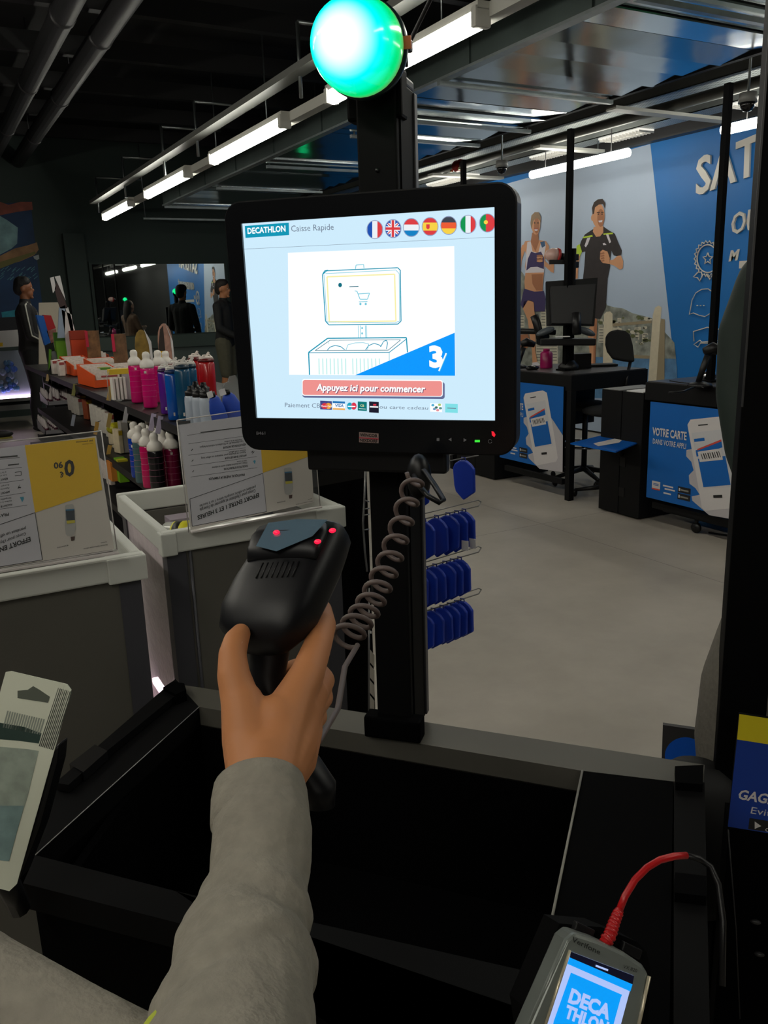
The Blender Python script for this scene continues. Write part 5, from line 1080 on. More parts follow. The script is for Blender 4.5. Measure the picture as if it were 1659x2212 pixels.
# white yellow-headed sachet carton right of the orange boxes
t = thing('sachet_dispenser', 'clear-fronted dispenser of white sachets with yellow corners, left of the pink bottles', 'dispenser', tuple(P(270, 862)))
o = P(270, 864); 
MB().box(tuple(o + V((.035, .04, .085))), (.075, .06, .17), mat('lilac grey carton', (168, 162, 166), .6), bev=.002).build('side_panel', t)
MB().box(tuple(o + V((.0, .04, .165))), (.14, .062, .03), mat('yellow header', (206, 178, 40), .6)).build('yellow_header', t)
for i in range(4): MB().box(tuple(o + V((-.062 + i * .022, -.0 + i * .004, .07))), (.014, .05, .13), WHT, rz3(.1), bev=.003).build('sachet', t)
MB().tube([tuple(o + V((-.085, .02, 0))), tuple(o + V((-.085, .02, .14))), tuple(o + V((-.06, .02, .185))), tuple(o + V((.0, .02, .195)))], .002, mat('acrylic edge', (190, 186, 184), .2), 6).build('clear_hoop', t)
# lower shelf: grey cartons, green carton, yellow packs, white packs, grey trays
for i in range(4):
    carton(275 + i * 17, 978 - i * 3, 914, 14, (150, 146, 140) if i == 0 else (128, 124, 104), 'grey upright carton on the second shelf, ' + ('nearest', 'second', 'third', 'farthest right')[i] + ' of four', z=.55, dpt=.10)
carton(270, 1042, 994, 20, (112, 168, 20), 'lime green carton on the lowest shelf left of the white-capped bottles', z=.42, flap=(200, 190, 40))
carton(250, 1040, 1000, 14, (196, 120, 40), 'amber carton beside the lime green one', z=.42)
def pack_row(pts, size, rgb, lb, grp, z=.55, nm='white_pack', var=None):
    base = None
    for i, (px, py) in enumerate(pts):
        o = onz(px, py, z)
        if base is None:
            base = proto(nm, lb, 'package', grp); m = mat(nm + ' film', rgb, .4, var=.12, scale=30)
            MB().box((0, 0, size[2] / 2), size, m, bev=.006).build('pack_body', base); MB().box((0, -size[1] / 2 - .001, size[2] * .85), (size[0] * .8, .002, size[2] * .18), mat(nm + ' mark', var or (150, 60, 60), .5)).build('printed_mark', base)
            place(base, o, .15)
        else: dup(base, o, .15 + .03 * (i % 3))
pack_row([(206, 920), (214, 924), (222, 930), (231, 936), (240, 944)], (.035, .10, .17), (206, 200, 190), 'white foil pack hanging in the row below the orange boxes', 'white foil packs below the orange boxes')
pack_row([(252, 968), (245, 960), (258, 978)], (.028, .09, .15), (204, 190, 160), 'cream foil pack in front of the grey cartons', 'cream foil packs by the grey cartons', nm='cream_pack', var=(190, 160, 30))
pack_row([(165, 892), (158, 886), (172, 896)], (.05, .12, .15), (190, 184, 174), 'pale pack on the second shelf right of the grey tray', 'pale packs right of the upper grey tray', nm='pale_pack')
pack_row([(180, 895), (192, 905)], (.05, .10, .17), (150, 74, 44), 'brown wrapped bar pack on the second shelf', 'brown wrapped packs on the second shelf', nm='brown_pack', var=(216, 176, 30))
pack_row([(216, 1010), (224, 1022), (232, 1034), (240, 1046)], (.03, .08, .17), (204, 192, 184), 'white sachet pack on the lowest shelf beside the left price board', 'white sachet packs on the lowest shelf', z=.36, nm='sachet_pack')
pack_row([(120, 808), (127, 806), (134, 812), (141, 808)], (.05, .05, .12), (214, 206, 198), 'white tube in the cluster left of the orange boxes', 'white tubes left of the orange boxes', z=.9, nm='white_tube')
yl = thing('yellow_pack', 'crumpled yellow and black pack above the grey cartons', 'package', tuple(onz(252, 925, .68)))
mb = MB(); random.seed(4); o = onz(252, 925, .68); mb.ell(tuple(o), (.07, .05, .04), mat('yellow film', (176, 168, 30), .4, var=.5, scale=25), rz3(.4), 9, 6); mb.build('wrapper', yl); MB().box(tuple(o + V((.01, -.03, -.06))), (.03, .01, .07), YLW, rz3(.3)).build('hanging_tag', yl)
def tray(px, py, z, lb, n=9, s_=1.):
    o = onz(px, py, z); t = thing('display_tray', lb, 'tray', tuple(o)); m = mat('tray grey', (150, 148, 152), .5)
    L, w_ = .55 * s_, .30
    mb = MB(); mb.prism([o + V((0, 0, 0)), o + V((w_, 0, 0)), o + V((w_, 0, .04)), o + V((0, 0, .04))], (0, .006, 0), m)
    mb.prism([o + V((0, 0, 0)), o + V((0, L, 0)), o + V((0, L, .09)), o + V((0, 0, .04))], (.006, 0, 0), m); mb.prism([o + V((w_, 0, 0)), o + V((w_, L, 0)), o + V((w_, L, .09)), o + V((w_, 0, .04))], (.006, 0, 0), m); mb.prism([o + V((0, 0, 0)), o + V((w_, 0, 0)), o + V((w_, L, 0)), o + V((0, L, 0))], (0, 0, .005), m); mb.build('tray_body', t)
    return o, L, w_
TBE = None
for k, (px, py, z, lb) in enumerate(((104, 877, .555, 'grey tray of small white tubes, upper of the two'), (98, 940, .305, 'grey tray of small white tubes, lower of the two'))):
    o, L, w_ = tray(px, py, z, lb)
    for i in range(5):
        for j in range(4):
            q = o + V((.03 + j * .075, .04 + i * .115, .01)); g = 'small white tubes in the %s grey tray' % ('upper', 'lower')[k]; lb2 = 'small white gel tube with dark print in the %s grey tray' % ('upper', 'lower')[k]
            if TBE is None:
                TBE = proto('gel_tube', lb2, 'tube', g); MB().lathe([(.018, 0), (.018, .02), (.016, .10), (.004, .135), (0, .137)], mat('gel tube white', (214, 204, 204), .35), seg=10).build('tube_body', TBE); MB().lathe([(.0185, .03), (.0180, .05)], mat('gel print', (90, 40, 60), .5), seg=10).build('printed_band', TBE); place(TBE, q, rot=(.1, .1, 0))
            else: dup(TBE, q, label=lb2, group=g, rot=(.1 * (i % 2), .12 * ((j % 3) - 1), 0))
# items around the front left of the run
for i, (px, py) in enumerate(((108, 822), (116, 828), (124, 822), (131, 832), (139, 826))): 
    o = onz(px, py, .72); t = thing('white_cap_bottle', 'small dark bottle with a white cap above the upper grey tray', 'bottle', tuple(o), 0, 'white-capped small bottles above the upper tray')
    MB().lathe([(0, -.02), (.022, -.02), (.022, .05), (.012, .07)], BLK, tuple(o), seg=10).build('bottle_body', t); MB().lathe([(.016, .065), (.016, .10), (0, .10)], WCAP, tuple(o), seg=10).build('cap', t)
MB_ = thing('shelf_riser', 'black riser board behind the upper grey tray', 'riser', tuple(onz(125, 832, .70)))
bl3 = [onz(px, py, .72) for px, py in ((108, 822), (116, 828), (124, 822), (131, 832), (139, 826))]; rx0, rx1, ry0, ry1 = min(p.x for p in bl3) - .04, max(p.x for p in bl3) + .04, min(p.y for p in bl3) - .05, max(p.y for p in bl3) + .05
MB().span((rx0, ry0, .688), (rx1, ry1, .70), GB).build('board', MB_)
for x in (rx0, rx1 - .02):
    for y in (ry0, ry1 - .02): MB().span((x, y, .545), (x + .02, y + .02, .688), GB).build('riser_leg', MB_)
# price tags along the rails
for k, (px, py, z, rgb) in enumerate(((237, 850, .9, (190, 160, 90)), (160, 842, .9, (150, 150, 90)), (236, 908, .66, (184, 156, 90)), (272, 896, .72, (196, 196, 200)), (158, 908, .60, (170, 176, 190)), (329, 912, .8, (200, 190, 216)), (344, 918, .8, (200, 190, 216)), (208, 925, .5, (204, 160, 80)), (235, 976, .5, (196, 160, 80)), (103, 816, .86, (196, 170, 120)))):
    o = onx(px, py, .955); t = thing('price_tag', 'slanted pale price tag clipped to the shelf rail', 'price tag', tuple(o), 0, 'slanted price tags on the shelf rails')
    R_ = Matrix.Rotation(.28, 3, 'Y'); hh = .085 if py > 840 else .06
    MB().box(tuple(o), (.024, .003, hh), mat('tag %d %d' % (rgb[0], rgb[2]), rgb, .6), R_).build('label_card', t); MB().tube([tuple(o + R_ @ V((0, 0, hh / 2))), tuple(o + R_ @ V((.02, .0, hh / 2 + .01)))], .002, BLK, 5).build('clip', t)
# pale pillar stand, white board, cooler bag, grey rolled bag
o = P(160, 800); t = thing('pillar_stand', 'tall pale pillar stand with a dark printed figure, behind the green carton', 'display stand', tuple(o))
mb = MB(); k = o.y / 1800
def pc_(x, y): return o + V(((x - 160) * k, 0, (800 - y) * k))
mb.prism([pc_(*p) for p in ((152, 800), (168, 800), (168, 690), (150, 680))], (0, .03, 0), mat('pillar white', (198, 196, 196), .6)); mb.prism([pc_(*p) for p in ((136, 735), (150, 735), (158, 672), (146, 676))], (0, .02, 0), mat('pillar blue grey', (140, 156, 176), .6)); mb.prism([pc_(*p) for p in ((164, 735), (172, 728), (163, 676), (158, 676))], (0, .02, 0), PAPER); mb.build('pillar', t)
mb = MB(); mb.prism([pc_(*p) for p in ((136, 619), (143, 617), (145, 640), (138, 648))], (0, .01, 0), PAPER); mb.prism([pc_(*p) for p in ((145, 617), (155, 615), (160, 662), (152, 640))], (0, .01, 0), PAPER); mb.build('header_card', t)
mb = MB(); mb.prism([pc_(*p) for p in ((142, 640), (146, 628), (152, 640), (158, 660), (162, 678), (148, 678), (144, 660))], (0, .014, 0), mat('printed dark figure', (62, 44, 44), .6)); mb.build('printed_figure', t)
o = ony(110, 745, 10.2); k = o.y / 1800; t = thing('white_board', 'large off-white sheet standing behind the man in the striped jacket', 'panel', (o.x, o.y, 0))
mb = MB(); mb.prism([ony(*p, 10.2) for p in ((84, 654), (130, 653), (135, 790), (84, 800))], (0, .02, 0), mat('off white sheet', (186, 178, 160), .7, var=.06, scale=4)); mb.build('sheet', t); q = ony(110, 795, 10.2); MB().span((q.x - .1, 10.2, 0), (q.x + .1, 10.24, q.z + .01), GB).build('stand', t)
o = P(118, 798); k = o.y / 1800; t = thing('cooler_bag', 'blue and red cooler bag beside the man in the striped jacket', 'bag', tuple(o))
def pb(x, y): return o + V(((x - 118) * k, 0, (798 - y) * k))
MB().prism([pb(*p) for p in ((97, 691), (110, 693), (117, 745), (106, 750))], (0, .1, 0), mat('bag blue', (16, 92, 180), .5)).build('blue_side', t); MB().prism([pb(*p) for p in ((110, 691), (124, 693), (130, 718), (114, 722))], (0, .1, 0), mat('bag red', (170, 24, 34), .5)).build('red_side', t)
MB().prism([pb(*p) for p in ((112, 722), (130, 720), (130, 742), (118, 748))], (0, .08, 0), mat('bag print', (140, 90, 84), .5, var=.5, scale=30)).build('printed_panel', t); MB().prism([pb(*p) for p in ((106, 750), (122, 745), (126, 798), (108, 798))], (0, .06, 0), GB).build('base', t)
o = P(132, 800); t = thing('rolled_bag', 'grey rolled loop of fabric hanging by the green carton', 'bag', tuple(o)); mb = MB(); k = o.y / 1800
mb.tube([o + V((k * (x - 132), 0, k * (800 - y))) for x, y in ((122, 762), (124, 775), (128, 790), (134, 794), (142, 788), (147, 774), (148, 762))], [.02, .035, .04, .04, .035, .028, .02], mat('grey fabric', (96, 98, 96), .8), 10); mb.build('fabric_roll', t)
o = P(110, 800); t = thing('green_red_pack', 'small green and red pack beside the grey rolled bag', 'package', tuple(o)); k = o.y / 1800
MB().prism([o + V((k * (x - 110), 0, k * (800 - y))) for x, y in ((106, 800), (112, 758), (116, 760), (112, 785))], (0, .03, 0), mat('pack green', (110, 170, 50), .5)).build('green_part', t); MB().prism([o + V((k * (x - 110), 0, k * (800 - y))) for x, y in ((112, 800), (114, 775), (120, 782), (122, 800))], (0, .03, 0), mat('pack red', (170, 30, 30), .5)).build('red_part', t)
# lit chest with bottles at the far left
t = thing('lit_drinks_chest', 'grey chest of blue bottles with a bright pink-white light strip at the far left', 'chest', (.6, 11, 0))
CG = mat('chest grey', (120, 122, 120), .5)
MB().span((.0, 10.95, .30), (1.22, 11.6, .36), CG).span((.0, 10.97, .40), (1.22, 11.5, .44), CG).build('base', t)
MB().span((.0, 10.98, .44), (1.20, 11.0, .47), mat('pink white strip', (255, 220, 250), .4, emit=9.)).build('light_strip', t)
MB().prism([(-.05, 11.02, .47), (1.16, 11.02, .47), (1.06, 11.02, 1.0), (-.05, 11.02, .98)], (0, .02, 0), mat('chest glass', (140, 150, 165), .3)).build('front_glass', t)
mb = MB(); random.seed(2)
for i in range(150): x = random.uniform(.1, 1.0); z = random.uniform(.5, .86); mb.ell((x, 11.015, z), (.03, .012, .035), (mat('bottle blue a', (70, 104, 190), .3), mat('bottle blue b', (70, 110, 150), .3), mat('bottle blue c', (130, 150, 180), .3))[i % 3], None, 7, 5)
tag(mb.build('blue_bottles', t), kind='stuff')
for x in (.2, 1.12): MB().tube([(x, 11.0, .3), (x + .03, 11.0, .0)], .015, CG, 8).build('leg', t)
MB().prism([ony(*p, 10.98) for p in ((-15, 716), (39, 712), (41, 748), (-15, 752))], (0, .01, 0), PAPER).build('price_sheet', t)
MB().prism([ony(*p, 10.975) for p in ((-6, 741), (6, 740), (6, 748), (-6, 749))], (0, .004, 0), YLW).build('yellow_corner', t)
for ch in t.children:      # the chest stands a little behind the man
    for v in ch.data.vertices: w_ = v.co + V((.6, 11, 0)); w_ = EYE + (w_ - EYE) * 1.06; w_.z = max(w_.z, 0); v.co = w_ - V((.6, 11, 0))
# ================================================================== hook stand with blue pouches
rk = thing('hook_stand', 'black hook stand behind the pole, holding rows of blue pouches', 'display stand', (.98, 2.0, 0))
RD = V((.98, .17, 0)).normalized(); R0 = V((1.06, 1.95, 0)); ry_ = V((-RD.y, RD.x, 0))
WIR = mat('wire grey', (130, 130, 130), .35, metal=.5)
for s_ in (-.26, .0): MB().tube([R0 + RD * s_ - ry_ * .02 + V((0, 0, .0)), R0 + RD * s_ - ry_ * .02 + V((0, 0, 1.15))], .012, BLK2, 8).build('upright', rk)
MB().box(tuple(R0 + RD * -.09 + ry_ * .10 + V((0, 0, .58))), (.20, .02, 1.1), BLK2, basis(RD, (0, 0, 1))).build('back_board', rk)
MB().box(tuple(R0 + RD * -.02 + ry_ * .0 + V((0, 0, .02))), (.34, .24, .04), BLK2, basis(RD, (0, 0, 1))).build('base', rk)
for z in (1.06, .98): MB().box(tuple(R0 + RD * -.25 + V((0, 0, z))), (.32, .08, .035), BLK, basis(RD, (0, 0, 1))).build('cross_panel', rk)
mb = MB(); wx = dep(790, 1000, 2.0); mb.tube([dep(790, 985, 2.0), dep(787, 1080, 2.0), dep(784, 1130, 2.0), dep(788, 1190, 2.0), dep(793, 1235, 2.0)], .0025, WIR, 6)
for y in (1080, 1100, 1113, 1145): mb.tube([dep(786, y, 2.0), dep(797, y + (4 if y == 1080 else -2), 2.02)], .0018, WIR, 5)
mb.build('side_wire', rk)
mb = MB(); mb.tube([dep(797, 1270, 2.0), dep(797, 1540, 2.0)], .0025, WIR, 6); mb.build('side_wire', rk)
pale = MB()
for i in range(4): y = 1400 + i * 33; pale.poly([dep(797, y, 2.05), dep(809, y + 15, 2.05), dep(809, y + 42, 2.05), dep(797, y + 28, 2.05)], mat('pale slot', (170, 164, 152), .6))
for i in range(3): y = 1335 + i * 13; pale.poly([dep(797, y, 2.05), dep(803, y + 2, 2.05), dep(803, y + 8, 2.05), dep(797, y + 7, 2.05)], PAPER)
pale.build('label_strip', rk)
BLUF = mat('blue pouch fabric', (10, 52, 168), .45); BLUD = mat('blue pouch seam', (8, 34, 120), .5)
def pouch_proto():
    t = proto('blue_pouch', 'blue folded pouch', 'pouch')
    ol = ((-.010, -.006), (.010, -.006), (.030, -.018), (.037, -.032), (.035, -.085), (.030, -.104), (.004, -.128), (-.010, -.118), (-.036, -.100), (-.037, -.030), (-.026, -.016))
    mb = MB(); mb.prism([(-.006, y_, z_) for y_, z_ in ol], (.012, 0, 0), BLUF); mb.build('pouch_body', t, bevel=.004)
    MB().tube([(.007, -.030, -.030), (.0075, -.032, -.095)], .0012, BLUD, 5).build('seam', t)
    MB().tube([(0, -.008, -.02), (0, -.006, .002), (0, .006, .002), (0, .008, -.02)], .0022, BLUD, 6).build('hanging_loop', t)
    return t
PP = pouch_proto(); first = True
rows = (('top', .955, (.30, .12, .05)), ('second', .80, (.30, .27, .235, .19, .14, .08)), ('third', .655, (.28, .25, .22, .18, .145, .11, .07)), ('lowest', .52, (.29, .265, .235, .205, .17, .13, .09, .05)))
for nm_, z, ks in rows:
    hk = MB(); a = R0 + V((0, 0, z)); b = a + RD * .36
    hk.tube([a + V((0, 0, .0)), b, b + RD * .012 + V((0, 0, .012))], .0022, WIR, 6); hk.tube([a + V((0, 0, .014)), b + V((0, 0, .018)), b + RD * .01 + V((0, 0, .012))], .0018, WIR, 6); hk.build('hook', rk)
    for i, k in enumerate(ks):
        p = a + RD * k; ang = math.atan2(RD.y, RD.x) + .22 + (i % 3) * .12; tl = .06 * (i % 3 - 1)
        lb = 'blue fabric pouch hanging on the %s hook' % nm_; g = 'blue pouches on the %s hook' % nm_
        if nm_ == 'top': lb, g = (('single blue pouch at the tip of the top hook', None), ('blue pouch at the inner end of the top hook', None), ('innermost blue pouch of the top hook', None))[i]
        if first: first = False; place(PP, p, rot=(0, tl, ang)); PP['label'] = lb
        else: o = dup(PP, p, label=lb, rot=(0, tl, ang)); 
        if g: (PP if (nm_ == 'top' and i == 0) else o)['group'] = g
        if nm_ == 'second' and i < 2:
            sti = MB(); sti.box((-.006, -.03, -.10), (.002, .022, .030), PAPER); s2 = sti.build('white_sticker', None); s2.parent = o
            o['label'] = ('outermost pouch of the second hook, blue with a white sticker', 'next pouch inward on the second hook, blue with a white sticker')[i]; del o['group']
# ================================================================== cash desks on the right
def PZ(px, py): return onx(px, py, 3.9)
PBL = mat('poster blue', (0, 92, 172), .5, var=.03, scale=3); PWH = mat('poster white', (200, 196, 196), .5); PGR = mat('poster hand grey', (176, 172, 176), .5)
def z6(x, y): return (1060 + x / 2.77, 700 + y / 2.77)
def poster(par, y0, zlo):
    """poster face in the plane x=3.885, its left edge at y0; artwork measured on the fully visible desk"""
    mb = MB(); ref_y, ref_z = 5.235, .205
    def g(pts, m, k):
        out = []
        for p in pts: q = PZ(*z6(*p)); out.append(V((3.888 - .0008 * k, y0 - (ref_y - q.y), zlo + q.z - ref_z)))
        mb.poly(out, m)
    W_ = .735; Hh = .60
    mb.add([(3.888, y0, zlo), (3.888, y0 - W_, zlo), (3.888, y0 - W_, zlo + Hh), (3.888, y0, zlo + Hh)], [(0, 1, 2, 3)], PBL)
    g([(300, 865), (235, 800), (232, 780), (262, 770), (245, 740), (222, 720), (218, 680), (235, 655), (225, 615), (205, 590), (205, 560), (240, 550), (370, 560), (385, 580), (440, 665), (438, 885)], PGR, 1)
    g([(205, 440), (215, 415), (320, 396), (345, 410), (395, 700), (410, 800), (400, 822), (285, 845), (272, 830)], PWH, 2)
    g([(222, 478), (335, 455), (385, 725), (275, 738)], mat('poster screen', (190, 190, 194), .5), 3)
    g([(250, 600), (350, 580), (374, 715), (275, 733)], PBL, 4); g([(240, 560), (332, 505), (338, 540), (245, 590)], PBL, 4); g([(246, 553), (332, 503), (334, 512), (248, 560)], mat('poster red', (196, 70, 60), .5), 5)
    g([(248, 566), (333, 545), (342, 598), (258, 614)], PWH, 5)
    for i in range(9): x = 260 + i * 8; g([(x, 575 - i * 1.9), (x + (4 if i % 2 else 2.5), 574 - i * 1.9), (x + 8 + (4 if i % 2 else 2.5), 600 - i * 1.7), (x + 8, 601 - i * 1.7)], INKB, 6)
    g([(245, 438), (280, 432), (281, 437), (246, 443)], INKB, 4); g([(312, 768), (345, 764), (346, 778), (314, 781)], INKB, 4)
    g([(232, 506), (270, 498), (272, 512), (234, 520)], PBL, 4)
    def tx_(t_, s0, s1, t0, t1, b=.02):
        Q = lambda s, t: V((3.8845, y0 - s * W_, zlo + t * Hh)); mb.text(t_, Q(s0, t0), Q(s1, t0), Q(s0, t1), PWH, bold=b)
    tx_('VOTRE CARTE', .04, .40, .66, .745, .03); tx_('DANS VOTRE APPLI', .05, .40, .575, .63, .01)
    def rc_(s0, s1, t0, t1, m, k=2): x = 3.888 - .0008 * k; mb.add([(x, y0 - s0 * W_, zlo + t0 * Hh), (x, y0 - s1 * W_, zlo + t0 * Hh), (x, y0 - s1 * W_, zlo + t1 * Hh), (x, y0 - s0 * W_, zlo + t1 * Hh)], [(0, 1, 2, 3)], m)
    rc_(.06, .15, .10, .19, PWH); rc_(.06, .15, .10, .115, mat('poster red', (196, 70, 60), .5), 3); rc_(.075, .135, .145, .152, PBL, 3); rc_(.075, .135, .160, .167, PBL, 3)
    for s0, s1, t0 in ((.18, .29, .155), (.20, .31, .125), (.19, .27, .08)): rc_(s0, s1, t0, t0 + .016, PWH)
    for t0 in (.13, .06): rc_(.34, .47, t0, t0 + .06, INKB); rc_(.37, .45, t0 + .02, t0 + .036, mat('poster grey text', (130, 130, 120), .5), 3); rc_(.35, .364, t0 + .015, t0 + .045, PWH, 3)
    mb.build('app_poster', par)
DTOP = mat('desk top dark', (54, 52, 52), .35); DBK = mat('desk black', (12, 12, 13), .6, spec=.2)
def desk(y0, label, zlo, casters=False):
    t = thing('cash_desk', label, 'cash desk', (4.2, y0 - .37, 0))
    MB().span((3.90, y0 - .80, .775), (4.62, y0 + .06, .885), DBK, bev=.004).build('desk_top', t)
    MB().span((3.91, y0 - .79, .885), (4.61, y0 + .05, .890), DTOP).build('top_surface', t)
    MB().span((3.892, y0 - .735, zlo), (3.91, y0, zlo + .60), DBK).build('front_panel', t)
    poster(t, y0, zlo)
    for x, y in ((3.90, y0 - .80), (4.56, y0 - .80), (4.56, y0)): MB().span((x, y, 0), (x + .045, y + .045, .775), DBK).build('leg', t)
    MB().span((4.3, y0 - .3, .45), (4.58, y0, .77), DBK).build('drawer_box', t)
    MB().span((3.92, y0 - .7, .10), (3.95, y0 - .02, .14), DBK).build('lower_bar', t)
    return t
desk(5.235, 'black cash desk with a blue phone poster, right beside the touch screen', .205)
d2 = desk(3.70, 'black cash desk with a blue phone poster, half hidden by the right-hand pillar', .17)
desk(6.72, 'black cash desk mostly hidden behind the touch screen', .205)
t = thing('rolling_bin', 'black castered frame on the floor under the right-hand cash desk', 'trolley', (4.0, 3.3, 0))
MB().span((3.93, 2.95, .09), (4.4, 3.6, .13), DBK).build('frame', t)
for x, y in ((3.96, 3.36), (4.3, 3.36), (3.96, 3.0), (4.3, 3.0)): MB().lathe([(.03, -.012), (.034, 0), (.03, .012)], BLK, (x, y, .034), (1, 0, .0), 14).tube([(x, y, .05), (x, y, .10)], .012, BLK, 8).build('caster', t)
MB().tube([(4.0, 3.3, .01), (4.15, 2.9, .01), (4.3, 2.6, .012)], .006, BLK, 6).build('trailing_cable', t)
# black cabinets between desks
for y1, y0, lb in ((4.135, 3.77, 'black tower cabinet with papers on top, between the two poster desks'), (5.86, 5.32, 'low black cabinet at the foot of the far cash desk')):
    zt = .815 if y0 < 5 else .45
    t = thing('tower_cabinet', lb, 'cabinet', (4.1, (y0 + y1) / 2, 0))
    MB().span((3.90, y0, 0.01), (4.45, (y0 + y1) / 2 - .003, zt), DBK, bev=.003).build('cabinet_half', t); MB().span((3.90, (y0 + y1) / 2 + .003, 0.01), (4.45, y1, zt), DBK, bev=.003).build('cabinet_half', t)
    if y0 < 5:
        MB().span((3.905, y0 + .01, zt), (4.2, y0 + .15, zt + .006), PAPER).build('paper', t); MB().span((3.905, y1 - .16, zt), (4.25, y1 - .005, zt + .004), mat('grey folder', (130, 130, 128), .5)).build('folder', t)
        for z in (.33, .13): MB().span((3.897, y0 + .13, z), (3.902, y0 + .18, z + .06), BLK).build('handle_slot', t)
# posts up to the ceiling
for p, lb in ((onz(1222, 800, .89), 'slim black post rising from the desk in front of the runners'), (V((4.12, 3.46, .89)), 'slim black post crossing the white lettering'), (V((4.12, 6.05, .89)), 'slim black post just above the touch screen')):
    t = thing('ceiling_post', lb, 'post', tuple(p)); MB().box((p.x, p.y, (p.z + 2.52) / 2), (.036, .036, 2.52 - p.z), BLK2).build('post', t); MB().box((p.x, p.y, p.z + .006), (.10, .10, .012), BLK2).build('foot_plate', t)
# back of the cashier monitor on its arm
dz = -(R3.transposed() @ (onz(1228, 799, .89) - EYE)).z
Q = lambda x, y, t=0: dep(x, y, dz - .14 + t)
t = thing('cashier_monitor', 'back of a square black monitor on a pole over the first desk', 'monitor', tuple(Q(1235, 655)))
mb = MB(); mb.prism([Q(1180, 608), Q(1291, 600), Q(1284, 703), Q(1182, 702)], R3 @ V((0, 0, -.03)), BLK); mb.build('screen_frame', t)
mb = MB(); mb.prism([Q(1188, 622, -.02), Q(1284, 616, -.02), Q(1276, 702, -.02), Q(1190, 700, -.02)], R3 @ V((0, 0, .035)), mat('monitor back', (30, 30, 32), .55)); mb.build('back_shell', t)
pz_ = onz(1228, 799, .89)
t = thing('equipment_pole', 'black pole on the first desk holding the cashier monitor, scanner stand and tubes', 'pole', tuple(pz_))
dz = -(R3.transposed() @ (pz_ - EYE)).z
MB().tube([pz_, V((pz_.x, pz_.y, 1.74))], .036, BLK2, 12).build('pole', t); MB().lathe([(.075, 0), (.075, .03), (.04, .07)], BLK, tuple(pz_)).build('pole_foot', t)
Z = lambda x, y, k=0: dep(x, y, dz - .1 + k)
MB().tube([Z(1154, 682, -.05), Z(1160, 700, -.05), Z(1166, 727, -.05), Z(1180, 728)], .030, BLK, 10).build('left_tube', t)
MB().tube([Z(1245, 676, -.2), Z(1246, 722, -.2)], .032, BLK, 10).build('right_tube', t)
MB().tube([Z(1106, 715), Z(1165, 716), Z(1200, 718)], .020, BLK, 8).build('side_arm', t)
MB().box(tuple(Z(1222, 738)), (.40, .16, .05), BLK, basis(R3 @ V((1, 0, 0)), (0, 0, 1)), bev=.01).build('shelf_bracket', t)
MB().box(tuple(Z(1215, 727, -.1)), (.10, .06, .006), PAPER, basis(R3 @ V((1, 0, .1)), (0, 0, 1))).build('receipt', t)
for x, m_ in ((1178, 1), (1266, -1)): MB().ell(tuple(Z(x, 716, -.1)), (.07, .04, .025), mat('grey handset', (70, 76, 82), .4), basis(R3 @ V((1, .4 * m_, 0)), (0, 0, 1))).build('handset_rest', t)
for y in (556, 572): MB().box(tuple(Z(1240, y)), (.05, .05, .045), BLK, bev=.005).build('clamp', t)
MB().box(tuple(Z(1208, 566)), (.14, .03, .03), BLK, basis(R3 @ V((1, 0, 0)), (0, 0, 1))).build('clamp_arm', t)
lampc = Z(1190, 551, .1)
t = thing('counter_beacon', 'unlit white dome lamp with a red rim on the post behind the cashier monitor', 'lamp', tuple(lampc)); axl = (R3 @ V((-1, .1, .2))).normalized()
MB().lathe([(.055, -.01), (.05, .03), (.03, .065), (0, .075)], mat('unlit dome', (196, 160, 150), .3), tuple(lampc + axl * -.03), axl, 18).build('dome', t); MB().lathe([(.056, -.03), (.058, -.01)], RED, tuple(lampc + axl * -.03), axl, 18).build('red_rim', t); MB().tube([tuple(lampc - axl * .05), tuple(lampc - axl * .12)], .03, BLK, 10).build('bracket', t)
# desk clutter
b0 = onz(1180, 795, .89)
t = thing('magenta_bottle', 'magenta sports bottle standing on the first cash desk', 'bottle', tuple(b0))
MB().lathe([(0, 0), (.045, 0), (.047, .01), (.047, .11), (.035, .125)], mat('magenta', (150, 8, 84), .3), tuple(b0), seg=18).build('bottle_body', t); MB().lathe([(.025, .12), (.025, .145), (0, .147)], mat('magenta', (150, 8, 84), .3), tuple(b0)).build('cap', t)
def desk_scanner(base, label, s_=1., nm='desk_scanner'):
    t = thing(nm, label, 'scanner', tuple(base)); u = R3 @ V((1, 0, 0)); u = V((u.x, u.y, 0)).normalized(); f = lambda a, z: base + u * a * s_ + V((0, 0, z * s_))
    MB().lathe([(.06 * s_, 0), (.055 * s_, .015), (.02, .03)], BLK, tuple(base)).build('stand_base', t)
    MB().tube([f(-.01, .02), f(.01, .09), f(.03, .15)], [.016, .018, .02], BLK, 10).build('scanner_grip', t)
    MB().tube([f(.01, .17), f(.05, .185), f(.11, .165)], [.022, .034, .022], BLK, 12).build('scanner_head', t)
desk_scanner(onz(1122, 795, .89), 'black desk scanner in its stand on the first cash desk', 1.05)
desk_scanner(onz(1512, 835, .89), 'black desk scanner in its stand beside the right-hand pillar', 1.15)
t = thing('computer_mouse', 'black mouse with a glossy back on the first cash desk', 'mouse', tuple(onz(1150, 797, .89))); q = onz(1150, 799, .89); MB().ell((q.x, q.y, q.z + .015), (.06, .035, .02), mat('glossy black', (18, 18, 20), .1)).build('mouse_body', t)
t = thing('keyboard', 'thin black keyboard on the first cash desk', 'keyboard', tuple(onz(1270, 795, .89))); q = onz(1270, 792, .89); MB().box((q.x, q.y, q.z + .01), (.42, .14, .016), BLK, rz3(-.5), bev=.003).build('keyboard_body', t)
q = onz(1264, 796, .89); tag(MB().box((q.x + .0, q.y + .05, q.z + .055), (.13, .10, .11), BLK, rz3(-.4), bev=.006).build('receipt_printer'), 'black square printer beside the pole on the first cash desk', 'printer')
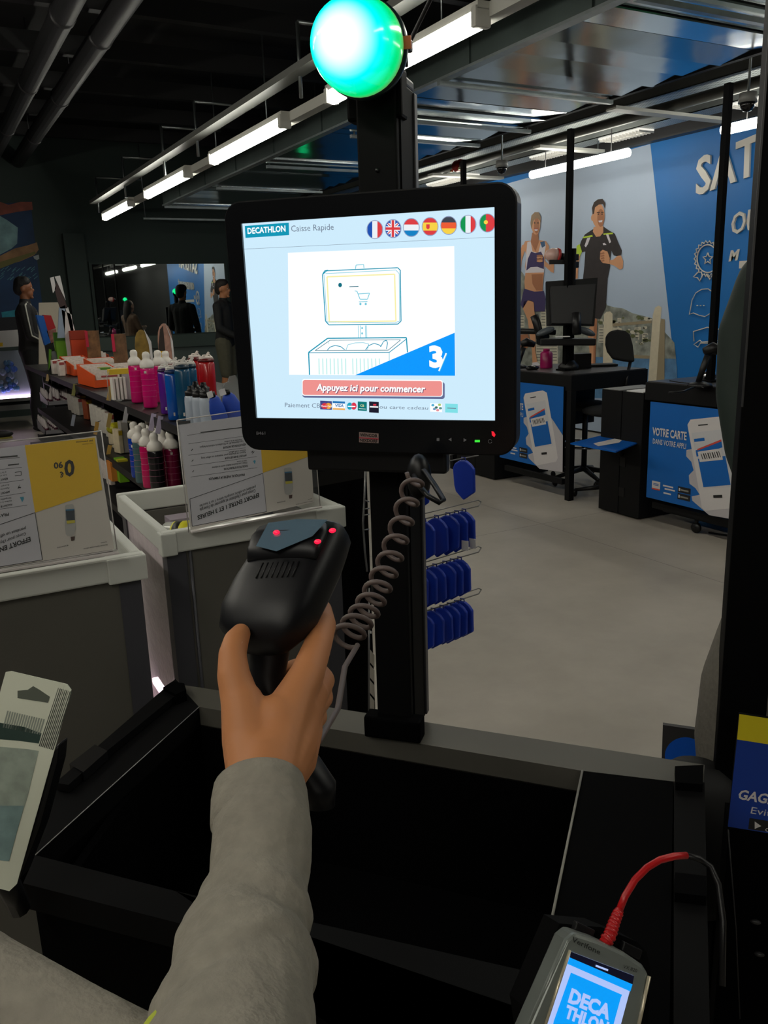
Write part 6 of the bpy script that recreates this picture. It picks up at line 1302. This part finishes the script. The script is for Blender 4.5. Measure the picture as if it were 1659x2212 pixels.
t = thing('desk_cable', 'thin black cables lying on the right-hand cash desk', 'cable', tuple(onz(1460, 835, .89)))
MB().tube([onz(1447, 822, .893), onz(1470, 826, .893), onz(1495, 828, .893), onz(1520, 838, .893)], .003, BLK, 6).build('cable', t); MB().tube([onz(1445, 848, .893), onz(1475, 846, .893), onz(1500, 836, .893)], .006, BLK, 6).build('cable', t)
q = onz(1530, 822, .89); tag(MB().ell((q.x, q.y, q.z + .03), (.05, .05, .03), CHR).build('chrome_dish'), 'small shiny metal dish on the right-hand cash desk', 'dish')
# blue square panel between desks
t = thing('blue_gate_panel', 'blue square panel with a white logo lying level between the cash desks', 'panel', (3.75, 3.93, .5))
gp = [onz(*p, .5) for p in ((1232, 957), (1300, 940), (1380, 955), (1330, 975))]
mb = MB(); mb.prism(gp, (0, 0, -.008), mat('panel blue', (0, 88, 176), .35)); mb.build('panel_board', t)
mb = MB(); mb.prism([onz(*p, .5015) for p in ((1282, 958), (1330, 947), (1343, 951), (1338, 956), (1292, 964))], (0, 0, .0005), PWH); mb.build('white_logo', t)
MB().box((3.86, 3.93, .485), (.08, .2, .02), DBK).tube([(3.86, 3.93, .48), (3.89, 3.93, .40)], .015, DBK, 8).build('bracket', t)
# chairs
t = thing('desk_chair', 'black office chair with a rounded backrest behind the desks', 'chair', (4.95, 4.80, 0))
dc = 5.95; B3 = lambda x, y, k=0: dep(x, y, dc + k)
mb = MB(); bkp = [(1311, 725), (1318, 715), (1335, 711), (1352, 714), (1362, 722), (1368, 745), (1372, 781), (1350, 779), (1326, 774), (1314, 758), (1310, 742)]
mb.prism([B3(*p) for p in bkp], R3 @ V((.0, 0, -.05)), mat('chair fabric black', (14, 14, 15), .9)); mb.build('backrest', t, bevel=.012)
st = B3(1352, 838, .0); MB().tube([B3(1363, 775, .03), B3(1356, 806, .03), st], .012, BLK, 8).build('back_stem', t)
MB().ell((st.x - .15, st.y - .05, .62), (.23, .23, .04), mat('chair fabric black', (14, 14, 15), .9)).build('seat', t); MB().tube([(st.x - .15, st.y - .05, .6), (st.x - .15, st.y - .05, .08)], .02, CHR, 10).build('gas_column', t)
MB().tube([st, V((st.x - .05, st.y - .02, .6)), V((st.x - .15, st.y - .05, .6))], .012, BLK, 8).build('back_bar', t)
for k in range(5): a = 2 * PI * k / 5; c = V((st.x - .15, st.y - .05, .08)); MB().tube([c, c + V((.26 * math.cos(a), .26 * math.sin(a), -.03))], [.02, .012], BLK, 8).ell(tuple(c + V((.26 * math.cos(a), .26 * math.sin(a), -.052))), (.02, .02, .028), BLK).build('star_leg', t)
t = thing('drafting_stool', 'black stool with a chrome foot ring seen under the first cash desk', 'stool', (4.42, 4.86, 0)); c = V((4.42, 4.86, 0))
MB().ell((c.x, c.y, .60), (.2, .2, .04), mat('chair fabric black', (14, 14, 15), .9)).build('seat', t); MB().tube([c + V((0, 0, .6)), c + V((0, 0, .1))], .022, BLK, 10).build('column', t)
MB().tube([c + V((.20 * math.cos(a), .20 * math.sin(a), .30)) for a in [2 * PI * k / 24 for k in range(24)]], .009, CHR, 8, closed=True).build('foot_ring', t)
for k in range(5): a = 2 * PI * k / 5 + .6; MB().tube([c + V((0, 0, .11)), c + V((.28 * math.cos(a), .28 * math.sin(a), .07))], [.024, .014], BLK, 8).lathe([(.02, -.01), (.028, 0), (.02, .01)], BLK, tuple(c + V((.28 * math.cos(a), .28 * math.sin(a), .029))), (1, 0, 0), 10).build('star_leg', t)
# ================================================================== people
def person(label, base, yaw, h, skin, top, legs, hair, arms='down', shorts=False, long_hair=False, head_turn=0., stripes=None):
    """standing figure, facing local +x"""
    base = V((base[0], base[1], 0)); Rz = rz3(yaw); s = h / 1.8
    t = thing('person', label, 'person', tuple(base), yaw)
    inv = MINV[t.name]
    P_ = lambda x, y, z: base + Rz @ V((x * s, y * s, z * s))
    sk = mat('skin %d %d' % skin[:2], skin, .5); tp = mat('cloth %d %d %d' % top, top, .8, var=.08, scale=20, bump=.1, bscale=30); lg = mat('cloth %d %d %d' % legs, legs, .85, var=.1, scale=25); hr = mat('hair %d %d %d' % hair, hair, .7, bump=.3, bscale=120)
    hx, hy, hz = .0, 0, 1.68
    Rh = Rz @ rz3(head_turn); Hh = lambda x, y, z: base + Rz @ V((.015 * s, 0, 1.67 * s)) + Rh @ V((x * s, y * s, z * s))
    if arms == 'front': arm = lambda q: [(P_(-.01, .19 * q, 1.44), .056 * s), (P_(.02, .25 * q, 1.14), .043 * s), (P_(.22, .14 * q, 1.02), .033 * s), (P_(.27, .10 * q, 1.01), .028 * s)]
    elif arms == 'down': arm = lambda q: [(P_(-.01, .19 * q, 1.44), .056 * s), (P_(-.03, .25 * q, 1.14), .043 * s), (P_(.05, .26 * q, .90), .032 * s), (P_(.07, .26 * q, .82), .03 * s)]
    else: arm = lambda q: [(P_(-.01, .19 * q, 1.44), .056 * s), (P_(.08, .24 * q, 1.16), .043 * s), (P_(.26, .12 * q, 1.22), .033 * s), (P_(.31, .08 * q, 1.24), .028 * s)]
    leg = lambda q: [(P_(0, .09 * q, .92), .098 * s), (P_(.02, .10 * q, .50), .062 * s), (P_(-.02, .10 * q, .30), .055 * s), (P_(-.03, .10 * q, .09), .038 * s)]
    ch = [[(P_(.01, 0, 1.50), .055 * s), (Hh(.0, 0, -.05), .055 * s)], [(P_(0, .13, 1.42), .085 * s), (P_(0, -.13, 1.42), .085 * s)], [(P_(.01, .05, 1.38), .115 * s), (P_(.01, .04, 1.12), .105 * s), (P_(0, .05, .96), .12 * s)], [(P_(.01, -.05, 1.38), .115 * s), (P_(.01, -.04, 1.12), .105 * s), (P_(0, -.05, .96), .12 * s)], arm(1), arm(-1), leg(1), leg(-1)]
    ells = [(Hh(.0, 0, .03), (.098 * s, .078 * s, .105 * s), Rh), (Hh(.035, 0, -.045), (.062 * s, .052 * s, .062 * s), Rh), (Hh(.098, 0, -.012), (.020 * s, .013 * s, .022 * s), Rh), (Hh(.085, 0, -.055), (.018 * s, .022 * s, .012 * s), Rh), (Hh(.075, 0, .03), (.02 * s, .05 * s, .01 * s), Rh),
            (Hh(-.005, .078, .0), (.02 * s, .01 * s, .03 * s), Rh), (Hh(-.005, -.078, .0), (.02 * s, .01 * s, .03 * s), Rh), (Hh(.078, 0, -.095), (.022 * s, .025 * s, .018 * s), Rh)]
    for q in (1, -1):
        a = arm(q); d = (a[3][0] - a[2][0]).normalized(); w = a[3][0]
        for f in range(4): o = Rz @ V((0, (f - 1.5) * .017 * s, 0)); ch.append([(w + o * .6 + d * .02 * s, .012 * s), (w + o + d * (.07 + .01 * (f in (1, 2))) * s + V((0, 0, -.01 * s)), .009 * s), (w + o + d * .085 * s + V((0, 0, -.03 * s)), .007 * s)])
        ch.append([(w, .014 * s), (w + Rz @ V((.02 * s, -.035 * q * s, .0)), .011 * s), (w + d * .05 * s + Rz @ V((.01 * s, -.045 * q * s, 0)), .008 * s)])
    blob('body', ch, sk, t, voxel=.009 * s, smooth=3, ells=ells)
    for q in (1, -1):
        MB().ell(Hh(.088, .03 * q, .012), (.006 * s, .012 * s, .006 * s), mat('eye white', (200, 196, 190), .3), Rh, 8, 6).ell(Hh(.0935, .03 * q, .012), (.003 * s, .005 * s, .005 * s), BLK, Rh, 8, 6).build('eye', t)
    # hair
    if long_hair: blob('hair', [[(Hh(-.03, 0, .05), .09 * s), (Hh(-.06, 0, -.06), .09 * s), (Hh(-.09, 0, -.22), .07 * s), (Hh(-.09, 0, -.32), .04 * s)]], hr, t, voxel=.012 * s, smooth=4)
    else: blob('hair', [[(Hh(-.02, 0, .065), .088 * s), (Hh(-.045, 0, .0), .075 * s)], [(Hh(.02, .02, .085), .065 * s), (Hh(.02, -.02, .085), .065 * s)]], hr, t, voxel=.009 * s, smooth=3)
    # clothes grown slightly outside the body
    g = .016 * s
    big = lambda c, n=None, e=g: [(p, r + e) for p, r in (c if n is None else c[:n])]
    jk = [[(P_(0, .12, 1.43), .088 * s + g * .5), (P_(0, -.12, 1.43), .088 * s + g * .5)], big(ch[2]), big(ch[3]), [(P_(.01, 0, 1.48), .075 * s), (P_(.01, 0, 1.525), .066 * s)], big(arm(1), 3, g * .8), big(arm(-1), 3, g * .8)]
    blob('jacket', jk, tp, t, voxel=.011 * s, smooth=4)
    if shorts: lgc = [[(p, r + g * 1.6) for p, r in leg(q)[:2]] for q in (1, -1)]
    else: lgc = [[(p, r + g * .9) for p, r in leg(q)] for q in (1, -1)]
    blob('shorts' if shorts else 'trousers', lgc + [[(P_(0, .05, .98), .125 * s), (P_(0, -.05, .98), .125 * s)]], lg, t, voxel=.011 * s, smooth=4)
    for q in (1, -1): MB().ell(P_(.05, .10 * q, .045), (.135 * s, .05 * s, .05 * s), mat('shoe dark', (26, 26, 28), .5), Rz, 14, 8).span(tuple(P_(.05, .10 * q, .0) - V((.04, .04, 0))), tuple(P_(.05, .10 * q, .018) + V((.04, .04, 0))), BLK).build('shoe', t)
    if stripes:
        sm = mat('white piping', (190, 190, 180), .6)
        for q in (-1,):
            a = arm(q); mb = MB(); o = Rz @ V((.02, -.058, 0)) * s
            mb.tube([P_(.035, -.07, 1.52), a[0][0] + o * 1.05 + V((0, 0, .045 * s)), a[0][0] + o * 1.15, a[1][0].lerp(a[0][0], .5) + o * 1.05, a[1][0] + o * 1.0, a[2][0] + o * .72], .010 * s, sm, 6)
            mb.tube([P_(.06, -.07, 1.50), P_(.11, -.10, 1.42), P_(.125, -.10, 1.30), P_(.13, -.09, 1.15)], .010 * s, sm, 6); mb.build('white_piping', t)
        MB().prism([P_(.06, -.135, 1.10), P_(.13, -.09, 1.10), P_(.13, -.09, .93), P_(.03, -.145, .93)], Rz @ V((.004, -.004, 0)), mat('pale grey panel', (128, 128, 120), .7)).prism([P_(.10, -.11, 1.42), P_(.13, -.085, 1.40), P_(.14, -.08, 1.12), P_(.115, -.10, 1.12)], Rz @ V((.004, -.004, 0)), mat('pale grey panel', (128, 128, 120), .7)).build('side_panel', t)
    return t
person('man in profile in a black jacket with white piping, standing beyond the shelf run', (1.215, 11.2), -.12, 1.84, (128, 78, 48), (26, 25, 26), (20, 20, 22), (14, 12, 12), 'front', stripes=True, head_turn=-.1)
person('man in a black jacket and khaki shorts seen from behind beside the touch screen', (3.93, 11.9), -.7, 1.80, (176, 118, 80), (26, 27, 28), (84, 82, 66), (30, 24, 20), 'front', shorts=True)
person('person with long dark hair in a brown top, seen only in the far mirror', (3.68, 9.1), -.4, 1.62, (160, 110, 80), (96, 74, 58), (40, 40, 46), (30, 24, 20), 'up', long_hair=True)
# person close at the right behind the pillar
rp = thing('person', 'person in a dark green jacket and grey marl trousers behind the right-hand pillar', 'person', (1.55, 1.05, 0))
GJ = mat('dark green jacket', (8, 30, 22), .7, var=.1, scale=10, bump=.15, bscale=20); GT = mat('grey marl trousers', (112, 108, 100), .9, var=.12, scale=110, bump=.2, bscale=150); RSK = mat('skin 176 118', (176, 118, 80), .5)
ax_ = dep(1850, 640, 1.5)
body = [[(V((ax_.x, ax_.y, 1.50)), .06), (V((ax_.x, ax_.y, 1.58)), .055)], [J(1700, 600, 1.45, 70), J(1980, 560, 1.60, 70)], [(V((ax_.x, ax_.y, 1.36)), .13), (V((ax_.x, ax_.y, .95)), .14)],
        [J(1664, 610, 1.48, 58), J(1625, 840, 1.48, 50), J(1640, 1030, 1.42, 44), J(1700, 1060, 1.44, 38), J(1760, 1050, 1.42, 34)], [J(1690, 1180, 1.5, 80), J(1615, 1520, 1.52, 66), J(1620, 1800, 1.6, 56), J(1632, 2180, 1.68, 44)], [J(1880, 1180, 1.5, 80), J(1850, 1520, 1.52, 66), J(1850, 1850, 1.6, 56), J(1850, 2180, 1.66, 44)]]
w0 = body[3][-1][0]; 
for f in range(4): o = Z3 = (R3 @ V((0, 1, 0))) * (f - 1.5) * .018; body.append([(w0 + o * .7, .014), (w0 + o + R3 @ V((.06, 0, -.03)), .010), (w0 + o + R3 @ V((.085, -.01, -.02)), .008)])
body.append([(w0, .016), (w0 + R3 @ V((.02, .04, .0)), .013), (w0 + R3 @ V((.055, .05, -.01)), .010)])
blob('body', body, RSK, rp, voxel=.008, smooth=4, ells=[((ax_.x, ax_.y, 1.68), (.10, .08, .12)), ((ax_.x - .09, ax_.y, 1.655), (.02, .014, .022)), ((ax_.x - .03, ax_.y, 1.61), (.06, .05, .055)), ((ax_.x, ax_.y + .08, 1.66), (.02, .01, .03)), ((ax_.x, ax_.y - .08, 1.66), (.02, .01, .03))])
for q in (1, -1): MB().ell((ax_.x - .088, ax_.y + .032 * q, 1.69), (.008, .014, .007), mat('eye white', (200, 196, 190), .3), None, 8, 6).ell((ax_.x - .0945, ax_.y + .032 * q, 1.69), (.003, .006, .006), BLK, None, 8, 6).build('eye', rp)
MB().ell((ax_.x - .090, ax_.y, 1.607), (.008, .022, .007), mat('lips', (140, 70, 60), .5), None, 10, 6).build('lips', rp)
blob('hair', [[(V((ax_.x + .02, ax_.y, 1.73)), .09), (V((ax_.x + .04, ax_.y, 1.66)), .08)]], mat('hair 30 24 20', (30, 24, 20), .7), rp, voxel=.01)
up = lambda c, g: [(p, r + g) for p, r in c]
blob('jacket', [up(body[1], .012), [(V((ax_.x, ax_.y, 1.42)), .15), (V((ax_.x, ax_.y, 1.2)), .16), (V((ax_.x, ax_.y, .98)), .17)], [J(1664, 612, 1.48, 72), J(1625, 720, 1.48, 72), J(1618, 850, 1.48, 70), J(1638, 960, 1.46, 72), J(1655, 1040, 1.42, 62), J(1700, 1060, 1.44, 54)], [(V((ax_.x, ax_.y, 1.50)), .085), (V((ax_.x, ax_.y, 1.53)), .075)]], GJ, rp, voxel=.009, smooth=4)
blob('trousers', [[J(1720, 1130, 1.5, 120), J(1660, 1330, 1.5, 90), J(1612, 1480, 1.52, 96), J(1600, 1600, 1.55, 98), J(1606, 1800, 1.6, 88), J(1625, 2100, 1.66, 62)], up(body[5], .022), [J(1720, 1100, 1.5, 120), J(1860, 1100, 1.52, 120)]], GT, rp, voxel=.009, smooth=4)
for (x, y) in ((1632, 2270), (1850, 2270)): q = dep(x, y, 1.68); MB().ell((q.x - .04, q.y, .05), (.14, .05, .05), mat('shoe dark', (26, 26, 28), .5), None, 14, 8).build('shoe', rp)
# a shopper's shoe at the far left edge
t = thing('person', 'shoe and lower leg of a person cut by the left edge beside the drinks chest', 'person', (.70, 10.9, 0))
blob('body', [[(V((.62, 10.75, .95)), .09), (V((.66, 10.75, .5)), .06), (V((.68, 10.75, .1)), .04)]], mat('skin 150 90', (150, 96, 60), .5), t, voxel=.01)
blob('orange_trousers', [[(V((.60, 10.75, 1.0)), .10), (V((.65, 10.75, .52)), .075)]], mat('orange cloth', (150, 84, 30), .8), t, voxel=.012)
MB().ell((.72, 10.74, .05), (.14, .05, .045), mat('shoe dark', (26, 26, 28), .5), None, 14, 8).build('shoe', t); MB().span((.6, 10.69, .0), (.84, 10.79, .018), mat('shoe sole pale', (170, 160, 80), .6)).build('shoe_sole', t)
# ================================================================== neighbouring checkout at the right edge
SF = Frame(tuple(dep(1590, 1650, 1.22)), PU, (0, 0, 1)); SH = lambda x, y, k=0: SF.hit(x, y, .0006 * k)
nk = thing('checkout_kiosk', 'black neighbouring self-checkout at the right edge, below the yellow and blue notice', 'checkout table', (1.1, .6, 0))
q0 = SH(1574, 1790); q1 = q0 + PU * .42; n_ = PN * -1
MB().prism([V((q0.x, q0.y, .02)), V((q1.x, q1.y, .02)), V((q1.x, q1.y, q0.z)), V((q0.x, q0.y, q0.z))], n_ * .07, KBL).build('cabinet', nk)
MB().tube([SH(1573, 1792, 1), SH(1590, 2010, 1), SH(1598, 2200, 1)], .0012, DGR, 5).build('edge_line', nk)
for (x, y) in ((1632, 1990), (1640, 2060)): MB().ell(tuple(SH(x, y, 2)), (.008, .004, .004), DGR, PR).build('latch', nk)
t = thing('notice_board', 'small notice with a yellow band over blue on the neighbouring checkout', 'sign', tuple(SH(1585, 1785)))
mb = MB(); mb.prism([SH(*p) for p in ((1597, 1542), (1760, 1567), (1738, 1812), (1572, 1785))], n_ * .006, BLK2)
mb.poly([SH(*p, 1) for p in ((1597, 1542), (1760, 1567), (1754, 1622), (1592, 1597))], mat('notice yellow', (206, 190, 20), .55)); mb.poly([SH(*p, 1) for p in ((1592, 1597), (1754, 1622), (1738, 1812), (1572, 1785))], mat('notice blue', (0, 50, 140), .55))
mb.text('GAGNEZ', SH(1592, 1725, 2), SH(1715, 1746, 2), SH(1599, 1704, 2), PWH, bold=.03); mb.text('Evitez', SH(1621, 1756, 2), SH(1692, 1768, 2), SH(1624, 1742, 2), PWH)
mb.poly([SH(*p, 2) for p in ((1619, 1766), (1720, 1782), (1718, 1804), (1616, 1790))], INKB); mb.poly([SH(*p, 3) for p in ((1630, 1773), (1644, 1783), (1630, 1789))], PWH); mb.text('GET', SH(1652, 1795, 3), SH(1690, 1801, 3), SH(1653, 1786, 3), PWH)
mb.build('printed_face', t)
# pillar beside it
q = dep(1600, 900, 1.32); pw = PU * .075; t = thing('monitor_pole', 'wide dark vertical pole cutting the right edge of the frame', 'pole', (q.x, q.y, 0))
c = q + pw * .5 - PN * .04
MB().box((c.x, c.y, 1.15), (.075, .08, 2.1), BLK2, PR, bev=.003).build('post', t)
e = q + PU * .001 + PN * .001; MB().box((e.x, e.y, 1.7), (.003, .003, .95), DGR, PR).build('edge_strip', t)
MB().box((c.x, c.y, .05), (.16, .16, .1), BLK2, PR).build('foot', t)
# grey panel with a blue disc and a black bag behind the table corner
PF = Frame(tuple(dep(1470, 1620, 1.62)), PU, (0, 0, 1)); PHt = lambda x, y, k=0: PF.hit(x, y, .0008 * k)
t = thing('floor_sign', 'small grey stand-up sign with a blue disc behind the far right table corner', 'sign', tuple(PHt(1432, 1660)))
mb = MB(); mb.prism([PHt(*p) for p in ((1432, 1566), (1530, 1580), (1528, 1690), (1428, 1680))], n_ * .01, mat('sign dark grey', (50, 48, 48), .6)); mb.poly([PHt(1480 + 44 * math.cos(a), 1632 + 40 * math.sin(a), 1) for a in [2 * PI * k / 28 for k in range(28)]], mat('sign blue', (16, 90, 200), .5)); mb.build('sign_face', t)
b = PHt(1480, 1685); MB().tube([b, V((b.x, b.y, .02))], .012, BLK, 8).lathe([(.10, 0), (.10, .015), (.02, .02)], BLK, (b.x, b.y, 0)).build('stand', t)
bgc = dep(1500, 1700, 1.50); t = thing('black_bag', 'rounded black bag in front of the grey sign, behind the table corner', 'bag', (bgc.x, bgc.y, 0))
rg = []
for z, w_, d_ in ((.30, .08, .05), (.34, .10, .065), (.45, .105, .07), (bgc.z + .01, .085, .055), (bgc.z + .045, .04, .03)): rg.append([V((bgc.x, bgc.y, z)) + PU * (w_ * math.cos(a)) + PN * (d_ * math.sin(a)) for a in [2 * PI * q / 18 for q in range(18)]])
loft(rg, mat('bag black', (16, 16, 17), .7)).build('bag_body', t); MB().tube([V((bgc.x, bgc.y, .30)), V((bgc.x, bgc.y, .0))], .05, BLK2, 12).build('trolley_base', t)
# two more checkouts whose green domes show in the mirror
for (x, y, lb) in ((4.42, 9.6, 'second self-checkout with a green dome, hidden behind the touch screen and seen in the mirror'), (5.35, .9, 'third self-checkout with a green dome beyond the right edge, seen in the mirror')):
    t = thing('checkout_kiosk', lb, 'checkout table', (x, y, 0))
    MB().span((x - .3, y - .25, .02), (x + .3, y + .25, .75), KBL).build('cabinet', t); MB().box((x, y + .2, 1.2), (.06, .08, .95), BLK2).build('pole', t); MB().box((x, y + .12, 1.3), (.40, .04, .34), BLK).build('monitor_shell', t)
    MB().lathe([(.055, -.02), (.055, 0), (.045, .035), (.025, .06), (0, .066)], mat('green dome', (0, 240, 140), .3, emit=1.3), (x, y + .2, 1.75), (0, 1, 0), 20).lathe([(.05, .0), (.058, .02), (.05, .021)], BLK, (x, y + .2, 1.71), (0, 1, 0), 20).build('green_dome', t)
